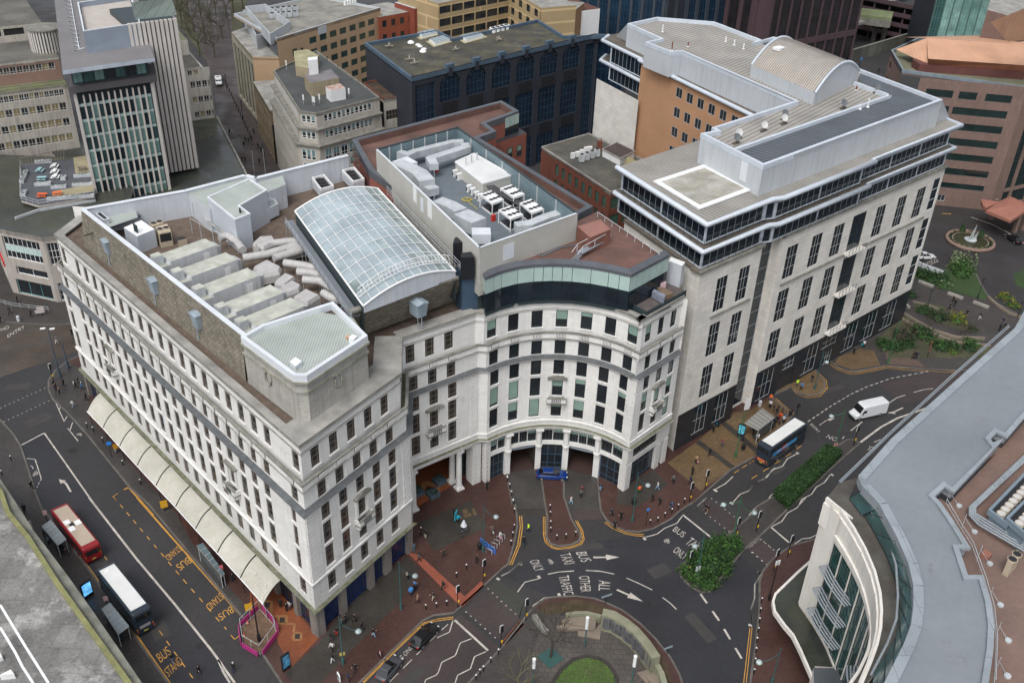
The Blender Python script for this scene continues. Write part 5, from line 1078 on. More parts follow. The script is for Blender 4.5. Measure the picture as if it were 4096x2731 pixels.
b2 .wall(og,og+oD*38,5,40.8,grid(rep(7,12.7,3.48,2.0),[(37.35,39.35),(33.3,35.35),(29.25,31.3),(25.15,27.2),(21.1,23.1)]),M_ORNG,.06,lambda:(((.5,),(),.09),flat('grey_window_bar',(.35,.38,.4)),M_GL))
b2 .wall(st1,st2+(st2-st1).normalized()*.2,5,33.2,[],M_LIME);Ls=(st2-st1).length;sD=(st2-st1);sD.z=0;sD.normalize()
for(z0,z1)in((33.4,36.5),(37.2,40.8)):
 P0=Vector((*(st1+sD*2.2-nrm(sD)*1.6).xy,0));P1=Vector((*(og-sD*.1).xy,0));b2 .wall(P0,P0+sD*((P1-P0).dot(sD)),z0,z1,[(.3,(P1-P0).dot(sD)-.2,z0+.1,z1-.2,sty_strip(8))],M_TUBE,.1)
for zg in(36.7,41.0):
 gq=[g(3,920,305,41),g(3,868,345,41),g(3,1212,512,41)]if zg>40 else[g(3,900,470,36.7),g(3,852,512,36.7),g(3,1192,690,36.7)]
 gt=MB();gt.tube([Vector((*p.xy,zg))for p in gq],.42,M_TUBE,8);gt.build('gutter',b2 .root)
 sl=b2 .part('roof_slab');sl.prism([gq[0],gq[1],gq[2],gq[2]-nrm(sD)*7,gq[0]+Vector((6,5,0))],zg-.35,zg+.1,M_TERF)
gt=MB();gt.tube([Vector((*(og-oD*.5+nrm(oD)*.3).xy,41)),Vector((*(og+oD*38+nrm(oD)*.3).xy,41))],.42,M_TUBE,8);gt.build('gutter',b2 .root)
rb=b2 .part('roof_slab');wl=[og+oD*37,og+oD*37-nrm(oD)*14,og-nrm(oD)*14,og];rb.prism([Vector((p.x,p.y,0))for p in wl],40.3,41.05,M_TERF)
fr=stepped(.2,.7);rb.prism(fr[:8]+[fr[7]+SD*6,fr[0]+Vector((28,25,0)),fr[0]+DF*6],40.4,41.06,M_TERF,M_RIBR)
q=gs(7,[(1297,147),(1735,5),(2150,215),(1690,385)],41.1);wf=b2 .part('white_frame');wf.ring(q,.9,41.1,41.35,M_WHITE);wf.prism(q,41.1,41.2,M_WHITE,mat('stained_ribbed_sheet',(.42,.41,.38),.7,.2,.4,col2=(.30,.285,.23),mix=.6,fine=.08,stripe=(.7,-50,.6,.3)))
ZM=46.0
ring_=[(3,1082,200),(3,1365,327),(3,1232,357),(3,1450,442),(3,1540,433),(3,2331,762),(4,392,853),(3,2331,905),(3,1797,1082),(3,1840,1106),(3,1704,1130),(3,2235,1400),(4,1640,845),(4,212,312),(4,62,355),(3,2215,337),(3,1815,185),(3,1332,146)]
ring_=[(4,395,855)if p==(4,392,853)else p for p in ring_ if p!=(3,2331,762)and p!=(3,2331,905)]
MP=[g(k,x,y,ZM)for k,x,y in ring_]
b2 .part('roof_house').prism(MP,41.0,ZM-.7,M_SKIRT,M_RIBR2);b2 .part('roof_edge').ring(MP,.55,ZM-.8,ZM,M_TUBE,True,.05)
dk_=gs(4,[(-0,1322),(125,1390),(1620,850),(930,560),(915,690),(1205,800),(5,1200)],ZM-.66);dk_=[g(3,2000,1262,ZM-.66),g(3,2230,1385,ZM-.66),g(4,1600,850,ZM-.66),g(4,950,600,ZM-.66),g(4,920,690,ZM-.66),g(4,1205,800,ZM-.66)]
b2 .part('roof_dark').prism(dk_,ZM-.7,ZM-.62,M_RIBD);b2 .part('roof_dark').prism(gs(4,[(75,355),(212,322),(440,410),(290,395),(200,405)],ZM-.66),ZM-.7,ZM-.6,M_RIBD)
wallstrip(b2 .part('roof_edge'),[g(3,2005,1262,ZM),g(4,1212,803,ZM),g(4,905,690,ZM)],.5,ZM-.7,ZM-.05,M_TUBE)
def skirt(a,b,c,d,z0):b2 .part('skirt').poly([g(*a,ZM),g(*b,ZM),g(*c,z0),g(*d,z0)],M_SKIRT)
skirt((4,382,1312),(4,1640,850),(4,1698,1000),(4,372,1518),41.2);b2 .part('skirt').poly([g(4,382,1312,ZM),g(4,372,1518,41.2),g(4,300,1490,41.2)],M_SKIRT)
skirt((3,1540,435),(4,392,857),(4,100,925),(3,1480,580),41.4);skirt((3,1082,200),(3,1365,327),(3,1215,425),(3,985,310),41.4)
bz=zt(4,(548,892),ZM-.7,(562,790));a0,a1,a2=g(4,20,555,bz),g(4,560,790,bz),g(4,935,600,bz);dv=a2-a1;a3=a0+dv
br=MB();M_BAR=mat('barrel_roof_sheet',(.42,.39,.35),.6,.08,.3,fine=.04)
for i in range(12):
 p=[a0+dv*(t/12)+Z*(3.2*4*(t/12)*(1-t/12))for t in(i,i+1)];q=[a1+dv*(t/12)+Z*(3.2*4*(t/12)*(1-t/12))for t in(i,i+1)]
 br.poly([p[0],q[0],q[1],p[1]],M_BAR)
 for(e0,e1)in(p,q):br.poly([Vector((*e0 .xy,45)),Vector((*e1 .xy,45)),e1,e0],M_SKIRT)
n_r=34
for j in range(n_r+1):
 s0=a0 .lerp(a1,j/n_r);br.tube([s0+dv*(t/12)+Z*(3.2*4*(t/12)*(1-t/12)+.05)for t in range(13)],.09 if 0<j<n_r else.28,M_TUBE if j in(0,n_r)else mat('roof_seam',(.25,.23,.21)),4)
br.poly([Vector((*a0 .xy,45)),Vector((*a1 .xy,45)),a1,a0],M_SKIRT);br.build('barrel_roof',b2 .root)
hb=MB();p=vp=a0 .lerp(a1,.18)+dv*.3+Z*(3.2*4*.3*.7+.15);hb.box(p,(1.9,1.5,.5),M_WHITE,41);hb.build('rooflight',b2 .root)
door_on(g(3,1704,1130,ZM),g(3,2235,1400,ZM),3,2028,1520,1.4,3.0,M_COPING,b2 .root)
b2 .finish(100)
M_DISH=flat('dish_paint',(.5,.5,.5));dl_=[('white dish, lower of the pair of dishes at the left end of the metal roof',3,2018,1150,1),('grey dish just below the white one at the left end of the metal roof',3,2000,1190,0),('large white dish in front of the barrel roof, left of the centre dishes',3,2232,1085,1),('grey dish, rear of the pair midway along the metal roof',4,297,985,0),('white dish, front of the pair midway along the metal roof',4,292,1025,1),('grey dish by the low white kerb near the barrel roof',4,795,895,0),('single grey dish beside the white kerb at the right of the metal roof',4,1075,758,0)]
for lab,k,x,y,wht in dl_:
 p=g(k,x,y+25,ZM-.6);mb=MB();mb.tube([p,p+Z*.9],.05,M_FRM,4);mm=M_DISH if wht else flat('dark_dish',(.12,.13,.14));c=p+Z*1.0;n_=Vector((.3,-.8,.5)).normalized();s1=n_.cross(Z).normalized();s2=n_.cross(s1)
 for i in range(10):a,b=2*math.pi*i/10,2*math.pi*(i+1)/10;mb.poly([c,c+(s1*math.cos(a)+s2*math.sin(a))*.62+n_*.15,c+(s1*math.cos(b)+s2*math.sin(b))*.62+n_*.15],mm,True)
 mb.box(p+Z*.1,(1.4,.4,.2),flat('ballast',(.12,.1,.08)),40);one('satellite_dish',mb,lab,'satellite dish','dishes on the metal roof')
for i,(k,x,y,h,wht)in enumerate(((3,1377,275,1.6,1),(3,1912,358,1.2,1),(3,1984,388,1.2,1),(3,2062,420,1.2,1),(3,1456,430,1.7,0),(3,1593,400,1.0,0),(4,1005,912,1.6,1),(4,940,930,.8,1),(4,907,770,.9,0))):
 p=g(k,x,y,ZM-.6);mb=MB();mb.tube([p,p+Z*h],.13,M_WHITE if wht else flat('rust_flue',(.2,.05,.04)),6);mb.cyl(p,.3,ZM-.6,ZM-.45,M_WHITE,8)
 one('flue',mb,['tall white flue on the far end of the metal roof','white cowl, leftmost of three beside the dark gutter line','white cowl, middle of three beside the dark gutter line','white cowl, rightmost of three beside the dark gutter line','red-brown flue on the edge of the metal roof step','short red-brown flue further from the roof edge','grey double flue by the low white kerb','small white box vent by the low white kerb','short dark red flue near the barrel roof door'][i],'flue','flues on the metal roof')
b13=Building('brick_office','small red brick office with a stained flat roof between taller blocks','building',g(7,935,240,22)-Z*22)
Z13=22.0;q13=[g(3,350,1255,Z13),g(7,935,240,Z13),g(7,1150,185,Z13)];f1=(q13[1]-q13[0]);f1 .z=0;f1 .normalize();far=g(3,755,1140,Z13)
M_RBR=mat('dark_red_brick',(.16,.055,.035),.85,.15,.4,fine=.12,brick=(.45,.15,.8,.02,.15),streak=.2);M_GBL=glass('green_blind_glass',(.05,.12,.09),.2)
L1_=(q13[1]-q13[0]).length;pit=2.55
b13 .wall(q13[0],q13[1],0,Z13,grid([(6.0+i*pit,7.3+i*pit)for i in range(8)if 6.0+i*pit+1.3<L1_],[(18.2,20.6),(14.5,17.0),(10.8,13.2),(7,9.4)]),M_RBR,.2,lambda:(((),(),.08),M_FRM,M_GBL))
L2_=(q13[2]-q13[1]).length+2.5;e2=(q13[2]-q13[1]).normalized();e2 .z=0
b13 .wall(q13[1],q13[1]+e2*L2_,0,Z13,grid([(.4,2.8),(3.6,6.0)],[(18.4,20.9),(14.6,17.1),(10.8,13.3)]),M_RBR,.2,lambda:(((.5,),(.3,),.08),M_FRM,M_GBL))
b13 .part('wall').poly([far,Vector((*far.xy,0)),Vector((*q13[0].xy,0)),q13[0]],M_RBR)
M_R13=mat('stained_flat_roof',(.105,.10,.08),.9,.3,.2,col2=(.05,.05,.048),mix=.8,fine=.15,spots=((.15,.14,.09),.25,.6,.6))
b13 .part('roof').prism([q13[0],q13[1],q13[1]+e2*L2_,g(3,1400,1450,Z13),far],Z13-.5,Z13,M_LEAD,M_R13);b13 .part('coping').ring([q13[0],q13[1],q13[1]+e2*L2_,g(3,1400,1450,Z13),far],.25,Z13,Z13+.35,M_LEAD);b13 .finish()
rbox('chimney','square red brick chimney with a round pot','chimney',3,[(825,1195),(868,1200),(862,1175),(828,1172)],(825,1275),Z13,M_RBR,extra=lambda mb,q,z1:mb.cyl(sum(q,Vector())/4,.5,z1,z1+.5,M_LEAD,10))
rbox('roof_hut','white rooftop hut with a dark brown lid','hut',3,[(870,1265),(1020,1345),(1142,1282),(990,1210)],(878,1325),Z13,M_WHITE,mat('brown_felt',(.06,.045,.043),.8),extra=lambda mb,q,z1:mb.ring(q,.2,z1-.1,z1+.1,M_LEAD,True,.15))
mb=MB();a0,a1=g(3,1045,1410,Z13),g(3,1140,1475,Z13);dv=(g(3,1220,1440,Z13)-a1)
for i in range(8):
 f_=lambda t:(dv*(t/8)+Z*(1.7*math.sin(math.pi*t/8)));mb.poly([a0+f_(i),a1+f_(i),a1+f_(i+1),a0+f_(i+1)],mat('amber_rooflight',(.25,.22,.11),.3,.1));mb.poly([a1,a1+f_(i),a1+f_(i+1)],mat('amber_rooflight',(.25,.22,.11)));mb.poly([a0,a0+f_(i+1),a0+f_(i)],mat('amber_rooflight',(.25,.22,.11)))
one('barrel_rooflight',mb,'yellowish barrel rooflight beside the white rooftop hut','rooflight')
for i in range(9):
 a=i/8;big_=i<4
 if big_:x,y=690+i*43,1375-i*15
 else:x,y=(615,655,692,728,760)[i-4],(1350,1338,1322,1300,1295)[i-4]
 p=g(3,x,y,Z13);mb=MB()
 if big_:mb.box(p+Z*.95,(1.0,1.0,1.5),M_GALV,20);mb.cyl(p,.38,Z13+1.7,Z13+1.85,M_BLK,10)
 else:mb.box(p+Z*.8,(.9,.5,1.2),M_WHITE,20)
 for s_ in(-.4,.4):mb.tube([p+Vector((s_,0,0)),p+Vector((s_,0,.3))],.04,M_FRM,4)
 one('condenser',mb,ORD[i]+' grey cube condenser from the left on the brick office roof' if big_ else ORD[i-4]+' small white condenser from the left behind the grey cubes','condenser','grey cube condensers in a row' if big_ else 'small white condensers in a row')
b8=Building('blue_arcade_office','dark blue office block with tall arched glass bays and a flat green-stained roof','office building',(-24.7,217,0))
M_DKB=mat('dark_blue_concrete',(.026,.030,.040),.6,.15,.3,fine=.08);M_BGL=glass('navy_glass',(.008,.018,.036),.1,.6);M_BFR=flat('blue_bar',(.035,.075,.10));M_BCOP=mat('blue_coping',(.065,.10,.14),.6,.15,.6,fine=.08)
p8=g(2,1370,660,31.3);q8=g(3,820,290,31.3);D8=(q8-p8);D8 .z=0;L8=D8 .length;D8 .normalize();n8=nrm(D8);P8=Vector((*p8 .xy,0));l8=g(2,975,362,31.3)
w8=b8 .part('wall');bays=[(.9,6.6)]+[(8.1+8.1*i,14.4+8.1*i)for i in range(6)]+[(57,L8-.4)]
ed=0
for i,(a,b)in enumerate(bays+[(L8,L8)]):w8 .obox(P8,D8,n8,ed,a,-.6,0,0,31.2,M_DKB);ed=b
w8 .obox(P8,D8,n8,0,L8,-.6,-.02,30.3,31.3,M_DKB)
for i,(a,b)in enumerate(bays):
 wd=b-a;sty=((tuple((j+1)/5 for j in range(4)),tuple((j+1)/16 for j in range(15)),.07),M_BFR,M_BGL);topz=29.2 if i in(0,7)else 30.4
 mb=MB();window(mb,P8+D8*a-n8*.3+Z*.4,D8,n8,wd,topz-.4,*sty);mb.build('window',b8 .root)
 if i in(0,7):w8 .obox(P8,D8,n8,a,b,-.6,-.01,29.2,30.4,M_DKB);continue
 cx,r=(a+b)/2,wd/2;zs=27.3;N_=12;rz=3.0
 for s_ in range(N_):
  t0,t1=math.pi*s_/N_,math.pi*(s_+1)/N_
  x0,x1,z0,z1=cx-r*math.cos(t0),cx-r*math.cos(t1),zs+rz*math.sin(t0),zs+rz*math.sin(t1)
  w8 .poly([P8+D8*x0+Z*z0,P8+D8*x1+Z*z1,P8+D8*x1+Z*30.4,P8+D8*x0+Z*30.4],M_DKB)
 am=MB();am.tube([P8+D8*(cx-r*.8*math.cos(math.pi*t/12))+n8*-.2+Z*(zs+rz*.8*math.sin(math.pi*t/12))for t in range(13)],.1,M_DKB,4)
 for t in range(1,6):am.tube([P8+D8*(cx-r*.8*math.cos(math.pi*t/6))-n8*.2+Z*(zs+rz*.8*math.sin(math.pi*t/6)),P8+D8*(cx-r*math.cos(math.pi*t/6))-n8*.2+Z*(zs+rz*math.sin(math.pi*t/6))],.07,M_DKB,4)
 am.build('arch_moulding',b8 .root)
 for z0 in(20.6,8.4):
  lv=MB();lv.obox(P8,D8,n8,a,b,-.28,-.12,z0,z0+3.2,M_DKB)
  for t in range(5):lv.obox(P8,D8,n8,a+.9,b-.9,-.12,.02,z0+.25+t*.6,z0+.5+t*.6,M_BLK)
  lv.build('louvre_panel',b8 .root)
 ks=MB();ks.obox(P8,D8,n8,cx-1.1,cx+1.1,-.7,.25,30.6,32.4,M_BCOP);ks.obox(P8,D8,n8,cx-.55,cx+.55,0,.3,29.6,31.6,M_DKB);ks.build('keystone',b8 .root)
w8 .poly([Vector((*l8 .xy,0)),P8,P8+Z*31.3,l8],M_DKB)
rt=g(2,1585,255,31.3);far8=[rt,g(2,1720,325,31.3),g(3,320,165,31.3),g(3,545,305,31.3)]
M_R8=mat('mossy_flat_roof',(.048,.048,.046),.95,.25,.25,col2=(.085,.078,.05),mix=.5,fine=.2,brick=(5,2.6,.7,.06,.2));top8=[l8,p8,q8,g(3,940,296,31.3),far8[3],far8[2],far8[1],far8[0]]
b8 .part('roof').prism(top8,30.0,30.5,M_DKB,M_R8);b8 .part('coping').ring(top8,.6,30.4,31.3,M_BCOP,True,.12);b8 .part('lining').obox(P8,D8,n8,1,L8-1,-1.3,-.65,30.45,30.9,mat('pale_lichen_lining',(.33,.32,.24),.9,.3,.8,col2=(.16,.15,.11),mix=.8))
e8=q8+(hdir(8))*9;b8 .wall(q8,e8,0,31.3,[(.5,8,.5,29.2,lambda:((tuple((j+1)/5 for j in range(4)),tuple((j+1)/8 for j in range(7)),.07),M_BFR,M_BGL))],M_DKB);b8 .finish()
M_CREM=mat('cream_patch',(.42,.38,.22),.8,.2,.5,col2=(.3,.28,.2),mix=.6)
for i,q in enumerate(([(1420,295),(1545,265),(1590,290),(1460,325)],[(1520,350),(1640,320),(1695,350),(1570,385)],[(1785,320),(1930,290),(1980,315),(1835,355)])):
 P_=gs(2,q,30.6);mb=MB();c=sum(P_,Vector())/4;mb.prism([p+(p-c)*.35 for p in P_],30.5,30.53,M_CREM);mb.prism(P_,30.5,31.2,M_WHITE,mat('skylight_grid_glass',(.16,.2,.22),.2,.1,stripe=[(1.4,44,2.2,.12),(1.4,-46,2.2,.12)]))
 one('skylight',mb,['glazed skylight nearest the tan building, in a cream patch','middle glazed skylight in a cream patch of the green-stained roof','glazed skylight nearest the round white extractors'][i],'skylight','skylights of the arcaded office')
for i in range(8):
 p=g(2,2055+(i%4)*37+(i//4)*5,275-(i%4)*9+(i//4)*-18,30.5);mb=MB();mb.cyl(p,.95,30.5,31.1,M_WHITE,12);mb.cyl(p,.6,31.1,31.15,M_BLK,10);one('roof_extractor',mb,ORD[i%4]+' round white extractor in the '+['front','back'][i//4]+' row of the cluster','extractor','cluster of eight round extractors')
for i,(x,y)in enumerate(((1364,365),(1424,385),(1441,398),(1475,420),(1466,440))):
 p=g(2,x,y,30.5);mb=MB();mb.dome(p,.9 if i in(0,4)else.6,M_WHITE,.7,8,3);mb.cyl(p,.7,30.4,30.7,M_WHITE,8);one('roof_cowl',mb,['pale dome vent on its own, uppermost on the green-stained roof','small pale dome vent, left of a touching pair','small pale dome vent, right of a touching pair','small pale dome vent just above the lowest one','lowest pale dome vent on the green-stained roof'][i],'vent','pale dome vents')
for i,(x,y)in enumerate(((1178,397),(1350,508),(1395,540),(1745,425),(2110,342))):
 p=g(2,x,y,30.6);mb=MB();mb.box(p+Z*.2,(2.2,.22,.22),flat('cross_wood',(.3,.27,.22)),15+i*10);mb.box(p+Z*.42,(2.2,.22,.2),flat('cross_wood',(.3,.27,.22)),85+i*10);mb.tube([p,p+Z*1.1],.06,M_WHITE,4);one('aerial_base',mb,['crossed beam mast base nearest the tan wall','crossed beam mast base with a neighbour, left of two','crossed beam mast base with a white post, right of two','crossed beam mast base alone in mid roof','crossed beam mast base near the round extractors'][i],'mast base','crossed beam mast bases')
b7=Building('white_stepped_office','white stepped office with dentilled ledges, chamfered corner and plant huts on its roof','office building',(-50,211,0))
M_W7=mat('soiled_white_stone',(.42,.40,.355),.85,.12,.3,fine=.08,streak=.3,brick=(1.4,.7,.9,.02,.03));M_TEAL=mat('teal_blind',(.15,.24,.25),.3,.1)
def sty7(k=3):return lambda:((tuple((i+1)/k for i in range(k-1)),(.3,),.1),M_WHITE,M_GL,M_TEAL,random.choice([.3,.6,.7,.2]))
t7=[g(2,200,600,24.8),g(2,420,942,24.8),g(2,562,962,24.8),g(2,1098,825,24.8),g(2,945,705,24.8),g(2,560,430,24.8)]
T7=[Vector((*p.xy,0))for p in t7];lv=[(21.4,24.8,0),(17.8,21.1,.5),(0,17.5,1.3)]
for z0,z1,o in lv:
 P_=offset(T7[:4],o)
 L=(P_[1]-P_[0]).length;k=int(L/1.15)
 if z0>1:b7 .wall(P_[0],P_[1],z0,z1,grid([(.8+i*1.1,1.45+i*1.1)for i in range(k-1)],[(z0+1.0,z1-.5)]),M_W7,.07,lambda:(((),(.4,),.08),M_WHITE,M_GL))
 else:b7 .wall(P_[0],P_[1],0,z1,grid([(.8+i*1.35,1.25+i*1.35)for i in range(int(L/1.35)-1)],[(14.0,16.6),(10.4,13),(6.8,9.4)]),M_W7,.12,lambda:(((),(.4,),.08),M_WHITE,M_GL))
 L=(P_[2]-P_[1]).length;rws=[(z0+1.0,z1-.5)]if z0>1 else[(14.1,16.6),(11.2,13.2),(7.6,9.6)]
 b7 .wall(P_[1],P_[2],z0,z1,grid([(L/2-1.7,L/2-.65),(L/2-.5,L/2+.5),(L/2+.65,L/2+1.7)],rws),M_W7,.07,sty7(1))
 L=(P_[3]-P_[2]).length
 b7 .wall(P_[2],P_[3],z0,z1,grid([(1.9+i*1.22,2.9+i*1.22)for i in range(11)if 3.0+i*1.22<L],rws)if z0>1 else grid([(1.5+i*2.2,3.3+i*2.2)for i in range(6)],rws),M_W7,.07,sty7(1)if z0>1 else sty7(2))
for z0,o,m in((21.1,1.1,M_CORN),(17.5,1.9,M_CORN)):
 A,B=offset(T7[:4],o),offset(T7[:4],-1.5)
 for i in range(3):b7 .part('ledge').hexa([Vector((*q.xy,z0))for q in(A[i],A[i+1],B[i+1],B[i])],[Vector((*q.xy,z0+.3))for q in(A[i],A[i+1],B[i+1],B[i])],m)
b7 .part('roof').prism(T7,24.0,24.4,M_W7,mat('dark_ribbed_felt',(.065,.07,.07),.8,.2,.3,fine=.1,stripe=(.5,30,.8,.2)));b7 .part('coping').ring(T7,.3,24.3,24.85,M_CORN,True,.05)
an_=[g(2,1130,838,24),g(2,1370,790,24),g(2,1150,658,24),g(2,960,700,24)]
AN=[Vector((*p.xy,0))for p in an_]
b7 .wall(AN[0],AN[1],0,24,[(.6,(AN[1]-AN[0]).length-.4,18.6,20.9),(.6,(AN[1]-AN[0]).length-.4,14.2,16.4)],M_W7,.2,lambda:((tuple((i+1)/8 for i in range(7)),(.5,),.12),M_CORN,M_GLB))
b7 .part('annex_roof').prism(AN,23,23.6,M_W7,mat('rusty_felt',(.03,.027,.022),.6,.3,.5,col2=(.08,.05,.03),mix=.4));b7 .part('annex_roof').ring(AN,.3,23.5,24.0,M_RBR);b7 .finish()
M_YBK=mat('buff_brick',(.33,.28,.19),.85,.12,.4,fine=.08,brick=(.45,.15,.9,.02,.08),streak=.2)
rbox('roof_hut','buff brick plant hut with a grey felt roof on the white stepped office','hut',2,[(515,705),(755,660),(688,588),(458,635)],(520,825),24.4,M_YBK,mat('grey_felt',(.17,.16,.165),.85,.15))
rbox('water_tank','white water tank with a rusty lid','tank',2,[(680,770),(808,745),(765,708),(640,735)],(685,868),24.4,M_WHITE,mat('rusty_lid',(.32,.15,.09),.8,.2,1,col2=(.45,.4,.38),mix=.7))
rbox('stair_tower','weathered buff stair tower with a mossy top behind the felt hut','stair tower',2,[(385,560),(490,580),(585,470),(490,420),(370,435)],(415,645),24.4,M_YBK,mat('mossy_top',(.30,.28,.17),.9,.25,.6,fine=.1))
rbox('lift_cabin','white boxed cabin with a strip window on the stair tower','cabin',2,[(490,515),(572,505),(572,480),(490,490)],(495,612),26,M_WHITE,zz=31.2)
for i,(x,y)in enumerate(((535,900),(548,905),(590,880),(455,885),(840,830),(310,590))):
 p=g(2,x,y,24.5);mb=MB();mb.tube([p,p+Z*2.0],.05,M_GALV,4);mb.box(p+Z*1.6,(.3,.3,1.2),M_WHITE,20);one('antenna',mb,['left white panel aerial of the close pair at the roof corner','right white panel aerial of the close pair at the roof corner','white panel aerial right of the close pair','white panel aerial by the left parapet','white panel aerial by the rusty tank','white panel aerial near the stair tower'][i],'aerial','panel aerials on the white stepped office')
b6=Building('tan_office','tan rendered office with rows of square windows and roof plant pens','office building',(-67,268,0))
M_TAN=mat('tan_render',(.42,.295,.185),.85,.07,.2,fine=.04,brick=(4.3,3.4,.93,.03,.02));p6=Vector((*g(2,228,345,24).xy,0));q6=Vector((*g(2,1105,48,25.2).xy,0));D6=(q6-p6);L6=D6 .length;D6 .normalize()
c6=[(12.5+4.25*i,15.3+4.25*i)for i in range(8)if 15.5+4.25*i<L6]
b6 .wall(p6,q6,0,24.6,[(a,b,z,z+1.75)for a,b in c6 for z in(20.3,16.9,13.5,10.1,6.7,3.3)if z<20 or a>12]+[(5.5,7.3,18.5,20.3),(8.7,9.8,18.3,20.0),(5.5,7.3,15,16.8)],M_TAN,.08,lambda:(((.5,),(),.1),M_FRM,glass('teal_dark_glass',(.025,.055,.05))))
b6 .part('vent_panel').obox(p6,D6,nrm(D6),16.2,19.8,0,.05,22.1,24.3,M_SKIRT)
k6=Vector((*g(1,2140,495,19).xy,0));k66=k6+Vector((-3,30,0));b6 .wall(k6,p6,0,19,[],M_TAN)
b6 .wall(Vector((*g(1,1958,270,19.6).xy,0))+Vector((0,0,0)),k6,0,19.6,grid([(1+i*4.2,4.6+i*4.2)for i in range(7)],[(1,17)]),mat('stone_fin',(.33,.30,.24),.8),.5,lambda:(((.33,.66),(.2,.4,.6,.8),.1),M_FRM,glass('teal_dark_glass',(.025,.055,.05))))
M_R6=mat('pale_grey_roof',(.17,.165,.15),.9,.2,.3,col2=(.25,.24,.21),mix=.6,fine=.12);bk6=q6+Vector((-22,12,0))
b6 .part('roof').prism([p6,q6,bk6,p6+Vector((-18,24,0))],23.6,24.0,M_TAN,M_R6);b6 .part('coping').ring([p6,q6,bk6,p6+Vector((-18,24,0))],.4,23.9,24.6,M_SKIRT)
lk=Vector((*g(1,1958,270,19.6).xy,0));b6 .part('low_roof').prism([k6,p6,p6+Vector((-16,30,0)),lk],18.6,19.4,M_TAN,M_LEAD)
pen=[g(2,170,295,26),g(2,340,190,26),g(2,130,40,26),g(2,-40,60,26)]
P_=[Vector((*p.xy,0))for p in pen];b6 .part('plant_pen').ring(P_,.2,23,26.2,M_SKIRT);b6 .finish()
pn2=[g(1,2170,300,23.5),g(1,2331,240,23.5),g(1,2160,60,23.5),g(1,2060,85,23.5)]
mb=MB();mb.ring([Vector((*p.xy,0))for p in pn2],.2,19,23.4,M_SKIRT);one('plant_screen',mb,'rounded silver plant screen at the street end of the tan office roof','plant screen')
for i in range(10):
 p=g(2,190+(i%5)*48,110-(i%5)*4+(i//5)*45,24.2);mb=MB();mb.box(p+Z*.7,(1.5,1.5,1.4),M_GALV,30);mb.cyl(p,.6,25.6,25.75,M_BLK,10);one('condenser',mb,ORD[i%5]+' grey fan unit in the '+['back','front'][i//5]+' row of the silver pen','condenser','fan units in the silver pen')
for i in range(5):
 p=g(2,805+i*22,40-i*3,24.2);mb=MB();mb.cyl(p,.45,24,25.4,M_WHITE,8);one('flue',mb,ORD[i]+' short white flue from the left on the tan office roof','flue','short white flues on the tan office')
bo=Building('ornate_street_house','narrow ornate sandstone street house with planting on its ledges','building',g(1,2200,1100,0));M_SAND=mat('sandstone',(.20,.16,.105),.9,.25,.6,fine=.2,streak=.3)
o0,o1=g(1,2145,700,14),g(2,255,1440,6);o0=Vector((*o0 .xy,0));o1=Vector((-63.5,240,0));bo.wall(o0,o1,0,14,grid([(1+i*3.2,2.6+i*3.2)for i in range(9)if 3+i*3.2<(o1-o0).length],[(9.5,12),(5,8),(.3,3.6)]),M_SAND,.3,lambda:(((.5,),(.5,),.1),M_FRM,M_GL));bo.part('roof').prism([o0,o1,o1+Vector((12,6,0)),o0+Vector((14,6,0))],13,14.2,M_SAND,M_LEAD);bo.finish()
def farblock(name,label,cat,k,tl,tr,z1,zb,wm,cols,rows,sty,depth=18,roof=None,dv=.15):
 a=Vector((*g(k,*tl,z1).xy,0));b=Vector((*g(k,*tr,z1).xy,0));B=Building(name,label,cat,Vector((*((a+b)/2).xy,0)));D=(b-a);L=D.length;D.normalize();n=nrm(D)
 n_,w_=cols;pit=L/n_;B.wall(a,b,zb,z1,grid([(pit*(i+.5)-w_/2,pit*(i+.5)+w_/2)for i in range(n_)],rows),wm,dv,sty)
 B.part('roof').prism([a-n*.25,b-n*.25,b-n*depth,a-n*depth],zb,z1+.2,wm,roof or M_LEAD);B.finish();return B,a,b,n
def drk(k=2):return lambda:((tuple((i+1)/k for i in range(k-1)),(),.1),M_FRM,M_GL)
farblock('red_brick_house','orange-red brick house with small square windows beyond the tan office','building',2,(1100,155),(1398,100),22,0,mat('orange_red_brick',(.26,.075,.04),.85,.12,.4,fine=.08,brick=(.45,.15,.85,.02,.1)),(4,1.6),[(19.0,21.0),(14.8,16.8)],drk(1),14)
farblock('red_brick_annex','plain red brick annex with a grey lead roof beside the small-windowed house','building',2,(1398,82),(1508,60),23.5,0,mat('deep_red_brick',(.22,.055,.035),.85,.12,.4),(1,.01),[],drk(1),10,M_SKIRT)
farblock('white_flats','narrow white rendered block with paired dark windows','building',2,(1500,10),(1600,40),26,0,mat('white_render',(.42,.42,.43),.8,.08),(2,1.8),[(22.5,24.6),(18.6,20.7),(14.5,16.7)],drk(2),8)
farblock('yellow_brick_office','yellow brick office with white bands and rows of dark windows','office building',2,(1602,38),(2200,-75),27,0,mat('yellow_brick',(.36,.27,.15),.85,.08,.3,fine=.06,brick=(60,3.75,1.5,.35,.0)),(6,4.4),[(24.0,26.2),(20.2,22.5),(16.5,18.7),(12.7,15)],drk(3),20)
farblock('yellow_brick_office','right-hand wing of yellow brick turned towards the viewer','office building',2,(2200,-75),(2331+130,75),27,0,mat('yellow_brick',(.36,.27,.15)),(4,2.6),[(24.0,26.2),(20.2,22.5),(16.5,18.7),(12.7,15)],drk(2),12)
farblock('white_strip_house','low white house with a strip of windows and brown tiled roof','building',3,(235,15),(500,125),22,0,M_WHITE,(7,2.0),[(18.5,21)],drk(1),16,mat('brown_tiles',(.11,.05,.04),.85,.15))
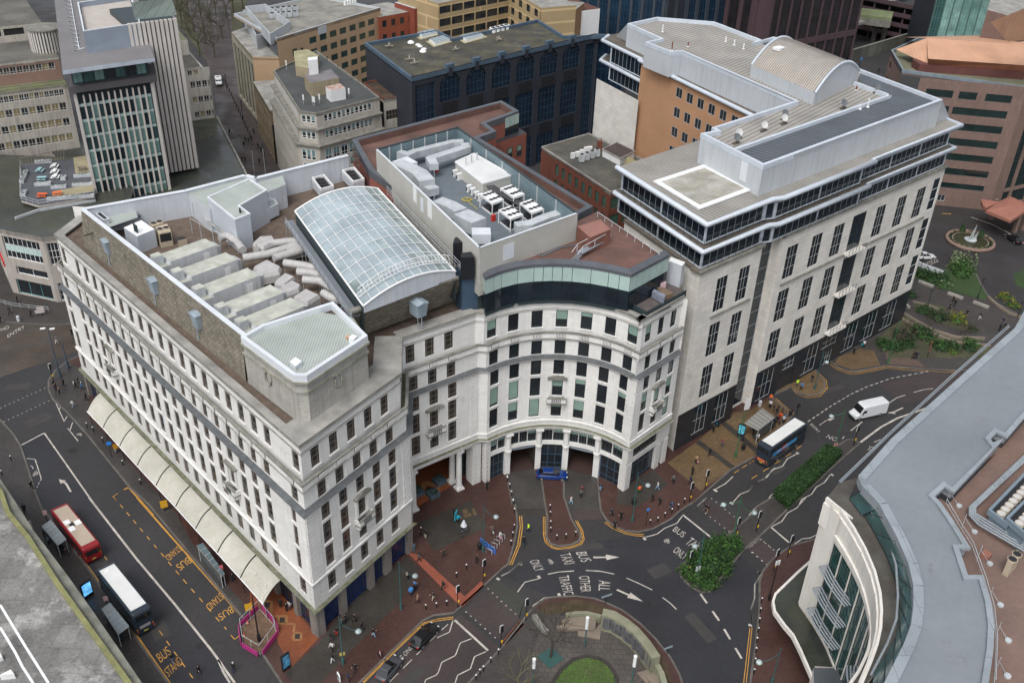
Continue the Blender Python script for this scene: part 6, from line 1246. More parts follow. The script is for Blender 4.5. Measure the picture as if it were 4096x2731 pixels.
farblock('brown_brick_house','orange brick house end beside the navy glass tower','building',3,(515,75),(640,90),24,0,mat('orange_brick',(.33,.19,.10),.85,.1),(1,.01),[],drk(1),10)
b11=Building('navy_glass_tower','tall navy blue glass office tower cut off by the top of the picture','tower',(18,344,0))
k11=Vector((18.14,343.6,0));M_GREY11=mat('blue_grey_pier',(.045,.055,.07),.6,.1);d1,d2=hdir(-42),hdir(41);L_a=36.0
def sty11():return((tuple((i+1)/3 for i in range(2)),tuple((i+1)/12 for i in range(11)),.1),M_BFR,glass('navy_tower_glass',(.010,.028,.055),.1,.6))
def cw(B,a,D,L,z0,z1,pit,pw,m,sty,capz=True):
 n=nrm(D);k=int(L/pit)
 for i in range(k):
  mb=MB();window(mb,a+D*(pit*i+pw/2)-n*.3+Z*z0,D,n,pit-pw,z1-z0,*(sty()if callable(sty)else sty));mb.build('window',B.root)
 for i in range(k+1):B.part('pier%d'%i).obox(a,D,n,pit*i-pw/2,pit*i+pw/2,-1,.15,z0,z1,m)
cw(b11,k11,d1,L_a,0,62,4.5,.9,M_GREY11,sty11)
k11b=k11+d1*L_a;cw(b11,k11b,d2,46,0,62,5.2,1.4,M_GREY11,sty11)
b11 .part('core').prism([k11-nrm(d1)*1,k11b-nrm(d1)*1,k11b+d2*46-nrm(d2)*1,k11+d2*46],0,62,M_DKB);b11 .finish()
b12=Building('brown_glass_tower','dark brown glass tower with plum coloured piers behind the metal roof','tower',(116,350,0));M_PLUM=mat('plum_pier',(.075,.048,.055),.6,.1,.4)
def sty12():return(((.5,),tuple((i+1)/9 for i in range(8)),.1),flat('plum_bar',(.03,.024,.028)),glass('brown_tower_glass',(.022,.02,.022),.08,.7))
dA_=hdir(34);c12=Vector((116.4,349.6,0));l12=c12-dA_*45;cw(b12,l12,dA_,45,0,58,5.0,.7,M_PLUM,sty12)
for z0 in(10.2,27.4,44):b12 .part('band').obox(l12,dA_,nrm(dA_),0,45,-.28,.05,z0,z0+2.0,M_PLUM)
dB_=hdir(-52);m12=l12-dB_*30;cw(b12,m12,dB_,30,0,58,6.0,1.6,M_PLUM,sty12)
b12 .part('core').prism([l12-nrm(dA_)*1,c12-nrm(dA_)*1,c12-nrm(dA_)*30,m12-nrm(dB_)*1],0,58,M_PLUM);b12 .finish()
bc=Building('multi_storey_car_park','plum coloured multi-storey car park with open decks','car park',(155,395,0))
pk=Vector((*g(4,1465,85,14).xy,0));pk0=Vector((*g(4,940,-20,14).xy,0));pk2=Vector((*g(4,1560,35,14).xy,0));Dk=(pk-pk0);Lk=Dk.length;Dk.normalize();nk=nrm(Dk);Dk2=(pk2-pk).normalized()
for i in range(4):
 z0=1.2+i*3.6;bc.part('deck_wall%d'%i).obox(pk0,Dk,nk,-10,Lk,-.3,0,z0+1.2,z0+2.9,M_PLUM);bc.part('deck_wall%d'%i).obox(pk,Dk2,nrm(Dk2),0,24,-.3,0,z0+1.2,z0+2.9,M_PLUM);bc.part('deck%d'%i).prism([pk0-Dk*10,pk,pk+Dk2*24,pk0+Dk2*24-Dk*10],z0+1.2,z0+1.5,M_ASPH)
for u in range(0,int(Lk),6):bc.part('column%d'%u).obox(pk0,Dk,nk,u,u+.5,-.8,-.3,0,14,M_PLUM)
bc.part('back').prism([pk0-nk*6-Dk*10,pk-nk*6,pk-nk*7,pk0-nk*7-Dk*10],0,13,M_BLK);bc.finish()
mb=MB();mb.prism(gs(4,[(-0+880,200),(905,140),(1030,110),(1060,160),(900,205)],9),8.0,9.0,mat('pale_deck',(.3,.29,.26),.8));
for x,y in((1050,350),(1130,350)):p=g(4,x,y,0);mb.cyl(p,.9,0,8,mat('concrete_pier',(.13,.12,.11),.9),8)
one('flyover',mb,'concrete flyover deck on two piers beyond the brown tower','bridge')
mb=MB();c=g(4,1050,120,11);a=hdir(-20)
for i in range(8):
 t0,t1=math.pi*i/8,math.pi*(i+1)/8;f_=lambda t,s_:c+a*s_*7+nrm(a)*(-3.5*math.cos(t))+Z*(2.6*math.sin(t)-1);mb.poly([f_(t0,-1),f_(t0,1),f_(t1,1),f_(t1,-1)],mat('moss_green_barrel',(.13,.16,.075),.6,.2),True);mb.poly([f_(t0,1),f_(t1,1),c+a*7-Z],mat('moss_green_barrel',(.13,.16,.075)));mb.poly([f_(t0,-1),f_(t1,-1),c-a*7-Z],mat('moss_green_barrel',(.13,.16,.075)))
mb.prism([c+a*7+nrm(a)*3.5,c+a*7-nrm(a)*3.5,c-a*7-nrm(a)*3.5,c-a*7+nrm(a)*3.5],7.5,10,M_CORN);one('station_roof',mb,'moss green barrel-shaped station roof beside the car park','roof')
mb=MB();wa_,wb_=g(4,850,540,0),g(4,1520,335,0);D=(wb_-wa_).normalized();mb.obox(wa_,D,nrm(D),0,(wb_-wa_).length,-.5,0,0,4.6,mat('panelled_wall',(.10,.10,.088),.8,.15,brick=(5,9,.35,.12,.35)));mb.obox(wa_,D,nrm(D),0,(wb_-wa_).length,-.6,.1,4.6,4.8,M_CORN);one('retaining_wall',mb,'panelled retaining wall with ivy below the car park','wall')
b15=Building('green_glass_tower','pale green glass tower standing behind the copper roofs','tower',(150,352,0));a15=Vector((*g(4,1510,335,8).xy,0));D15=hdir(2)
def sty15():return((tuple((i+1)/3 for i in range(2)),tuple((i+1)/16 for i in range(15)),.12),flat('green_bar',(.10,.18,.16)),random.choice([glass('green_glass_a',(.14,.26,.235),.2),glass('green_glass_b',(.20,.34,.31),.2),glass('green_glass_c',(.03,.08,.08),.1)]))
cw(b15,a15,D15,24,0,62,1.6*2,.15,flat('green_bar',(.10,.18,.16)),sty15);b15 .part('core').prism([a15+Vector((0,.8,0)),a15+D15*24+Vector((0,.8,0)),a15+D15*24+Vector((0,20,0)),a15+Vector((0,20,0))],0,62,M_DKB)
a16=a15+D15*24+Vector((0,2,0));b15 .part('grey_core').prism([a16,a16+Vector((9,0,0)),a16+Vector((9,12,0)),a16+Vector((0,12,0))],0,62,mat('pale_panel',(.28,.33,.36),.6,.08,brick=(2,4,.85,.04,.03)));cw(b15,a16+Vector((9,-1,0)),hdir(0),32,0,62,3.2,.2,flat('green_bar',(.10,.18,.16)),sty15);b15 .finish()
b14=Building('brown_hotel','brown panelled hotel with dark strip windows and copper coloured roofs','hotel',(107,231,0));M_HOT=mat('brown_tile_panel',(.185,.125,.105),.7,.1,.3,fine=.06,brick=(.7,1.9,.72,.04,.08));M_COPR=mat('copper_roof',(.50,.285,.18),.5,.12,.3,fine=.04,stripe=(.75,5,.82,.1));M_HGL=glass('hotel_glass',(.010,.022,.022),.08,.7)
h_b=Vector((*g(8,2030,385,0).xy,0));DH=hdir(-10);h_a=h_b-DH*24;ZH=31.4
hs_=lambda:(((),(),.1),M_FRM,M_HGL)
rwh=[(4.8,6.2),(8.3,10.0),(12.0,13.8),(15.8,17.6),(19.6,21.4),(23.4,25.2),(27.2,29.0)]
b14 .wall(h_a,h_b,0,ZH,grid([(2.0,8.2)],rwh[5:])+grid([(9.5,13.6)],rwh[6:])+grid([(9.0,21.4)],rwh[:6])+[(15.5,21.4,*rwh[6]),(9.5,13.0,1.2,2.8,lambda:(((.25,.5,.75),(),.1),M_GALV,M_GL))],M_HOT,.12,hs_)
DH2=hdir(28);h_c=h_b+DH2*14;b14 .wall(h_b,h_c,0,ZH,[(3.5,6,5,29),(7,12.5,5,29),(7,12.5,.6,4.2),(3.5,6,.6,4.2)],M_HOT,.4,lambda:(((.5,),tuple((i+1)/10 for i in range(9)),.12),M_FRM,M_HGL));b14 .wall(h_c,h_c+hdir(-8)*50,0,ZH,grid([(2,12),(14,24),(26,36)],rwh),M_HOT,.12,hs_)
h_0=Vector((*g(4,1205,425,ZH).xy,0));h_1=Vector((*g(4,1300,590,ZH).xy,0));b14 .wall(h_0,h_1,0,ZH,[(1,4,*r_)for r_ in rwh],M_HOT,.3,hs_)
hp=[h_0,h_1,h_b+Vector((0,.0,0)),h_b+DH2*14,h_c+hdir(-8)*50,h_c+hdir(-8)*50+Vector((0,40,0)),h_0+Vector((12,14,0))]
b14 .part('roof').prism(hp,ZH-1.2,ZH-.8,M_HOT,mat('mossy_hotel_roof',(.14,.14,.09),.9,.2,.4));b14 .part('coping').ring(hp[:4]+hp[4:],.4,ZH-1,ZH,mat('blue_grey_coping',(.19,.23,.26),.5))
cr=b14 .part('copper_roof');e=[g(4,1245,420,ZH+1.2),g(4,1515,550,ZH+.8),g(4,2331,612,ZH+.8),g(4,2900,640,ZH+.8),g(4,2900,380,ZH+3)];rid=[g(4,1510,325,ZH+4.6),g(4,2190,372,ZH+4.6),g(4,2700,300,ZH+4.6)]
e2_=g(4,1520,480,ZH+2.2);cr.poly([e[0],e[1],rid[0]],M_COPR);cr.poly([e[1],e[2],g(4,2331,530,ZH+2.4),g(4,2240,525,ZH+2.4),e2_],M_COPR);cr.poly([g(4,1518,500,ZH+2.2),g(4,2331,555,ZH+2.4),rid[1],rid[0]],M_COPR);cr.poly([e[1],e[2],g(4,2331,555,ZH+2.6),g(4,1518,500,ZH+2.6)],mat('copper_dark_band',(.30,.13,.075),.6));cr.poly([g(4,2331,555,ZH+2.4),e[3],rid[2],rid[1]],M_COPR);cr.poly([rid[0],rid[1],g(4,2290,362,ZH+3),g(4,2060,300,ZH+1),e[0]+Vector((6,12,0))],M_COPR)  # the band along the eave is a darker copper tone
cr.poly([g(4,2045,190,42),g(4,2190,355,42),g(4,2331,335,42),g(4,2700,300,44),g(4,2700,-60,52),g(4,2331,75,50)],M_COPR)
b14 .part('plinth').prism([Vector((*g(4,1380,540,ZH).xy,0)),Vector((*g(4,1420,480,ZH).xy,0)),Vector((*g(4,2331,560,ZH).xy,0)),Vector((*g(4,2331,650,ZH).xy,0)),Vector((*g(4,1440,580,ZH).xy,0))],ZH-1,ZH+1,mat('dark_red_sheeting',(.12,.045,.04),.6,stripe=(.5,5,.7,.3)))
b14 .part('tower_block').prism([Vector((*g(4,1960,300,34).xy,0)),Vector((*g(4,2150,360,34).xy,0)),Vector((*g(4,2500,340,34).xy,0)),Vector((*g(4,2500,150,34).xy,0)),Vector((*g(4,1990,195,34).xy,0))],0,40.5,M_HOT,M_LEAD)
M_CAN=mat('terracotta_canopy',(.30,.13,.095),.7,.12,.5,fine=.1,brick=(.6,.6,.8,.03,.05));cz=6.0
cn=MB();q=gs(8,[(2010,385),(2220,470),(2360,380),(2360,330),(2215,265),(2120,310)],cz);c=g(8,2190,345,cz+.9);cn.prism(q,cz-.7,cz,M_CAN);[cn.poly([q[i],q[(i+1)%6],c],M_CAN)for i in range(6)];cn.build('canopy',b14 .root)
cn=MB();q=gs(8,[(1968,300),(1985,345),(2010,365),(2120,312),(1975,288)],cz);cn.prism(q,cz-.8,cz,M_CAN);cn.build('canopy',b14 .root)
for x,y in((2045,465),(2245,570),(2310,550)):p=g(8,x,y,0);cn=MB();cn.box(p+Z*2.7,(.9,.9,5.4),M_HOT,20);cn.build('canopy_column',b14 .root)
b14 .finish()
b3=Building('slab_tower','slab tower with white fins over green glass and a ribbed white core','tower',g(1,1443,1600,12)-Z*12)
DT=hdir(34.5);nT=nrm(DT);QT=Vector((*g(1,1443,1600,12).xy,0));P3=QT-DT*15.35;M_FIN=mat('white_fin',(.52,.49,.46),.7,.08,.3,fine=.04);ZT3=35.6
cols_g=[mat('tower_teal',(.17,.29,.27),.25,.15,.3),mat('tower_teal',(.15,.30,.27)),glass('tower_dark',(.012,.022,.03),.1),glass('tower_dark',(.012,.022,.03)),glass('tower_slate',(.03,.06,.065),.15)]
for i in range(12):
 u0=.55+1.19*i
 for r in range(8):
  z0=33.1-3.18*r-3.05
  mb=MB();mb.obox(P3,DT,nT,u0+.08,u0+1.11,-.4,-.3,z0,z0+2.35,random.choice(cols_g));mb.obox(P3,DT,nT,u0+.08,u0+1.11,-.4,-.22,z0+2.42,z0+3.0,M_PALEG if 0 else mat('pale_spandrel',(.42,.55,.53),.35,.08));
  if 12*8<=100 or r<7:mb.build('window',b3 .root)
 mb=MB();mb.obox(P3,DT,nT,u0+.08,u0+1.11,-.4,-.3,33.1,ZT3,cols_g[3]);mb.build('top_pane',b3 .root)
for i in range(1,12):f_=MB();f_.obox(P3,DT,nT,.55+1.19*i-.13,.55+1.19*i+.13,-.45,.35,8,34.9,M_FIN);f_.build('fin',b3 .root)
bT=Vector((-.36,.93,0))
def skw(part,u0,u1,d0,dep,z0,z1,m):b3 .part(part).prism([P3+DT*u0+nT*d0,P3+DT*u1+nT*d0,P3+DT*u1+nT*d0+bT*dep,P3+DT*u0+nT*d0+bT*dep],z0,z1,m)
skw('end_wall',-.1,.5,.3,12,8,35.4,M_FIN);skw('end_wall2',14.85,15.5,.3,14,8,35.4,M_FIN);skw('core',.4,15,-.42,24,8,35.4,M_FRM)
skw('brow',-.7,16.2,.9,24,35.7,37.0,mat('brown_grey_brow',(.09,.085,.09),.6,.1))
lz=[(i*2.05,i*2.05+2.0)for i in range(7)]
b3 .wall(P3+DT*.4-nT*.3,P3+DT*15-nT*.3,37.0,40.2,[(a+.1,b,37.2,40.1)for a,b in lz],M_FRM,.1,lambda:(((.5,),(),.08),M_FRM,random.choice([glass('lounge_glass',(.05,.11,.11),.1),glass('tower_teal',(.08,.20,.18),.2),M_GL])));skw('lounge_core',.5,14.9,-.7,22,37,40.2,glass('lounge_glass',(.05,.11,.11),.1))
M_SLAB=mat('grey_brown_roof',(.17,.165,.17),.8,.1,.3,fine=.06);rs=[g(1,528,600,41),g(1,1308,490,41),g(1,1190,150,41),g(1,1140,-250,41),g(1,450,-100,41)]
b3 .part('roof_slab').prism(rs,40.2,41.0,mat('pale_blue_fascia',(.42,.47,.54),.5),M_SLAB);ZL=41.0
zt3=zt(1,(735,455),ZL,(705,270));hb=[g(1,705,270,zt3),g(1,1190,198,zt3),g(1,1110,-40,zt3),g(1,655,25,zt3)];lowq=[g(1,740,455,ZL),g(1,1215,380,ZL)]
pe3=MB();M_PB=mat('blue_grey_cladding',(.25,.29,.35),.5,.06,brick=(3.2,5,.9,.03,.02));pe3 .poly([lowq[0],lowq[1],hb[1],hb[0]],M_PB);pe3 .ring(hb,.25,zt3-2.5,zt3,M_PB);pe3 .ring(hb,.3,zt3,zt3+.12,M_COPING);pe3 .poly([lowq[1],Vector((*hb[2].xy,ZL)),hb[2],hb[1]],M_PB);pe3 .poly([lowq[0],hb[0],hb[3],Vector((*hb[3].xy,ZL))],M_PB)
pe3 .build('roof_plant_house',b3 .root);c=sum(hb,Vector())/4;ft=MB();ft.prism([c+(p-c)*.93-(hb[0]-hb[3]).normalized()*.5 for p in hb],zt3-2.3,zt3-1.0,M_WHITE,mat('pinkish_roof_deck',(.42,.385,.35),.8,.08));ft.build('plant_deck',b3 .root)
S0=Vector((*g(1,1430,1490,12).xy,0));S1=Vector((*g(1,1690,1440,12).xy,0));S0=S0-DT*.1
b3 .part('strip_core').obox(S0,DT,nT,-3,6.9,-14,-.5,12.5,45.4,M_FRM)
for i in range(11):f_=MB();u=6.55-i*.92;f_.obox(S0,DT,nT,u-.3,u+.32,-.55,.1,12.6,45.5,M_FIN);f_.build('rib',b3 .root)
b3 .part('strip_side').obox(S0,DT,nT,6.9,7.0,-14,.1,12.5,45.5,M_FIN)
zc=45.6;cr_=[g(1,1145,170,zc),g(1,1500,130,zc),g(1,1455,-20,49.5),g(1,1110,25,49.5)];b3 .part('glass_hood').poly(cr_,mat('pale_green_grid',(.46,.55,.50),.4,.05,stripe=[(1.6,34.5,.6,.07),(.6,-55,.8,.1)]));b3 .finish(100)
for i in range(13):
 x,y=560+i*7,10+i*35;p=g(1,x,y,ZL);mb=MB();D=hdir(-10);mb.tube([p+Z*.15,p+D*1.5+Z*.15],.06,M_GALV,4);mb.dome(p,.3,M_FRM,.5,6,2);one('cradle_arm',mb,ORD[i]+' short steel arm from the top beside the slab tower rail','steel arm','steel arms along the slab tower roof')
mb=MB();mb.tube([g(1,595,-20,ZL+.3),g(1,660,350,ZL+.3),g(1,672,415,ZL+.3),g(1,715,410,ZL+.3)],.1,M_COPING,5);one('roof_rail',mb,'bright cradle rail running along the slab tower roof','rail')
M_WLOW=mat('stained_white_concrete',(.42,.395,.35),.85,.12,.3,fine=.08,streak=.35);wrow=lambda:(((.5,),(.3,),.1),flat('white_bar',(.5,.5,.48)),random.choice([M_GL,M_GLB,mat('tan_curtain',(.22,.18,.09),.5)]))
b4=Building('long_white_wing','long stained white concrete wing with bands of windows behind the slab tower','office building',g(1,300,1200,14)-Z*14)
r4=Vector((*g(1,672,1195,13.5).xy,0));D4=hdir(32);l4=r4-D4*34;rows4=[(13.9+3.65*i,15.7+3.65*i)for i in range(4)];b4 .wall(l4,r4,10,27.0,grid([(2.3+i*1.62,3.75+i*1.62)for i in range(19)],rows4[:3])+grid([(.5+i*1.05,1.5+i*1.05)for i in range(31)],[(24.6,26.4)]),M_WLOW,.12,wrow)
n4=nrm(D4);b4 .part('roof').prism([l4,r4,r4-n4*4.5,l4-n4*4.5],26,27.0,M_WLOW,mat('mossy_terrace',(.13,.125,.09),.9,.25,.3,col2=(.15,.17,.07),mix=.6));s4,t4=l4-n4*4.5,r4-n4*4.5
b4 .wall(s4,t4,26.5,31.5,grid([(.5+i*1.35,1.75+i*1.35)for i in range(24)],[(29.4,31.0)]),mat('pink_brick',(.25,.16,.13),.85,.1),.2,wrow);b4 .part('roof2').prism([s4,t4,t4-n4*17,s4-n4*17],31.3,31.9,M_WLOW,mat('weathered_felt',(.15,.145,.125),.9,.3,.15,col2=(.08,.077,.07),mix=.9,fine=.15))
for z in(27.3,27.9):b4 .part('railing').tube([l4+Z*z-n4*.4,r4+Z*z-n4*.4],.04,M_FRM,4)
b4 .wall(l4-n4*22,r4-n4*22,31.5,35.3,[(i*5+.3,i*5+4.7,33.3,34.9)for i in range(6)],M_WLOW,.3,lambda:(((),(),.1),M_FRM,M_BLK));b4 .part('roof3').prism([l4-n4*22.3,r4-n4*22.3,r4-n4*50,l4-n4*50],34.5,35.4,M_WLOW,mat('weathered_felt',(.15,.145,.125)));b4 .finish(100)
dr=thing('striped_drum','round rooftop drum with black and white vertical stripes','drum',g(1,370,360,31.9));dc=g(1,372,232,37.0);dz0=32.0;mb=MB();mb.cyl(dc,3.6,dz0,36.9,M_FRM,28);mb.build('core',dr);mb=MB();mb.cyl(dc,3.95,36.8,37.1,M_CORN,28);mb.build('lid',dr)
mb=MB()
for i in range(34):a=2*math.pi*i/34;mb.box(dc+Vector((math.cos(a)*3.62,math.sin(a)*3.62,-2.6)),(.22,.38,4.9),M_FIN,math.degrees(a))
mb.build('stripes',dr)
b4b=Building('white_courtyard_wing','white concrete wing with small windows between the slab tower and the paved street','office building',g(1,1640,1020,12)-Z*12);w0=Vector((*g(1,1540,1035,12).xy,0));w1=Vector((*g(1,1832,995,12).xy,0));D4b=(w1-w0).normalized();L4=(w1-w0).length;s_=L4-5.4
b4b.wall(w0,w1,11.5,25.0,grid([(s_+.2+i*1.45,s_+1.45+i*1.45)for i in range(3)]+[(s_+4.5,s_+5.1)],[(12.5,14.1),(16.3,17.9),(20.1,21.8)])+[(s_-.1,s_+1.1,23.2,24.7),(s_+1.4,s_+2.6,23.2,24.7)],M_WLOW,.12,wrow);n4b=nrm(D4b)
b4b.part('side').obox(w1-n4b*60,n4b,Vector((D4b.x,D4b.y,0)),0,60,-.4,0,0,22.8,M_WLOW);b4b.part('roof').prism([w0,w1-D4b*2,w1-D4b*2-n4b*11,w0-n4b*11],24.5,25.2,M_WLOW,M_R13);b4b.part('upper').prism([w0-n4b*11,w1-D4b*2.2-n4b*11,w1-D4b*2.2-n4b*34,w0-n4b*34],22,29.0,M_WLOW,mat('mossy_hotel_roof',(.14,.14,.09)));b4b.finish()
ps=Building('corner_shop_block','pale corner building with tall upper windows over shopfronts','building',(-100,169,0));ZS=14.3
sA,sB,sC=Vector((-100.2,168.7,0)),Vector((-90.0,165.6,0)),Vector((-84,167.5,0));s0=sA+Vector((-8,12,0));M_SHP=mat('pale_shop_stone',(.36,.33,.30),.85,.1,.3,streak=.25,fine=.06);sh=lambda:((tuple((i+1)/8 for i in range(7)),(.32,.62),.12),M_WHITE,M_GL,M_PALEG,0)
ps.wall(s0,sA,0,ZS,[(1,12,9.3,13.2),(1,12,1,4.6)],M_SHP,.4,sh);ps.wall(sA,sB,0,ZS,[(.9,9.6,8.2,12.9),(2.4,9.8,4.9,6.6,lambda:(((.5,),(),.15),M_WHITE,M_GL)),(1.5,9.9,.3,3.6,lambda:(((.33,.66),(),.12),flat('teal_frame',(.12,.3,.32)),M_GL))],M_SHP,.4,sh);ps.wall(sB,sC,0,ZS,[(.5,5.5,8.2,12.9),(.7,5.6,.3,4.2)],M_SHP,.4,sh)
for i in range(8):ps.part('spandrel%d'%i).obox(sA,(sB-sA).normalized(),nrm((sB-sA).normalized()),1.05+i*1.08,1.95+i*1.08,-.38,-.3,9.7,11.0,mat('pale_spandrel',(.42,.55,.53)))
sg=MB();sg.obox(s0,(sA-s0).normalized(),nrm((sA-s0).normalized()),6.5,12.5,0,.25,5.0,6.3,flat('sign_red',(.5,.02,.02)));sD=(sA-s0).normalized();text('Ladbrokes',s0+sD*7+nrm(sD)*.27+Z*5.3,s0+sD*12+nrm(sD)*.27+Z*5.3,s0+sD*7+nrm(sD)*.27+Z*6.1,M_WHITE,sg,0);sg.build('shop_sign',ps.root)
M_POD=mat('dark_wet_roof',(.040,.044,.042),.5,.25,.12,col2=(.062,.066,.045),mix=.8,fine=.1,pwr=(.1,.15));ps.part('roof').prism([s0,sA,sB,sC,Vector((-80,185,0)),Vector((-85,205,0)),Vector((-140,205,0)),Vector((-140,185,0))],13.4,ZS,M_SHP,M_POD);ps.finish()
pd=MB();pe_=gs(1,[(1640,1020),(1832,995),(1900,1130),(2060,1440),(2130,1600),(1500,2100),(1200,2100)],12);pd.prism(pe_+[Vector((-110,215,0)),Vector((-105,228,0))],0,11.9,M_SHP,mat('dark_green_wet_roof',(.05,.055,.036),.5,.3,.15,col2=(.028,.032,.036),mix=.7,fine=.12,brick=(3,1.6,.8,.05,.1),pwr=(.1,.2)));pd.ring(pe_[:6],.4,11.8,12.3,M_CORN,False);one('podium',pd,'low podium with a wet dark green flat roof beside the paved street','podium')
ter=thing('roof_terrace','raised grey roof terrace with planters and pergola','terrace',g(5,400,200,15));mb=MB();M_DECKG=mat('blue_grey_decking',(.085,.09,.105),.8,.12,.3,fine=.08,brick=(.9,.15,.75,.02,.1));tq_=gs(5,[(180,300),(330,345),(805,265),(800,60),(770,-80),(600,-50),(160,0)],15.4);mb.prism(tq_,14.9,15.4,M_SHP,M_DECKG);mb.build('deck',ter)
mb=MB();mb.prism(gs(5,[(620,-60),(745,-80),(765,60),(640,75)],15.42),15.4,15.45,mat('sand_paving',(.28,.25,.16),.9));mb.prism(gs(5,[(440,285),(450,225),(640,190),(800,165),(800,225)],15.42),15.4,15.45,mat('sand_paving',(.28,.25,.16)));mb.build('gravel_bed',ter)
mb=MB();pts=gs(5,[(180,0),(180,300),(330,345),(800,265)],15.4)
for z in(.55,1.1):mb.tube([p+Z*z for p in pts],.04,M_GALV,4)
for p in resample(pts,1.8):mb.tube([p,p+Z*1.1],.035,M_GALV,4)
mb.build('railing',ter)
mb=MB();
for a,b in(((130,445),(330,375)),((330,375),(810,290))):wallstrip(mb,[g(5,*a,14.8),g(5,*b,14.8)],.3,14.3,14.8,M_GALV)
mb.build('edge_beam',ter)
prg=MB();M_WOOD=flat('grey_timber',(.16,.14,.12));q=gs(1,[(160,1345),(540,1265),(540,1345),(170,1400)],18)
for t in range(16):prg.tube([q[0].lerp(q[1],t/15),q[3].lerp(q[2],t/15)],.05,M_WOOD,4)
for a,b in((0,1),(3,2)):prg.tube([q[a],q[b]],.08,M_WOOD,4)
for p in q:prg.tube([p,Vector((*p.xy,15.4))],.08,M_WOOD,4)
one('pergola',prg,'grey timber pergola along the back of the roof terrace','pergola')
b17=Building('flat_roofed_block','flat roofed block with cracked grey concrete roof and a yellow-mossed parapet','building',g(13,300,900,8)-Z*8);Z17=9.0
M_CRK=mat('cracked_concrete_roof',(.21,.205,.195),.9,.25,.25,col2=(.11,.107,.105),mix=.9,fine=.2,spots=((.34,.335,.32),.2,.54,.7),brick=(2.4,3.4,.72,.04,.12));M_YMOS=mat('yellow_moss_strip',(.20,.20,.09),.9,.25,1,fine=.3)
oe=[g(9,-60,1180,Z17),g(9,0,1240,Z17),g(9,100,1390,Z17),g(13,280,250,Z17),g(13,560,620,Z17),g(13,760,900,Z17),g(13,1030,1290,Z17),g(13,1240,1600,Z17)];ie=[g(9,-90,1260,Z17),g(9,0,1365,Z17),g(13,60,120,Z17),g(13,230,330,Z17),g(13,480,720,Z17),g(13,650,960,Z17),g(13,880,1280,Z17),g(13,1110,1600,Z17)]
b17 .part('ledge').prism(oe+ie[::-1],7.6,8.3,M_LEAD,mat('wet_mossy_ledge',(.12,.125,.105),.8,.3,.5,col2=(.2,.2,.17),mix=.8,fine=.2));b17 .part('wall').prism([oe[0],oe[-1],g(13,-900,1600,Z17),g(13,-1200,-700,Z17)],0,7.6,M_LEAD)
b17 .part('roof').prism(ie+[g(13,900,1800,Z17),g(13,-1200,1800,Z17),g(13,-1200,-700,Z17)],7.7,Z17-.3,M_CRK);b17 .part('parapet').ring(ie,.6,Z17-.4,Z17,M_YMOS,False,.25)
for pts in(((0,905),(210,1250),(330,1440),(410,1568)),((0,1095),(130,1310),(190,1430),(280,1568))):
 P_=gs(13,pts,Z17-.29);mb=b17 .part('white_line');
 for a,b in zip(P_,P_[1:]):D=(b-a).normalized();n=nrm(D)*.14;mb.poly([a-n,b-n,b+n,a+n],M_WHITE)
b17 .finish()
rbox('roof_hatch','white rooflight box at the very bottom left on the cracked roof','rooflight',13,[(15,1500),(120,1490),(90,1452),(-5,1500)],(20,1560),Z17-.3,M_WHITE,zz=Z17+.5)
rbox('roof_hatch','small white-rimmed hatch at the left picture edge on the cracked roof','rooflight',13,[(-20,1360),(20,1345),(0,1310),(-40,1330)],(-10,1380),Z17-.3,M_WHITE,zz=Z17+.3)
b16=Building('curved_glass_building','big pale grey roofed building with a curved white and glass corner','building',(38,90,0));Z16=26.2;ZW=22.3
M_GR16=mat('grey_membrane_roof',(.20,.222,.243),.7,.09,.1,col2=(.175,.195,.213),mix=.8,fine=.04,spots=((.15,.135,.12),.22,.64,.6));M_CPG=mat('grey_zinc_coping',(.25,.28,.305),.5,.12,.4,fine=.08,brick=(3.2,9,.7,.05,.05));M_BRD=mat('brown_membrane',(.20,.125,.10),.8,.15,.12,col2=(.14,.10,.085),mix=.7,fine=.08)
edge=[(8,2331,1240),(12,2250,-10),(12,1700,480),(12,1200,930),(12,925,1240)];roof_out=[g(k,x,y,Z16)for k,x,y in edge]
arc=[(12,960,1330),(12,1100,1480),(16,1140,140),(16,1250,340),(16,1345,560),(16,1388,740),(16,1390,920),(16,1370,1080),(16,1310,1240),(16,1230,1400),(16,1150,1560),(16,1040,1750)]
arcp=[g(k,x,y,Z16)for k,x,y in arc]
inner_=[(12,2500,700-180),(12,2331,720),(12,2175,900),(12,1830,1260),(12,1740,1370)];inr=[g(k,x,y,Z16)for k,x,y in[(12,2700,300),(12,2175,905),(12,2085,865),(12,2015,935),(12,2060,990),(12,2120,960),(12,1725,1370),(12,1650,1320),(12,1540,1420),(12,1600,1480),(16,1690,190),(16,1840,430),(16,1745,430),(16,1830,690),(16,1960,690),(16,2020,900),(16,2045,1100),(16,2035,1300),(16,1995,1568),(16,1960,1800)]]
b16 .part('roof').prism(roof_out+arcp+inr[::-1],Z16-1.0,Z16,M_CPG,M_GR16)
wallstrip(b16 .part('coping'),roof_out[::-1]if 0 else roof_out,-.0-.01+.0+1.0,Z16,Z16+.18,M_CPG)
cp2=offset([Vector((*p.xy,0))for p in arcp],.0)
for i in range(len(arcp)-1):
 a_,b_=cp2[i],cp2[i+1];D=(b_-a_).normalized();n=Vector((-D.y,D.x,0));b16 .part('coping').hexa([Vector((*q.xy,Z16))for q in(a_,b_,b_+n*.0-(n)*-1.0,a_-(n)*-1.0)],[Vector((*q.xy,Z16+.2))for q in(a_,b_,b_-(n)*-1.0,a_-(n)*-1.0)],M_CPG)
ip=[Vector((*p.xy,0))for p in inr];b16 .part('parapet').ring(ip,.6,Z16,Z16+.35,M_CPG,False,.3)
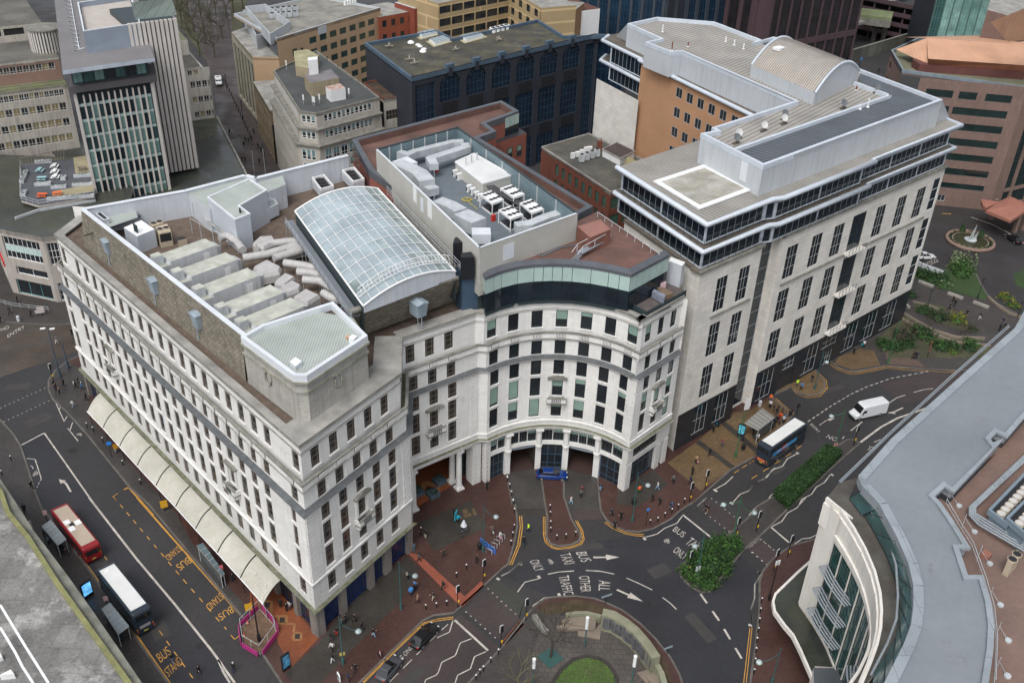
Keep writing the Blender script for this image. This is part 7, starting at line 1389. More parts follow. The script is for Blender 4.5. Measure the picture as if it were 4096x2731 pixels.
b16 .part('lower_roof').prism([Vector((*p.xy,0))for p in inr]+[g(16,3200,1800,Z16),g(16,3200,-1500,Z16),g(12,3200,0,Z16)],Z16-2.5,Z16-1.8,M_BRD)
M_TGL=glass('teal_roof_glass',(.05,.12,.125),.15);Ac=[Vector((*p.xy,0))for p in arcp];fl=MB()
def dip(P_,d):return offset(P_,d)
in1=[g(k,x,y,ZW+.1)for k,x,y in[(12,850,1420),(12,960,1568),(16,960,110),(16,1070,300),(16,1165,480),(16,1225,640),(16,1265,780),(16,1280,920),(16,1270,1050),(16,1240,1180),(16,1160,1330),(16,1060,1480),(16,960,1620)]]
n_=min(len(in1),len(Ac));
for i in range(n_-1):
 p,q,r_,s_=in1[i],in1[i+1],arcp[i+1],arcp[i];gm=MB();gm.poly([p,q,Vector((*r_.xy,Z16-.6)),Vector((*s_.xy,Z16-.6))],M_TGL);gm.tube([p,Vector((*s_.xy,Z16-.5))],.06,M_FRM,4);gm.build('clerestory_pane',b16 .root)
wp=[(12,655,1420),(12,840,1568),(16,790,120),(16,880,250),(16,980,430),(16,1060,620),(16,1105,800),(16,1118,950),(16,1110,1100),(16,1080,1240),(16,1030,1380),(16,950,1568),(16,860,1720)]
wpp=[g(k,x,y,ZW)for k,x,y in wp]
b16 .part('core').prism([g(12,925,1250,20),g(12,775,1290,20)]+wpp[:9]+[g(16,1400,900,20),g(12,1300,1200,20)],0,ZW-.7,M_OFFW)if 0 else None;b16 .part('terrace').prism([g(12,925,1240,ZW),g(12,765,1285,ZW)]+wpp+[Vector((*p.xy,0))for p in in1[::-1]],ZW-.6,ZW-.15,M_WHITE,mat('wet_brown_terrace',(.075,.062,.054),.6,.3,.4,col2=(.10,.10,.085),mix=.8,fine=.2));M_OFFW=mat('off_white_render',(.68,.65,.60),.8,.07,.3,fine=.04,streak=.12)
b16 .part('terrace_kerb').ring([Vector((*p.xy,0))for p in wpp],.3,ZW-.7,ZW+.12,M_OFFW,False,.1)
b16 .part('terrace_rail').tube([p+Z*1.2 for p in[g(k,x,y,ZW+.6)for k,x,y in[(12,1000,1568),(16,1030,200),(16,1170,440),(16,1225,640),(16,1240,900),(16,1225,1100),(16,1150,1300),(16,1010,1568)]]],.14,M_CPG,5);b16 .part('terrace_rail').tube([g(k,x,y,Z16+.4)for k,x,y in[(12,765,1280),(12,1200,860),(12,1700,400),(12,2200,-40)]],.09,M_CPG,4);b16 .part('terrace_rail').tube([g(k,x,y,Z16+.1)for k,x,y in[(12,775,1290),(12,1210,870),(12,1710,410),(12,2210,-30)]],.09,M_CPG,4)
cw0=Vector((*g(12,655,1420,ZW).xy,0));cw1=Vector((*g(16,430,905,4.6).xy,0));cw2=Vector((*g(16,720,340,17).xy,0))
f0=cw0;
low=[g(k,x,y,4.6)for k,x,y in[(16,415,910),(16,520,1035),(16,600,1180),(16,660,1310),(16,720,1440)]]
upz=18.6;up=[g(k,x,y,upz)for k,x,y in[(16,722,345),(16,790,450),(16,870,590),(16,940,740),(16,985,880),(16,1020,1040),(16,1030,1180),(16,1000,1330),(16,920,1500),(16,850,1600)]]
UP=[Vector((*p.xy,0))for p in up];UPB=resample(UP,2.4)
E_=UP[0];b16 .wall(cw0+(cw0-E_).normalized()*0,E_,0,ZW-.3,[],M_OFFW)
for a_,b_ in zip(UPB,UPB[1:]):
 D=(b_-a_);L=D.length;D/=L;n=nrm(D)
 b16 .wall(a_,b_,3.5,upz,[(.05,L-.05,4.6,upz-.5)],M_OFFW,.2,lambda:(((.5,),(.25,.5,.75),.1),M_FRM,glass('green_wall_glass',(.02,.065,.06),.08,.7)))
b16 .part('upper_ledge').prism([Vector((*p.xy,0))for p in up]+[Vector((*p.xy,0))for p in wpp[2:12][::-1]],upz-.1,upz+.35,M_OFFW,mat('wet_brown_terrace',(.085,.07,.06)));b16 .part('upper_kerb').ring(UP,.3,upz,upz+.6,M_OFFW,False,.15)
b16 .part('core').prism([cw0+Vector((.3,0,0))]+[p+Vector((.25,.1,0))for p in UP[:9]]+Ac[::-1][2:],0,18.3,M_OFFW,mat('wet_brown_terrace',(.075,.062,.054)))
wallstrip(b16 .part('upper_wall'),[Vector((*p.xy,0))for p in wpp[:12]],-.3,18.3,ZW-.6,M_OFFW)
for i,((x0,y0),(x1,y1),z0)in enumerate((((600,580),(820,920),14.6),((548,762),(760,1105),11.2),((498,935),(715,1290),7.8),((840,1420),(900,1700),13.0))):
 a_,b_=g(16,x0,y0,z0),g(16,x1,y1,z0);P_=[a_.lerp(b_,t/5)+nrm((b_-a_).normalized())*(1.1*math.sin(math.pi*t/5))*(.25)for t in range(6)];lv=MB()
 for o in range(4):
  Q_=[p-nrm((b_-a_).normalized())*(.38*o-.1)for p in P_];lv.tube(Q_,.13,M_CPG,4)
 for p in P_:lv.tube([p,p-nrm((b_-a_).normalized())*2.2],.05,M_FRM,4)
 lv.build('sun_louvre',b16 .root)
ct=b16 .part('pilaster');pa,pb=g(16,985,800,17),g(16,760,1480,4.6)
cnp=MB();czz=4.4;cq=gs(16,[(530,525),(400,640),(220,815),(200,880),(215,960),(300,1080),(370,1160),(430,1280),(500,1440),(540,1530),(560,1420),(720,1430),(640,1250),(540,1080),(420,905),(470,740)],czz)
cnp.prism(cq,czz-.5,czz-.1,M_OFFW,mat('wet_canopy_roof',(.032,.035,.034),.35,.3,.3,col2=(.05,.055,.035),mix=.7,fine=.15,pwr=(.2,.08)));cnp.ring(cq[:10],.3,czz-.6,czz+.1,M_OFFW,False,.1);cnp.build('canopy',b16 .root)
b16 .part('low_roof').prism(gs(16,[(545,1440),(720,1440),(830,1568),(850,1800),(560,1800)],5.5),0,5.5,M_OFFW,mat('dark_membrane',(.08,.09,.10),.7));b16 .finish(100)
def cooler(name,lab,k,top,base,z,nx,ny,grp=None):
 def ex(mb,q,z1):
  for i in range(nx):
   for j in range(ny):
    a,b=(i+.5)/nx,(j+.5)/ny;p=q[0]*(1-a)*(1-b)+q[1]*a*(1-b)+q[2]*a*b+q[3]*(1-a)*b;mb.cyl(p,.55,z1,z1+.4,flat('beige_fan',(.42,.38,.32)),12,.5);mb.cyl(p,.36,z1+.4,z1+.42,flat('pale_fan',(.5,.49,.47)),10)
  mb.ring(q,.3,z1-.4,z1+.35,flat('blue_grey_casing',(.16,.21,.25)),True,.3)
 rbox(name,lab,'dry cooler',k,top,base,z,flat('blue_grey_casing',(.16,.21,.25)),M_BLK,grp,ex)
cooler('dry_cooler','long blue-grey cooler bank full of fans at the right picture edge',12,[(2050,1540),(2350,1230),(2470,1330),(2180,1640)],(2060,1650),Z16-1.8,9,1)
cooler('dry_cooler','second long blue-grey cooler bank, just below the first at the picture edge',16,[(2200,190),(2480,-90),(2620,30),(2340,310)],(2210,330),Z16-1.8,9,1)
for i,(x,y)in enumerate(((2250,510),(2300,620))):pass
rbox('heat_pump','beige two-fan unit on a small frame on the brown roof','heat pump',16,[(2190,530),(2235,560),(2310,480),(2270,440)],(2165,590),Z16-1.8,M_BEIGE,M_BEIGE,None,lambda mb,q,z1:fans(mb,q,z1,1,2,.45),zz=Z16+.2)
rbox('roof_box','flat pinkish box lying on the brown roof','box',16,[(1965,470),(2035,505),(2065,470),(2000,430)],(1970,490),Z16-1.8,M_CAN,zz=Z16-1.3)
mb=MB()
for o in range(4):mb.tube([g(12,2400+o*18,1000,Z16-.9),g(12,1870+o*16,1500,Z16-.9),g(16,1870+o*16,150-o*6,Z16-.9),g(16,1950+o*16,230-o*16,Z16-.9),g(16,2331,450-o*22,Z16-.9)],.14,M_CPG,5)
one('pipe_rack',mb,'bundle of four silver pipes bending across the brown roof','pipes')
mb=MB()
for z in(.6,1.1):mb.tube([g(16,x,y,Z16-.6)+Z*(z-.6)for x,y in((1670,40),(1800,260),(1890,400),(2000,700),(2070,950),(2095,1200),(2080,1568))],.045,M_GALV,4)
for x,y in((1670,40),(1800,260),(1930,530),(2020,880),(2085,1180),(2080,1480)):p=g(16,x,y,Z16-1.8);mb.tube([p,p+Z*2.2],.04,M_GALV,4);q=g(16,x+110,y+30,Z16-1.75);mb.tube([p+Z*1.6,q],.03,M_GALV,4);mb.cyl(q,.35,Z16-1.8,Z16-1.6,M_GALV,7)
one('guard_rail',mb,'freestanding guard rail with counterweights on the brown roof','railing')
def vcol(n,c,r=.35,**k):return mat(n,c,r,.04,1.0,fine=.02,spec=.5,**k)
M_TYRE=flat('tyre_rubber',(.012,.012,.013),.8);M_RIM=flat('wheel_rim',(.3,.31,.32),.4,.5);M_VGL=glass('vehicle_glass',(.012,.014,.016),.06,.7);M_RED=flat('tail_lamp_red',(.35,.02,.015));M_LAMPW=flat('lamp_glass',(.6,.6,.58),.3)
def loft(mb,secs,m,close=True,smooth=True):
 """secs: rings of equal length along the vehicle"""
 k=len(secs[0]);vs=[p for s in secs for p in s];fs=[(i*k+j,i*k+(j+1)%k,(i+1)*k+(j+1)%k,(i+1)*k+j)for i in range(len(secs)-1)for j in range(k)]
 mb.faces(vs,fs,m,smooth);
 if close:mb.poly(secs[0][::-1],m);mb.poly(secs[-1],m)
def rsec(x,hw,z0,z1,r=.2):
 pts=[]
 for cx,cz,a0 in((hw-r,z0+r,-90),(hw-r,z1-r,0),(-hw+r,z1-r,90),(-hw+r,z0+r,180)):
  for t in range(4):a=math.radians(a0+30*t);pts.append(Vector((x,cx+r*math.cos(a),cz+r*math.sin(a))))
 return pts
def wheel(par,x,y,r,wd=.24):
 mb=MB();mb.tube([(x,y-wd/2,r),(x,y+wd/2,r)],r,M_TYRE,16);w=mb.build('wheel',par);mb=MB();s=1 if y>0 else-1;mb.tube([(x,y+s*wd*.3,r),(x,y+s*(wd/2+.015),r)],r*.62,M_RIM,10);q=mb.build('rim',w)
def bus(name,label,loc,rz,L,H,W,m,roofm,deck2,extras=None):
 r=thing(name,label,'bus',loc,None,rz,False);hw=W/2
 mb=MB();loft(mb,[rsec(x,hw-i_,.32+a,H-b,.22)for x,i_,a,b in((-L/2,.12,.1,.35),(-L/2+.12,.03,.02,.12),(-L/2+.4,0,0,.02),(L/2-.7,0,0,.02),(L/2-.25,.04,.02,.15),(L/2,.18,.12,.6))],m,smooth=False);mb.build('body',r)
 mb=MB();mb.box((0,0,H-.01),(L-1.7,W-.5,.06),roofm);mb.build('roof',r)
 for z0,z1 in(((1.35,2.0),(2.75,3.6))if deck2 else((1.3,2.35),)):
  for s in(-1,1):mb=MB();mb.box((-.1,s*(hw+.004),(z0+z1)/2),(L-1.3,.02,z1-z0),M_VGL);[mb.box((x,s*(hw+.012),(z0+z1)/2),(.07,.02,z1-z0),m)for x in[-L/2+1.7+i*1.45 for i in range(int((L-2.5)/1.45)+1)]];mb.build('side_window',r)
 mb=MB();mb.box((L/2-.08,0,1.75),(.2,W-.45,1.1),M_VGL);mb.build('windscreen',r)
 if deck2:mb=MB();mb.box((L/2-.14,0,3.25),(.2,W-.5,.75),M_VGL);mb.build('windscreen',r)
 mb=MB();z=3.2 if deck2 else 1.95;mb.box((-L/2+.0,0,z),(.14,W-.6,.7),M_VGL);mb.build('rear_window',r)
 for s in(-1,1):mb=MB();mb.box((-L/2+.03,s*(hw-.2),1.1),(.1,.14,.5),M_RED);mb.box((-L/2+.03,s*(hw-.2),1.45),(.1,.14,.14),flat('amber',(.5,.3,.02)));mb.build('tail_light',r);mb=MB();mb.box((L/2-.1,s*(hw-.4),.8),(.12,.3,.18),M_LAMPW);mb.build('headlight',r)
 for x in(L/2-2.6,-L/2+2.9):
  for s in(-1,1):wheel(r,x,s*(hw-.1),.48,.28)
 mb=MB();mb.box((-L/2+.0,0,.75),(.1,.55,.12),flat('number_plate',(.5,.42,.05)));mb.build('number_plate',r)
 if extras:extras(r)
 return r
def place2(k,rear,front,z=0):a,b=g(k,*rear,z),g(k,*front,z);d=b-a;return(a+b)/2,math.atan2(d.y,d.x)
c,a=place2(13,(773,415),(490,60),2.9)
def redx(r):
 mb=MB();W_=M_WHITE;mb.box((-.6,.55,2.98),(1.0,.8,.16),W_);mb.build('roof_pod',r);mb=MB();mb.box((1.1,.55,2.98),(1.0,.8,.16),W_);mb.build('roof_pod',r);mb=MB();mb.box((.1,-.6,2.98),(1.0,.8,.16),W_);mb.build('roof_pod',r);mb=MB();mb.box((.3,.2,2.96),(1.0,.6,.1),M_BLK);mb.build('roof_hatch',r)
 mb=MB();mb.box((-5.47,0,1.15),(.08,1.5,.38),flat('blue_white_ad',(.25,.35,.6)));mb.build('rear_advert',r)
bus('single_decker_bus','red single-decker bus with a beige roof and white roof pods',(c.x,c.y,0),a,11.2,2.95,2.45,vcol('bus_red',(.23,.012,.018)),mat('beige_bus_roof',(.40,.33,.26),.6,.1,.8,fine=.05),False,redx)
c,a=place2(13,(1180,935),(900,585),4.1)
def greyx(r):
 mb=MB();mb.box((3.9,.3,4.2),(.6,.6,.08),M_WHITE);mb.build('roof_hatch',r);mb=MB();mb.box((-5.43,0,1.55),(.06,1.4,.5),flat('pale_ad',(.3,.28,.3)));mb.build('rear_advert',r)
M_BUSG=vcol('bus_dark_grey',(.022,.032,.045),.3);M_BWR=mat('white_bus_roof',(.62,.63,.62),.6,.05,1,fine=.03)
bus('double_decker_bus','dark grey double-decker with a white roof standing at the stop behind the red bus',(c.x,c.y,0),a,10.9,4.15,2.5,M_BUSG,M_BWR,True,greyx)
c,a=place2(12,(155,960),(430,770),4.1)
def adx(r):
 for nm,x,w_,col in(('side_advert',1.2,4.2,(.05,.25,.5)),('side_advert',-.3,1.2,(.35,.02,.02)),('side_advert',-2.1,2.4,(.04,.2,.45))):mb=MB();mb.box((x-1,-1.275,2.35),(w_,.03,.7 if w_>2 else 1.1),flat(nm+str(w_),col));mb.build(nm,r)
 mb=MB();O=Vector((-3.2,-1.3,2.2));text('DAY SHIFT',O,O+Vector((3.0,0,0)),O+Z*.5,M_WHITE,mb,0);mb.build('side_lettering',r)
 mb=MB();mb.box((-5.43,0,1.2),(.06,1.4,.55),flat('orange_ad',(.5,.13,.05)));mb.build('rear_advert',r)
bus('double_decker_bus','dark grey double-decker with blue and red adverts waiting by the crowded shelter',(c.x,c.y,0),a,10.9,4.15,2.5,M_BUSG,M_BWR,True,adx)
def car(name,label,loc,rz,m,L=4.4,W=1.8,H=1.45,suv=0.0,group=None,cat='car'):
 r=thing(name,label,cat,loc,group,rz,False);hw=W/2;h=L/2
 mb=MB();st=[(-h,.72,.35,.75),(-h+.12,.85,.25,.92),(-h+.7,.97,.2,.98),(0,1,.18,.95),(h-1.2,.98,.18,.92),(h-.4,.9,.2,.78),(h-.08,.78,.28,.62),(h,.6,.35,.5)]
 loft(mb,[rsec(x,hw*w_,z0,z1+suv,.16)for x,w_,z0,z1 in st],m);mb.build('body',r)
 q=lambda x,w_,z:[Vector((x,-hw*w_,z)),Vector((x,hw*w_,z))]
 b0,b1,t0,t1=q(-h+.35,.8,.93+suv),q(h-1.25,.82,.9+suv),q(-h+1.0,.66,H),q(h-2.25,.68,H)
 mb=MB();mb.faces(b0+b1+t0+t1,[(0,1,5,4),(2,6,7,3),(0,4,6,2),(1,3,7,5)],M_VGL);mb.build('windows',r)
 mb=MB();mb.hexa([t0[0]-Z*.02,t1[0]-Z*.02,t1[1]-Z*.02,t0[1]-Z*.02],[t0[0]+Z*.03+Vector((.1,.06,0)),t1[0]+Z*.03+Vector((-.1,.06,0)),t1[1]+Z*.03+Vector((-.1,-.06,0)),t0[1]+Z*.03+Vector((.1,-.06,0))],m)
 for s in(0,1):
  mb.tube([b0[s],t0[s]],.05,m,4);mb.tube([b1[s],t1[s]],.045,m,4);mb.tube([(b0[s]+b1[s])/2+Vector((.1,0,0)),(t0[s]+t1[s])/2],.045,m,4)
 mb.build('roof',r)
 for x in(h-.85,-h+.85):
  for s in(-1,1):wheel(r,x,s*(hw-.1),.33,.22)
 for s in(-1,1):mb=MB();mb.box((h-.1,s*hw*.62,.62),(.12,.3,.14),M_LAMPW);mb.build('headlight',r);mb=MB();mb.box((-h+.06,s*hw*.68,.8),(.12,.28,.14),M_RED);mb.build('tail_light',r);mb=MB();mb.box((h-1.55,s*(hw+.06),.98),(.16,.16,.12),m);mb.build('wing_mirror',r)
 return r
c,a=place2(11,(330,1225),(550,1235),.4);car('parked_car','glossy blue saloon car in front of the crescent entrance',(c.x,c.y,.02),a,vcol('car_blue',(.008,.035,.17),.22),4.9,1.86,1.4)
c,a=place2(14,(1395,1265),(1560,1090),.4);car('parked_car','black estate car in the bay by the corner pavement, front of the two',(c.x,c.y,.02),a,vcol('car_black',(.008,.009,.010),.2),4.6,1.8,1.5)
c,a=place2(14,(1110,1540),(1250,1370),.4);car('parked_car','dark grey hatchback parked behind the black car at the lower picture edge',(c.x,c.y,.02),a,vcol('car_grey',(.055,.058,.065),.3),4.2,1.78,1.5)
c,a=place2(8,(1450,785),(1552,775),.4);car('parked_car','white hatchback by the hatched bay near the roundabout',(c.x,c.y,.02),a-.1,vcol('car_white',(.6,.61,.62),.3),4.2,1.8,1.5)
c,a=place2(8,(2290,665),(2190,600),.4);car('car','black car driving round the hotel roundabout',(c.x,c.y,.02),a,vcol('car_black',(.008,.009,.010),.2),4.6,1.82,1.45)
for i,(x,y,m,l)in enumerate(((1220,12,(.5,.5,.5),'white car parked at the left on the car park roof'),(1300,0,(.02,.02,.02),'black car parked between the white cars on the car park roof'),(1440,70,(.5,.5,.5),'left one of two white cars near the car park corner'),(1480,62,(.5,.5,.5),'right one of two white cars near the car park corner'),(1510,48,(.1,.12,.15),'grey car at the corner of the car park roof'))):car('parked_car',l,g(4,x,y,14),.5,vcol('far_car%d'%i,m),4.2,1.8,1.45,0,'cars on the car park roof')
def van(name,label,loc,rz,L=6.4,extra=None,W=2.0,H=2.6):
 r=thing(name,label,'van',loc,None,rz,False);h=L/2;m=vcol('van_white',(.6,.62,.64),.35);mb=MB()
 loft(mb,[rsec(x,W/2*w_,z0,z1,.2)for x,w_,z0,z1 in((-h,.93,.4,H-.08),(-h+.15,1,.35,H),(h-1.9,1,.32,H),(h-1.5,.96,.32,H-.2),(h-.95,.95,.32,1.55),(h-.75,.94,.32,1.32),(h-.15,.9,.35,1.08),(h,.78,.42,.85))],m,smooth=False);mb.build('body',r)
 mb=MB();mb.faces([Vector(p)for p in((h-1.52,-.88*W/2,H-.28),(h-1.52,.88*W/2,H-.28),(h-.93,.9*W/2,1.5),(h-.93,-.9*W/2,1.5))],[(0,1,2,3)],M_VGL);[setattr(Vector,'_x',0)if 0 else None];mb.v=[(x+.05,y,z+.03)for x,y,z in mb.v];mb.build('windscreen',r)
 for s in(-1,1):
  mb=MB();mb.box((h-1.85,s*(W/2+.005),1.7),(.75,.02,.5),M_VGL);mb.build('side_window',r);mb=MB();mb.box((h-.1,s*.72,.95),(.15,.3,.22),M_LAMPW);mb.build('headlight',r);mb=MB();mb.box((h-1.35,s*(W/2+.15),1.5),(.15,.2,.32),M_FRM);mb.build('wing_mirror',r)
  for x in(h-1.0,-h+1.4):wheel(r,x,s*(W/2-.12),.36,.24)
 mb=MB();mb.box((h-.02,0,.55),(.12,W*.85,.35),M_FRM);mb.build('bumper',r)
 if extra:extra(r)
 return r
c,a=place2(12,(1140,660),(870,720),.8)
def vx(r):
 mb=MB();n_=10;[mb.poly([(-.6+.3*math.cos(t*.628),s*1.012,1.75+.3*math.sin(t*.628))for t in range(10)],flat('blue_spot',(.02,.22,.5)))for s in(-1,1)];mb.build('side_logo',r);mb=MB();[mb.box((-2.3,s*1.005,1.5),(1.3,.02,1.5),mat('photo_wrap',(.22,.13,.10),.5,.3,2,col2=(.5,.48,.46),mix=.5))for s in(-1,1)];mb.build('side_picture',r)
 mb=MB();mb.tube([(.9+.22*math.cos(t*.628),-1.015,1.55+.22*math.sin(t*.628))for t in range(11)],.03,M_FRM,4);mb.build('side_emblem',r);mb=MB();mb.box((1.3,.4,2.62),(.5,.3,.08),flat('blue_spot',(.02,.22,.5)));mb.build('roof_mark',r)
van('delivery_van','white high-roofed van with a blue spot and dark picture on its rear side',(c.x,c.y,.02),a,6.7,vx,2.05,2.75)
c,a=place2(1,(1845,660),(1862,735),.8);van('tipper_truck','small white tipper truck in the street behind the slab tower',(c.x,c.y,.02),a,4.6,lambda r:[(lambda mb:(mb.box((-3.4,0,1.3),(3.2,2.1,.8),M_FRM),mb.build('tipper_bed',r)))(MB()),(lambda mb:(mb.box((-.5,0,2.35),(.25,.9,.12),flat('beacon',(.7,.2,.02))),mb.build('beacon',r)))(MB())],2.0,2.25)
M_TEALP=flat('teal_post',(.035,.10,.10));M_GRNP=flat('green_post',(.03,.13,.055));M_SLP=flat('slate_blue_post',(.07,.095,.12));M_BLKP=flat('black_post',(.01,.01,.012));M_GLOBE=glass('lamp_globe',(.30,.36,.36),.1)
def lamp(label,k,base,topz,arms,m=None,tube=.09,lean=0.0,group='curved-arm street lamps',cat='street lamp',sign=None,name='street_lamp',z=.12):
 p=g(k,*base,z);r=thing(name,label,cat,p,group);m=m or M_TEALP;top=p+Z*topz
 mb=MB();mb.tube([p,p+Z*topz],tube,m,7,r2=tube*.6);mb.cyl(p,tube*2,z,z+1.1,m,8);mb.build('pole',r)
 for(dx,dy,drop,L_)in arms:
  d=Vector((dx,dy,0));mb=MB();s0=top-Z*.8;P_=[s0,s0+d*.25*L_-Z*drop*.55,s0+d*.6*L_-Z*drop*.9,s0+d*L_-Z*drop];mb.tube(P_,.045,m,5);mb.build('arm',r);mb=MB();mb.dome(P_[-1]-Z*.15,.42,M_GLOBE,.7,10,3,True);mb.build('globe',r)
 if sign:mb=MB();mb.box(p+Z*sign[0],(.7,.08,sign[1]),flat(sign[2],sign[3]),20);mb.build('sign',r)
 return r
rx=Vector((RGT.x,RGT.y,0)).normalized()
R_=lambda s,L_,drop=1.6:(rx.x*s,rx.y*s,drop,L_)
lamp('teal street lamp on the red paving beside the paved setts patch',14,(1975,460),9.3,[R_(1,1.7)]);lamp('teal street lamp by the crescent corner with its globe to the right',15,(1120,200),9.6,[R_(1,1.6)]);lamp('teal street lamp near the dark shopfront and parked motorbike',14,(1280,945),8.8,[R_(1,2.0)]);lamp('teal street lamp with yellow stickers in front of the pub corner',14,(790,1410),8.6,[R_(1,2.2)],sign=(1.9,.5,'yellow_notice',(.4,.3,.08)))
lamp('teal street lamp growing out of the round bush with its globe to the left',15,(1665,680),8.6,[R_(-1,1.0)],sign=(1.8,.9,'pale_notice',(.45,.46,.48)));lamp('green double-armed street lamp at the tip of the round bush',15,(1965,390),9.0,[R_(-1,2.3,0.6),R_(1,2.3,2.0)],M_GRNP);lamp('green street lamp on the buff paving by the stop, without a globe',11,(1995,1075),8.6,[],M_GRNP);lamp('green lamp at the end of the long hedge',12,(715,1050),9.2,[R_(-1,1.9,.6)],M_GRNP,sign=(2.0,.6,'red_triangle',(.45,.2,.18)));lamp('green lamp on the small kerbed island by the granite base',12,(555,500),8.4,[R_(1,1.0)],M_TEALP);lamp('slim green lamp on the pavement edge by the planted beds',12,(1175,280),9.4,[],M_GRNP)
lamp('teal street lamp at the bottom edge left of the white canopy',16,(190,1580),6.6,[R_(-1,2.2)]);lamp('black lamp post with twin small lanterns beside the white canopy',16,(168,865),7.2,[],M_BLKP,sign=(7.0,.8,'white_lantern',(.6,.6,.6)))
for(x,y,h,l)in((1505,1225,4.6,'black garden lamp beside the red-leaved planting bed'),(1447,900,4.0,'black garden lamp behind the long white wall by the white car'),(1935,1135,4.9,'black garden lamp at the tip of the lawn'),(1868,880,4.0,'black garden lamp behind the pale round shrub'),(2275,1290,3.6,'black garden lamp near the roof edge at the right')):lamp(l,8,(x,y),h,[],M_BLKP,.06,0,'black garden lamps',sign=(h-.1,.2,'lantern_black',(.02,.02,.02)))
for k,b,h,l in((15,(718,1255),5.4,'white tube-headed lamp beside the curved stone steps'),(15,(1115,1575),5.2,'white tube-headed lamp at the bottom edge by the relief wall'),(14,(2395,1590),5,'white tube-headed lamp left of the lawn, mostly below the picture')):
 p=g(k,*b,.12);r=thing('street_lamp',l,'street lamp',p,'white tube lamps');mb=MB();mb.tube([p,p+Z*3.4],.09,M_TEALP,7);mb.build('pole',r);mb=MB();mb.cyl(p,.22,3.4,h,M_WHITE,10);mb.dome((p.x,p.y,h),.24,M_WHITE,.6);mb.build('lantern',r)
for l,b,h,lh in(('tall slate-blue mast with two white floodlights at the tram square',(510,398),9.6,1),('shorter slate-blue mast right of the floodlight mast',(580,330),5.6,0)):
 p=g(9,*b,.12);r=thing('lighting_mast',l,'mast',p,'slate-blue masts');mb=MB();mb.tube([p,p+Z*h],.17,M_SLP,8,r2=.1);mb.cyl(p,.28,.12,1.8,M_SLP,8);mb.build('pole',r)
 if lh:
  for d in(-1,1):mb=MB();mb.tube([p+Z*h,p+Z*(h+.3)+rx*d*.5],.04,M_SLP,4);mb.box(p+Z*(h+.4)+rx*d*.8,(.8,.4,.12),M_WHITE,20);mb.build('floodlight',r)
def signal(label,k,base,h=3.4,board=True,rz=40,z=.12):
 p=g(k,*base,z);r=thing('traffic_light',label,'traffic light',p,'traffic lights');mb=MB();mb.tube([p,p+Z*h],.07,M_BLKP,6);mb.build('pole',r)
 if board:mb=MB();mb.box(p+Z*(h-.5),(.5,.06,1.2),M_WHITE,rz);mb.build('backing_board',r)
 mb=MB();mb.box(p+Z*(h-.5)+hdir(rz-90)*.12,(.36,.25,1.05),M_BLKP,rz);mb.build('signal_head',r);mb=MB();mb.box(p+Z*1.2+hdir(rz-60)*.12,(.2,.14,.4),flat('push_button_yellow',(.6,.38,.02)),rz);mb.build('push_button',r)
for l,k,b,h in(('traffic light with a white-edged board by the red tactile strip kerb',14,(1980,705),4.0),('traffic light at the bend of the red tactile strip',14,(1760,928),4.0),('traffic light on the square side of the lower crossing, at the red strip',14,(2125,1268),4.0),('traffic light left of the bare tree at the road bend',15,(218,1040),4.0),('traffic light at the kerb by the LOOK RIGHT lettering',11,(1605,1460),3.9),('traffic light standing on the buff paving corner',11,(1735,1352),3.9),('traffic light in mid-crossing between the two roads',15,(2170,290),4.0),('traffic light at the tip of the round bush',15,(1995,345),4.0),('traffic light buried in the left end of the round bush',15,(1595,640),4.2),('traffic light at the right kerb, upper of two',16,(325,505),4.2),('traffic light at the right kerb, lower of two',16,(205,625),4.2),('traffic light on the island end beyond the hedge',12,(885,972),4.0),('traffic light at the rounded pavement corner of the tram square',9,(455,432),3.6)):signal(l,k,b,h)
def signpost(label,k,base,h,sw,sh_,col,cat='sign',rz=25,txt=None,name='sign_post',z=.12,pole=None,tcol=None,disc=False):
 p=g(k,*base,z);r=thing(name,label,cat,p);mb=MB();mb.tube([p,p+Z*h],.05,pole or M_BLKP,6);mb.build('pole',r);mb=MB();c=p+Z*(h-sh_/2)+nrm(hdir(rz))*.07;mm=flat('sign_%s'%'_'.join(str(int(v*100))for v in col),col)
 if disc:mb.tube([c,c+nrm(hdir(rz))*.04],sw/2,mm,12)
 else:mb.box(c,(sw,.05,sh_),mm,rz)
 if txt:O=c-hdir(rz)*sw*.42-Z*sh_*.32+nrm(hdir(rz))*.04;text(txt,O,O+hdir(rz)*sw*.84,O+Z*sh_*.64,tcol or M_WHITE,mb,0)
 mb.build('sign_board',r);return r
signpost('blue round sign on a black post by the bollard curve',15,(1235,235),3.6,.6,.8,(.05,.2,.55),disc=True);signpost('grey street name boards on a post at the outer kerb of the square',15,(895,892),1.6,1.6,.3,(.25,.32,.36));signpost('grey name boards on a post further down the square kerb',15,(1415,1330),1.6,1.2,.3,(.25,.32,.36))
signpost('red and white bus stop flag at the upper left shelter',13,(412,235),2.9,.55,.8,(.55,.35,.37),'bus stop flag');signpost('red and white bus stop flag at the lower left shelter',13,(925,965),2.9,.55,.8,(.55,.35,.37),'bus stop flag');signpost('red and white bus stop flag at the glass shelter by the awning',13,(1893,700),2.9,.5,.9,(.55,.12,.14),'bus stop flag')
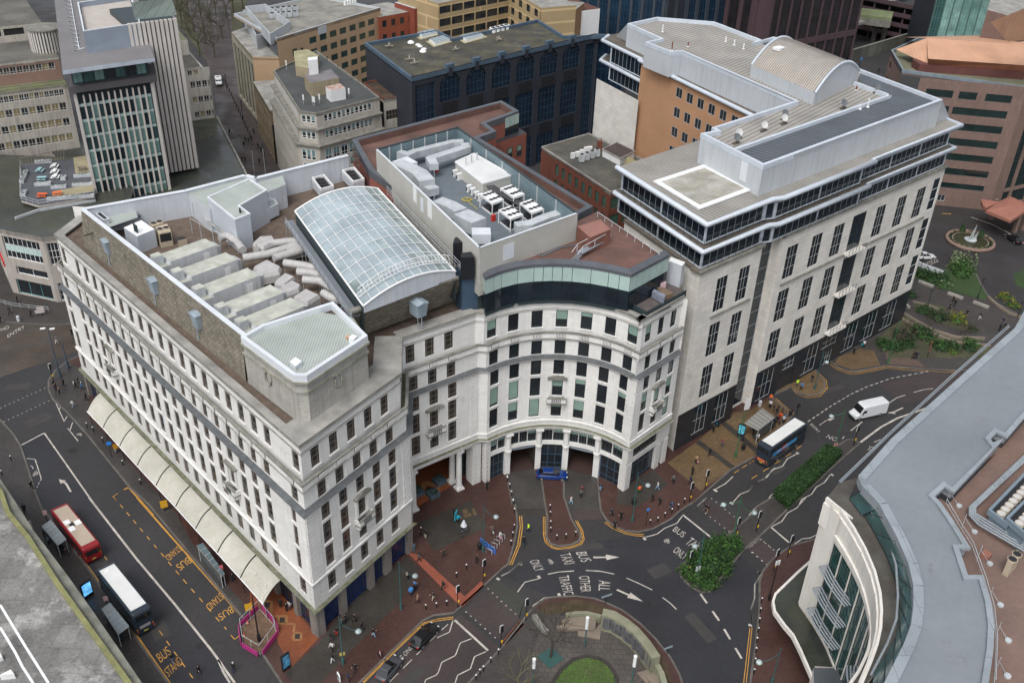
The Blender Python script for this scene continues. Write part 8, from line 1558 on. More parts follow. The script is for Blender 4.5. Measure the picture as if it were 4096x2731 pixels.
signpost('red and white TO LET board on the edge of the cracked roof building',13,(265,320),2.6,.9,1.6,(.6,.58,.56),'estate board',60,'TO LET',tcol=flat('sign_text_red',(.5,.02,.02)));signpost('white signboard on a green pole by the granite corner',11,(2062,800),5.6,1.0,2.4,(.58,.58,.58),'signboard',20,pole=M_GRNP);signpost('red and white banner board in the planted bed',12,(1510,230),3.6,.7,2.2,(.5,.12,.1),'banner',60);signpost('round black backed sign at the head of the third bus',12,(398,725),2.6,.9,.9,(.02,.02,.02),disc=True);signpost('blue round sign under the upper end of the awning',9,(950,1080),3.2,.8,.6,(.03,.2,.6),disc=True);signpost('yellow diversion sign at the awning edge, uppermost',9,(990,1040),1.8,.7,.9,(.6,.3,.02));signpost('yellow diversion sign at the awning edge, midway',9,(1400,1530),2.0,1.0,1.3,(.65,.36,.02));signpost('yellow diversion sign beside the pink barriers',13,(2115,985),2.0,.9,1.2,(.65,.36,.02));signpost('white information board with red text near the tram square',5,(355,1275),2.0,1.3,1.4,(.5,.45,.43));signpost('small white board beside the information board',5,(318,1275),1.2,.6,.7,(.5,.5,.5))
signpost('blue and red pedestrian signal pole by the slab tower street',4,(940,560),3,.8,1.0,(.05,.2,.5))
p=g(14,1105,1335,.12);mb=MB();mb.poly([p+hdir(-60)*-.5+Z*.1,p+hdir(-60)*.5+Z*.1,p+Z*1.1],flat('sign_text_red',(.5,.02,.02)));mb.poly([p+hdir(-60)*-.32+Z*.2+nrm(hdir(-60))*.02,p+hdir(-60)*.32+Z*.2+nrm(hdir(-60))*.02,p+Z*.85+nrm(hdir(-60))*.02],M_WHITE);mb.box(p+Z*-.0+hdir(-60)*0-Z*.0,(1.0,.5,.08),M_BLKP,-60);one('roadworks_sign',mb,'red-edged triangular roadworks sign near the black car','sign');mb=MB();p=g(14,755,1545,.12);mb.box(p+Z*.6,(.8,.15,1.1),M_WHITE,-60);mb.box(p+Z*.65,(.5,.2,.5),flat('dark_symbol',(.03,.03,.05)),-60);one('a_board',mb,'white board with a dark symbol at the bottom edge of the corner pavement','sign')
bpro=thing('bollard','','bollard',(0,0,0),'bollards along the kerbs',world=False);mb=MB();mb.cyl((0,0),.08,0,.95,M_BLKP,7);mb.build('post',bpro);mb=MB();mb.dome((0,0,.95),.12,M_WHITE,.8,8,2,True);mb.build('cap',bpro);bt_=tree_of(bpro)
bl=[('left of the driveway mouth',15,[(122,130),(120,268),(108,332),(92,402)]),('on the island between the driveways',15,[(423,100),(425,157),(428,237),(428,292),(480,357),(558,347),(640,327)]),('along the curved kerb right of the driveways',15,[(1562,47),(1508,95),(1455,132),(1395,167),(1335,207),(1270,228)]),('beside the left driveway by the crescent',11,[(62,1285),(82,1340),(97,1405),(110,1480)]),('in the row on the red paving before the crossing',14,[(1490,947),(1580,932),(1667,914)]),('on the red paving near the tactile strip',14,[(1750,675),(1835,606)]),('along the kerb below the white canopy',16,[(103,890),(92,975),(83,1060),(73,1142),(62,1226),(55,1312),(47,1402),(38,1492)]),('on the slab paving at the lower crossing',14,[(2105,1325),(2040,1395),(1978,1468),(1948,1495),(1915,1542)]),('beside the passage paving',10,[(2180,1275),(2200,1340),(2215,1402),(2230,1472)]),('along the left kerb under the awning',9,[(740,825),(793,860),(875,950),(1045,1145),(1192,1305),(97,1105),(20,1230)])]
first=True
for wh,k,pts in bl:
 for i,(x,y)in enumerate(pts):
  p=g(k,x,y,.12);lab='%s bollard %s'%(ORD[i],wh)if len(pts)>1 else 'bollard '+wh
  if first:bpro.location=p;bpro['label']=lab;first=False
  else:copy_tree(bpro,bt_,p,0,lab)
sb=thing('street_bollard','','bollard',(0,0,0),'black bollards of the paved street',world=False);mb=MB();mb.cyl((0,0),.13,0,1.1,M_BLKP,6);mb.build('post',sb);sbt=tree_of(sb)
for i in range(16):
 x,y=1900+i*15.5,680+i*33.5;p=g(1,x,y,0)
 if i==0:sb.location=p;sb['label']='first black bollard from the far end of the paved street line'
 else:copy_tree(sb,sbt,p,0,ORD[i]+' black bollard from the far end of the paved street line')
for i,(x,y,h)in enumerate(((1925,770,5),(2060,1010,5.5),(2160,1500,7.5),(2252,1482,7.5),(2250,1400,5),(1945,260,6))):
 p=g(1,x,y,0);mb=MB();mb.tube([p,p+Z*h],.09,M_BLKP if i not in(2,3)else M_GALV,6);mb.box(p+Z*h,(.5,.3,.3),M_FRM,20);one('street_lamp',mb,['upper black lamp post in the paved street','lower black lamp post in the paved street','left pale flag pole near the white parapet','right pale flag pole near the white parapet','black post between the pale poles and the stepped office','thin pole by the corner of the tan office'][i],'post')
def shelter(label,k,quad,z1,m,base_z=.12,glassy=False):
 q=gs(k,quad,z1);c=sum(q,Vector())/4;r=thing('bus_shelter',label,'bus shelter',Vector((c.x,c.y,base_z)),'bus shelters');mb=MB();mb.prism([Vector((*p.xy,0))for p in q],z1-.1,z1,M_GALV,m,True);L=(q[1]-q[0]).length
 for t in range(1,6):a_,b_=q[0].lerp(q[1],t/6),q[3].lerp(q[2],t/6);mb.tube([a_+Z*.02,b_+Z*.02],.035,M_GALV,4)
 mb.build('roof',r);ins=[p.lerp(c,.12)for p in q]
 for p in ins:mb=MB();mb.tube([Vector((*p.xy,base_z)),Vector((*p.xy,z1-.1))],.06,M_GALV,5);mb.build('post',r)
 mb=MB();a_,b_=ins[3],ins[2];mb.poly([Vector((*a_.xy,base_z+.3)),Vector((*b_.xy,base_z+.3)),Vector((*b_.xy,z1-.2)),Vector((*a_.xy,z1-.2))],glass('shelter_glass',(.06,.075,.08),.1));mb.build('back_panel',r)
 mb=MB();a2,b2_=ins[3].lerp(ins[0],.35),ins[2].lerp(ins[1],.35);D=(b2_-a2);D.z=0;Ld=D.length;D.normalize();mb.obox(Vector((*a2 .xy,0)),D,nrm(D),.3,Ld-.3,-.15,.15,base_z+.5,base_z+.58,M_FRM);mb.build('bench',r)
M_SHR=mat('shelter_sheet',(.20,.235,.25),.4,.15,.8,fine=.08)
shelter('upper grey shelter beside the red bus',13,[(430,185),(563,350),(487,403),(352,240)],2.7,M_SHR);shelter('lower grey shelter beside the grey bus',13,[(930,885),(1095,1085),(1000,1158),(858,940)],2.7,M_SHR);shelter('narrow glass shelter standing against the awning',13,[(1720,380),(1905,640),(1880,665),(1665,405)],2.7,glass('shelter_top_glass',(.07,.10,.11),.15));shelter('wide translucent shelter crowded with people on the buff paving',11,[(2075,850-65),(2225,658),(2331,740),(2190,850)],3.0,mat('translucent_shelter_roof',(.19,.185,.165),.5,.1,.8))
def adpanel(label,k,base,rz,h,w_,col,col2_,scr=None):
 p=g(k,*base,.12);r=thing('advertising_panel',label,'advertising panel',p);mb=MB();mb.box(p+Z*(h/2),(w_,.22,h),M_BLKP,rz);mb.build('casing',r);mb=MB();D=hdir(rz);n=nrm(D);O=p-D*(w_*.42)+n*.125+Z*(h*.2);mm=mat('ad_screen_'+scr,col,.3,.5,2.2,col2=col2_,mix=.6,fine=.1,emit=.9)
 mb.poly([O,O+D*w_*.84,O+D*w_*.84+Z*h*.72,O+Z*h*.72],mm);mb.build('screen',r)
adpanel('bright blue lit advertising panel on the left pavement',13,(752,838),57,2.7,1.5,(.02,.22,.62),(.2,.5,.7),'blue');adpanel('black advertising panel with a dim blue screen near the pink barriers',14,(312,1452),50,2.8,1.2,(.02,.06,.10),(.03,.1,.17),'dim');adpanel('advertising panel with a teal picture beside the crowded shelter',11,(2040,895),-25,2.4,1.2,(.03,.12,.18),(.05,.25,.3),'teal')
aw=thing('awning','long cream awning in nine bays over the pub pavement','awning',g(13,1800,500,3));M_AWN=mat('cream_canvas',(.46,.445,.395),.8,.1,.25,fine=.04,streak=.12,col2=(.40,.39,.33),mix=.5);nA1=nrm(-D1)
oe_=[(9,737,687),(9,872,828),(9,1012,985),(9,1160,1147),(9,1320,1320),(9,1487,1497),(13,1655,265),(13,1840,465),(13,2035,680),(13,2233,903)];ow=[g(k,x,y,3.1)for k,x,y in oe_];wu=[L1-62.9+i*(62.9-7.6)/9 for i in range(10)];iw=[E0-D1*u+nA1*.35+Z*4.6 for u in wu]
def awp(i,t,s):
 a_=iw[i].lerp(iw[i+1],s);b_=ow[i].lerp(ow[i+1],s);return a_.lerp(b_,t)+Z*(.75*math.sin(math.pi*t)*(.55)-.12*math.sin(math.pi*s))
for i in range(9):
 mb=MB();n_,m_=6,4
 mb.faces([awp(i,t/n_,.02+.96*s/m_)for t in range(n_+1)for s in range(m_+1)],[(t*(m_+1)+s,t*(m_+1)+s+1,(t+1)*(m_+1)+s+1,(t+1)*(m_+1)+s)for t in range(n_)for s in range(m_)],M_AWN,True)
 if i==8:a_,b_,c_=awp(i,.95,.30),awp(i,.95,.9),awp(i,.50,.30);text('The Square Peg',a_+Z*.05,b_+Z*.05,c_+Z*.05,mat('faded_lettering',(.58,.56,.48),.8),mb,.12)
 mb.build('canvas_bay',aw)
for i in range(10):
 mb=MB();j=min(i,8);s=0 if i<9 else 1;mb.tube([awp(j,t/6,s)+Z*.03 for t in range(7)],.07,M_BLKP,4);mb.build('rib',aw)
mb=MB();mb.tube([p-Z*.02 for p in ow],.09,M_WHITE,5);mb.build('front_bar',aw)
for p in ow[::1]:mb=MB();q=p+nA1*-.3;mb.tube([Vector((*q.xy,.12)),Vector((*q.xy,3.0))],.05,M_BLKP,5);mb.build('post',aw)
pen_=[(14,85,952),(14,205,1090),(14,225,1150),(14,88,1335),(14,-55,1250),(14,-75,1110)];q=[g(k,x,y,.12)for k,x,y in pen_];M_PINK=flat('magenta_plastic',(.36,.03,.17))
sheet('dug_earth',[p for p in q],.15,mat('dug_earth',(.13,.085,.055),.95,.3,1.5,fine=.4));tag(bpy.data.objects['dug_earth'],kind='structure')
for i in range(6):
 a_,b_=q[i],q[(i+1)%6];D=(b_-a_);L=D.length;D.normalize();n=nrm(D);r=thing('barrier',['magenta barrier and mesh panel on the upper right side of the dig','short magenta barrier at the right corner of the dig','magenta barrier with red and white stripes at the lower right of the dig','magenta barrier on the lower left side of the dig','short magenta barrier at the left corner of the dig','magenta barrier on the upper left side of the dig'][i],'barrier',a_,'magenta barriers round the dig')
 mb=MB();mb.obox(a_,D,n,.1,L-.1,-.35,-.25,.15,1.0,M_PINK);[mb.obox(a_,D,n,u,u+.5,-.25,-.235,.35,.6,M_WHITE if(t%2)else M_RED)for t,u in enumerate([.4+.5*s for s in range(int((L-.8)/.5))])]if i==2 else None;mb.build('panel',r)
 mb=MB();[mb.tube([a_+D*u0+Z*z0,a_+D*u1+Z*z1],.035,M_GALV,4)for u0,u1,z0,z1 in((0,L,1.9,1.9),(0,0,0,1.9),(L,L,0,1.9),(0,L,.2,.2),(L/2,L/2,0,1.9))];mb.build('mesh_frame',r)
lamp('black lamp column leaning out of the magenta-fenced dig',14,(78,1212),8.2,[],M_BLKP,.12,name='lamp_column',group=None)
for k,x,y,l in((13,2100,1070,'upper traffic cone by the dig'),(13,2070,1175,'lower traffic cone by the dig')):
 p=g(k,x,y,.0);mb=MB();mb.cyl(p,.2,.05,.75,flat('cone_orange',(.55,.12,.06)),8,.04);mb.cyl(p,.14,.32,.48,M_WHITE,8,.1);mb.box(p+Z*.03,(.45,.45,.05),M_BLKP);one('traffic_cone',mb,l,'traffic cone')
def bin_(l,k,x,y,m=None):p=g(k,x,y,.12);mb=MB();mb.cyl(p,.32,.12,1.1,m or M_BLKP,10);mb.dome((p.x,p.y,1.1),.33,m or M_BLKP,.4);one('litter_bin',mb,l,'bin','street bins')
bin_('dark bin against the pillar at the shopfront end',14,1385,440,M_SLP);bin_('black bin on the buff paving left of the third bus',11,2060,1010);bin_('silver bin near the tram square railing',5,160,1320,M_GALV);bin_('black bin at the foot of the teal lamp by the blue barrier',14,1945,430);bin_('tall bin beside the teal lamp near the crescent corner',11,1130,1470);bin_('grey bin by the white signboard',11,2200,640,M_GALV)
p=g(14,2015,430,.12);mb=MB();M_BLU=flat('blue_plastic',(.03,.14,.45));D=hdir(-45)
for z0 in(.3,.95):mb.obox(p-D*1.6,D,nrm(D),0,3.2,-.05,.05,z0,z0+.14,M_BLU)
for t in range(9):mb.obox(p-D*1.6,D,nrm(D),.05+t*.38,.17+t*.38,-.04,.04,.1,1.05,M_BLU)
one('plastic_barrier',mb,'blue plastic barrier propped by the cycle stands','barrier')
for i in range(6):
 p=g(14,2025+i*22,470-i*26,.12);mb=MB();D=hdir(-25);mb.tube([p-D*.45,p-D*.45+Z*.8,p+D*.45+Z*.8,p+D*.45],.035,M_COPING,5);one('cycle_stand',mb,ORD[i]+' steel cycle stand of the row behind the blue barrier','cycle stand','steel cycle stands')
mb=MB()
for z in(.5,1.0):mb.tube([p+Z*z for p in gs(5,[(-200,1040),(0,1175),(100,1205),(250,1225),(415,1240)],.12)],.035,M_GALV,4)
for p in resample(gs(5,[(-200,1040),(0,1175),(100,1205),(250,1225),(415,1240)],.12),1.8):mb.tube([p,p+Z*1.0],.035,M_GALV,4)
one('railing',mb,'steel pedestrian railing in front of the corner shop','railing')
def cyc(label,k,x,y,rz,z=.12,moto=False):
 p=g(k,x,y,z);r=thing('motorcycle' if moto else 'bicycle',label,'motorcycle' if moto else 'bicycle',p,None,rz,False)
 for s in(-.55,.55):mb=MB();mb.tube([(s+.33*math.cos(t*.524),0,.34+.33*math.sin(t*.524))for t in range(13)],.05 if moto else.025,M_TYRE,5);mb.build('wheel',r)
 mb=MB();[mb.tube([Vector(a),Vector(b)],.035 if not moto else.12,M_BLKP if moto else flat('bike_frame',(.1,.12,.14)),5)for a,b in(((-.55,0,.34),(-.15,0,.85)),((-.15,0,.85),(.4,0,.85)),((.4,0,.85),(0,0,.35)),((0,0,.35),(-.15,0,.85)),((.55,0,.34),(.4,0,1.0)),((.4,-.28,1.0),(.4,.28,1.0)),((-.55,0,.34),(0,0,.35)))];mb.build('frame',r);mb=MB();mb.box((-.25,0,.95),(.4 if moto else.25,.2,.1),M_BLKP);mb.build('saddle',r)
 if moto:mb=MB();mb.box((-.65,0,1.1),(.5,.5,.45),flat('blue_topbox',(.05,.2,.5)));mb.build('top_box',r)
 return p
def leafball(mb,c,r,n,m,flatz=.7,size=.3,seed=0):
 rnd=random.Random(seed)
 for i in range(n):
  a,t=rnd.uniform(0,6.283),math.acos(rnd.uniform(-.25,1));rr=r*rnd.uniform(.55,1.06)*(1+.18*math.sin(a*3+seed)+.1*math.sin(5*a+t*4));p=c+Vector((math.cos(a)*math.sin(t)*rr,math.sin(a)*math.sin(t)*rr,math.cos(t)*rr*flatz));s=size*rnd.uniform(.5,1.3)
  u=Vector((rnd.uniform(-1,1),rnd.uniform(-1,1),rnd.uniform(-.4,.4))).normalized()*s;v=u.cross(Vector((rnd.uniform(-1,1),rnd.uniform(-1,1),rnd.uniform(.2,1))).normalized())*.8
  mb.poly([p-u,p-v,p+u,p+v],m[i%len(m)])
def leafm(n,c):return mat(n,c,.7,.35,1.2,fine=.25,spec=.3)
G1,G2,G3=leafm('leaf_bright',(.042,.10,.018)),leafm('leaf_mid',(.026,.066,.015)),leafm('leaf_dark',(.014,.036,.011));GY=leafm('leaf_yellow',(.17,.16,.02));GP=leafm('leaf_pale',(.17,.21,.11));GB=leafm('twig_brown',(.06,.05,.035))
def shrub(label,k,x,y,r,h,pal,n=260,z=.12,cat='shrub',name='shrub',size=None,group=None):
 p=g(k,x,y,z);rt_=thing(name,label,cat,p,group);mb=MB();mb.dome(p,r*.72,pal[-1],h/r*.72,8,3);leafball(mb,p,r,n,pal,h/r,size or max(.12,r*.11),int(x+y));mb.build('foliage',rt_);mb=MB();[mb.tube([p,p+Vector((math.cos(a)*r*.3,math.sin(a)*r*.3,h*.6))],.03,GB,4)for a in(0,2,4)];mb.build('stem',rt_)
bp_=thing('bush','large glossy green bush filling the rounded traffic island','bush',g(15,1750,650,.12));mb=MB();bi=0
for x,y,r,h in((1600,640,1.5,1.3),(1680,560,1.8,1.7),(1700,690,1.7,1.5),(1760,480,1.8,2.0),(1790,610,2.1,2.3),(1880,500,2.0,2.2),(1860,400,1.7,1.9),(1950,430,1.9,2.1),(1770,730,1.4,1.2),(1640,500,1.1,1.0),(1990,390,1.1,1.3),(1900,610,1.2,1.2)):leafball(mb,g(15,x,y,.3),r,int(330*r),[G1,G2,G1,G2,G3],h/r,.17,bi);mb.dome(g(15,x,y,.1),r*.75,G3,h/r*.8,8,3);bi+=1
mb.build('foliage',bp_)
hd_=thing('hedge','long clipped hedge on the central reservation','hedge',g(12,500,1250,.12));mb=MB();q=gs(12,[(640,1020),(780,1078),(330,1522),(200,1410)],.12)
qq=[p+Z*0 for p in q];ctr_=sum(q,Vector())/4;mb.prism([p.lerp(ctr_,.05)for p in q],.1,1.5,G3);rnd=random.Random(3)
for i in range(5200):
 u,v=rnd.random(),rnd.random();f=rnd.random();
 if f<.55:p=q[0].lerp(q[1],u).lerp(q[3].lerp(q[2],u),v)+Z*(1.45+rnd.uniform(0,.18)+.08*math.sin(v*20+u*5))
 else:
  e=rnd.choice(((0,3),(1,2),(2,3),(0,1)));p=q[e[0]].lerp(q[e[1]],u)+Z*rnd.uniform(.1,1.5)
 s=rnd.uniform(.06,.15);uu=Vector((rnd.uniform(-1,1),rnd.uniform(-1,1),rnd.uniform(-.5,.5))).normalized()*s;vv=uu.cross(Vector((rnd.uniform(-1,1),rnd.uniform(-1,1),1)).normalized());mb.poly([p-uu,p-vv,p+uu,p+vv],(G2,G3,G2)[i%3])
mb.build('foliage',hd_)
shrub('pale variegated round shrub beside the hotel roundabout',8,1800,860,3.0,3.4,[GP,GP,G2],700,size=.28);shrub('bright green shrub in front of the pale variegated one',8,1795,920,2.6,2.6,[G1,G1,G2],600,size=.25);shrub('small clipped shrub at the left of the pale round shrub',8,1715,870,1.3,1.5,[GP,G2],240)
for i,(k,x,y,r,h,pal,l)in enumerate(((8,1470,930,2.2,1.4,[G3,G2],'dark shrub nearest the stone building behind the low wall'),(8,1560,965,2.4,1.5,[G3,G3,G2],'dark shrub left of the pale-leaved one on the lawn edge'),(8,1650,1030,1.7,1.0,[GP,G2,G2],'grey-green low shrub on the lawn edge'),(8,1640,960,1.8,1.2,[G2,G3],'mid green shrub at the middle of the lawn'),(8,1375,1110,1.4,1.3,[G2,G3],'small shrub against the granite base'),(8,1765,1320,2.0,1.9,[GY,GY,G1],'bright yellow-green round shrub in the oval bed'),(8,1480,1240,1.9,1.3,[G2,G3],'dark shrub at the left of the oval bed'),(8,1600,1290,2.3,1.5,[G2,GB,G3],'twiggy shrub in the middle of the oval bed'),(8,1900,1395,1.3,.8,[GB,G3],'twiggy shrub at the tip of the oval bed'),(8,2170,1120,1.7,1.0,[GY,GY,G2],'yellow spreading shrub in the right-hand bed'),(8,2240,1190,1.6,.9,[GY,G2],'yellow shrub at the lower end of the right-hand bed'),(12,1160,130,2.2,1.3,[G2,G1,G3],'rounded shrub at the left end of the pavement bed'),(12,1240,150,1.9,1.2,[G2,G3],'second rounded shrub of the pavement bed'),(12,1330,130,1.9,1.3,[G2,G3],'third rounded shrub of the pavement bed'),(12,1300,60,2.4,1.6,[G3,GB],'dark spreading shrub at the back of the pavement bed'),(12,1470,40,2.6,1.7,[G3,GB,G2],'large brown-tinged shrub at the back of the pavement bed'),(12,1620,140,2.3,1.4,[G2,G1,G3],'green rounded shrub right of the banner board'),(12,1720,150,1.9,1.2,[G2,G3],'green rounded shrub with yellow leaves below'),(12,1735,195,1.1,.6,[GY,G2],'low yellow shrub at the kerb of the pavement bed'),(12,1870,160,1.6,1.2,[G2,G3],'green shrub partly hidden by the grey roof'),(12,1880,120,1.9,1.2,[G1,G2],'light green shrub beside the grey roof'),(14,2255,1440,.1,.1,[GY],'tiny tuft'))[:-1]):shrub(l,k,x,y,r,h,pal,int(170*r),.13,group='garden shrubs')
for i,(x,y)in enumerate(((1410,1330),(1460,1370),(1520,1400),(1570,1430),(1640,1440))):
 pass
def baretree(label,k,base,h,spread,seed,m=None,z=0,group='bare trees',n=5,name='bare_tree',tm=.18,depth=4):
 p=g(k,*base,z);r=thing(name,label,'tree',p,group);rnd=random.Random(seed);mm=m or mat('bare_bark',(.055,.045,.032),.9,.2);tk=MB();cr_=MB()
 tk.tube([p,p+Z*h*.2+Vector((.1,0,0)),p+Z*h*.38],tm,mm,6,r2=tm*.7);tk.build('trunk',r)
 def br_(o,d,L,rad,lev):
  e=o+d*L;mid=o.lerp(e,.5)+Vector((rnd.uniform(-1,1),rnd.uniform(-1,1),rnd.uniform(-.3,.6)))*L*.1;cr_.tube([o,mid,e],rad,mm,3,True,rad*.5)
  if lev:
   for i in range(3):nd=(d+Vector((rnd.uniform(-1,1),rnd.uniform(-1,1),rnd.uniform(-.25,.7)))*.75).normalized();br_(o.lerp(e,rnd.uniform(.45,1)),nd,L*rnd.uniform(.55,.8),rad*.6,lev-1)
 for i in range(n):a=6.283*i/n+rnd.uniform(-.4,.4);d=Vector((math.cos(a)*spread,math.sin(a)*spread,1)).normalized();br_(p+Z*h*rnd.uniform(.25,.4),d,h*.3,tm*.45,depth-1)
 cr_.build('crown',r)
baretree('bare tree in the teal grating on the lower square',15,(428,1350),9.5,.8,1,z=.12);baretree('small budding tree at the bottom of the square',14,(2265,1640),6.5,.9,2,mat('budding_bark',(.15,.135,.07),.9),z=.12,tm=.12)
p=g(15,428,1355,.13);mb=MB();mb.box(p+Z*.03,(2.4,2.4,.06),flat('teal_grate',(.03,.08,.075)),40);one('tree_grating',mb,'square teal tree grating on the lower square','grating')
tl=[(1510,30),(1600,80),(1700,60),(1640,200),(1790,150),(1830,60),(1885,260),(1740,300),(1920,90),(1820,420),(1980,40),(1540,140),(1690,400),(2060,20)]
for i,(x,y)in enumerate(tl):baretree('bare park tree, %s'%['at the far left by the tower','behind the ribbed tower core','in the upper middle of the park','just right of the mossy flat roof','in the centre of the park','near the top edge in mid park','tallest, close to the tan office','above the mossy roof corner','at the top edge by the tan office','nearest the street, above the tipper truck','at the top right of the park','low, beside the ribbed tower core','beside the rooftop fan units','right of the rounded silver screen'][i],1,(x,y+70),13+(i%3)*1.5,1.1,20+i,mat('olive_bark',(.075,.068,.045),.9),0,'bare park trees',7,tm=.28,depth=5)
for k,b,h,s_,l in((8,(1690,1370),4.5,31,'pale birch-like bare tree in the oval bed'),(8,(1830,1440),4.5,32,'bare shrub tree at the lower edge of the oval bed'),(8,(1520,1390),3.5,33,'bare tree behind the low white wall'),(8,(1330,1400),3.5,34,'bare tree against the granite base'),(12,(1780,60),3.5,35,'bare tree near the low wall by the grey roof')):baretree(l,k,b,h,1.2,s_,None,.13,'bare garden trees',5,tm=.08)
def planter(label,k,x,y,s,z=.12,m=None,h=.7,n=90,pal=None,rz=37):
 p=g(k,x,y,z);r=thing('planter',label,'planter',p,'planters');mb=MB();mb.box(p+Z*h/2,(s,s,h),m or M_SLP,rz);mb.build('box',r);mb=MB();leafball(mb,p+Z*h,s*.55,n,pal or[G2,G3],.8,.13,int(x));mb.build('plant',r)
planter('square slate planter at the back of the passage',10,1605,1290,1.7);planter('square slate planter beside the diamond pattern in the passage',10,1550,1400,1.7);planter('square slate planter half hidden by the corner of the building',10,1415,1385,1.7)
for i,(x,y,sx,sy)in enumerate(((365,170,3.2,1.0),(540,120,1.0,1.6),(500,195,3.0,.8),(700,175,4.0,.8),(205,110,.9,6),(205,250,.9,2.5),(370,-20,3.5,.9),(700,100,3.4,.8),(600,285,9,.7))):
 p=g(5,x,y,15.4);rz=15 if sx>sy else 15;r=thing('planter',['pale planter below the light blue tables','tall pale planter right of the white tables','pale planter above the orange cube seat','pale planter along the sand bed','long planter on the left side of the roof terrace','planter at the lower left corner of the roof terrace','planter below the pergola','planter beneath the round picnic table','long low planter along the front railing of the terrace'][i],'planter',p,'roof terrace planters');mb=MB();mb.box(p+Z*.3,(sx,sy,.6),M_GALV,rz);mb.build('box',r);mb=MB();D=hdir(rz if sx>sy else rz+90);Lm=max(sx,sy)
 for t in range(max(1,int(Lm/.7))):leafball(mb,p+Z*.6+D*(-Lm/2+.35+t*.7),.42,26,[G3,GB,G2],.8,.1,i*9+t)
 mb.build('plant',r)
def picnic(label,x,y,m,rz=80,k=5):
 p=g(k,x,y,15.4);r=thing('picnic_table',label,'picnic table',p,'picnic tables on the roof terrace',math.radians(rz),False);mb=MB();mb.box((0,0,.75),(1.8,.75,.06),m);mb.build('table_top',r)
 for s in(-1,1):mb=MB();mb.box((0,s*.68,.45),(1.8,.28,.05),m);mb.build('seat',r);mb=MB();mb.box((s*.6,0,.4),(.08,1.4,.08),m);mb.tube([(s*.6,-.5,0),(s*.6,-.1,.75)],.04,m,4);mb.tube([(s*.6,.5,0),(s*.6,.1,.75)],.04,m,4);mb.build('leg',r)
M_LBL=flat('light_blue_paint',(.30,.50,.52));M_ORP=flat('orange_paint',(.72,.13,.03))
for l,x,y,m,rz in(('light blue picnic table, upper of two',340,60,M_LBL,95),('light blue bench table, lower of two',358,130,M_LBL,10),('white picnic table, uppermost of three',465,25,M_WHITE,100),('white picnic table, middle of three',468,70,M_WHITE,100),('white picnic table, lowest of three',472,115,M_WHITE,100),('orange bench table at the front of the terrace',362,272,M_ORP,5),('small orange table right of the larger orange one',488,258,M_ORP,30),('grey timber picnic table on the sand paving',700,45,M_WOOD,20)):picnic(l,x,y,m,rz)
M_STEP=mat('buff_stone_step',(.20,.165,.13),.85,.15,.5,fine=.1);M_LWALL=mat('lichened_wall',(.20,.20,.14),.9,.25,.6,fine=.15)
def arcwall(name,label,cat,k,pts,th,z0,z1,m,mt=None,grp=None):
 P_=[Vector((*p.xy,0))for p in gs(k,pts,z1)];A,B=offset(P_,th/2),offset(P_,-th/2);mb=MB()
 for i in range(len(P_)-1):mb.hexa([Vector((*q.xy,z0))for q in(A[i],A[i+1],B[i+1],B[i])],[Vector((*q.xy,z1))for q in(A[i],A[i+1],B[i+1],B[i])],mt or m)
 return one(name,mb,label,cat,grp)
arcwall('stone_wall','lichened retaining wall curving behind the stone steps','wall',15,[(560,985),(640,972),(740,970),(860,1000)],.5,.1,1.3,M_LWALL);rw_=arcwall('relief_wall','thick lichened wall carrying a dark carved frieze','wall',15,[(870,965),(960,985),(1060,1045),(1150,1120),(1240,1225),(1325,1350)],1.2,.1,3.0,M_LWALL)
fr_p=[Vector((*p.xy,0))for p in gs(15,[(880,1000),(960,1025),(1050,1085),(1130,1155),(1215,1255),(1290,1360)],2.9)];fz=MB();M_FRZ=mat('dark_carved_relief',(.10,.10,.105),.7,.3,2,fine=.4,bump=1.0)
A=resample(fr_p,.35);rnd=random.Random(5)
for a_,b_ in zip(A,A[1:]):D=(b_-a_);L=D.length;D/=L;fz.obox(a_,D,nrm(D),0,L*.95,-.3,rnd.uniform(.0,.25),.8,rnd.uniform(2.5,2.75),M_FRZ)
fz.build('frieze',rw_);arcwall('stone_wall','lower lichened wall end dropping to the bottom of the picture','wall',15,[(1310,1370),(1370,1480),(1410,1620)],.7,.1,1.6,M_LWALL)
for i,pts in enumerate(([(520,1060),(640,1010),(730,1010),(815,1040),(805,1130),(740,1110),(620,1100)],[(480,1100),(620,1060),(720,1075),(800,1100),(800,1130),(680,1120),(560,1130)],[(660,1130),(790,1135),(865,1050),(845,1198),(660,1170)])):
 mb=MB();mb.prism(gs(15,pts,.2),.1,[.75,.5,.3][i],M_STEP);one('stone_step',mb,['topmost broad step of the curved stone seating','middle step of the curved stone seating','lowest step of the curved stone seating'][i],'steps','curved stone seating')
for i,pts in enumerate(([(1160,1485),(1310,1445),(1370,1530),(1240,1568)],[(1230,1525),(1350,1487),(1385,1560),(1300,1600)])):mb=MB();mb.prism(gs(15,pts,.2),.1,.35+i*.25,M_STEP);one('stone_step',mb,['lower buff step at the foot of the relief wall','upper buff step at the foot of the relief wall'][i],'steps','buff steps by the relief wall')
arcwall('stone_wall','rough boulder edging left of the bare tree','wall',15,[(290,985),(330,1050),(395,1130)],.7,.1,.8,M_CORN)
fc=g(8,1872,650,.0);ft_=thing('fountain','round planted basin with metal sails in the hotel roundabout','fountain',fc);Rf=(g(8,2065,700,0)-g(8,1675,600,0)).length/2
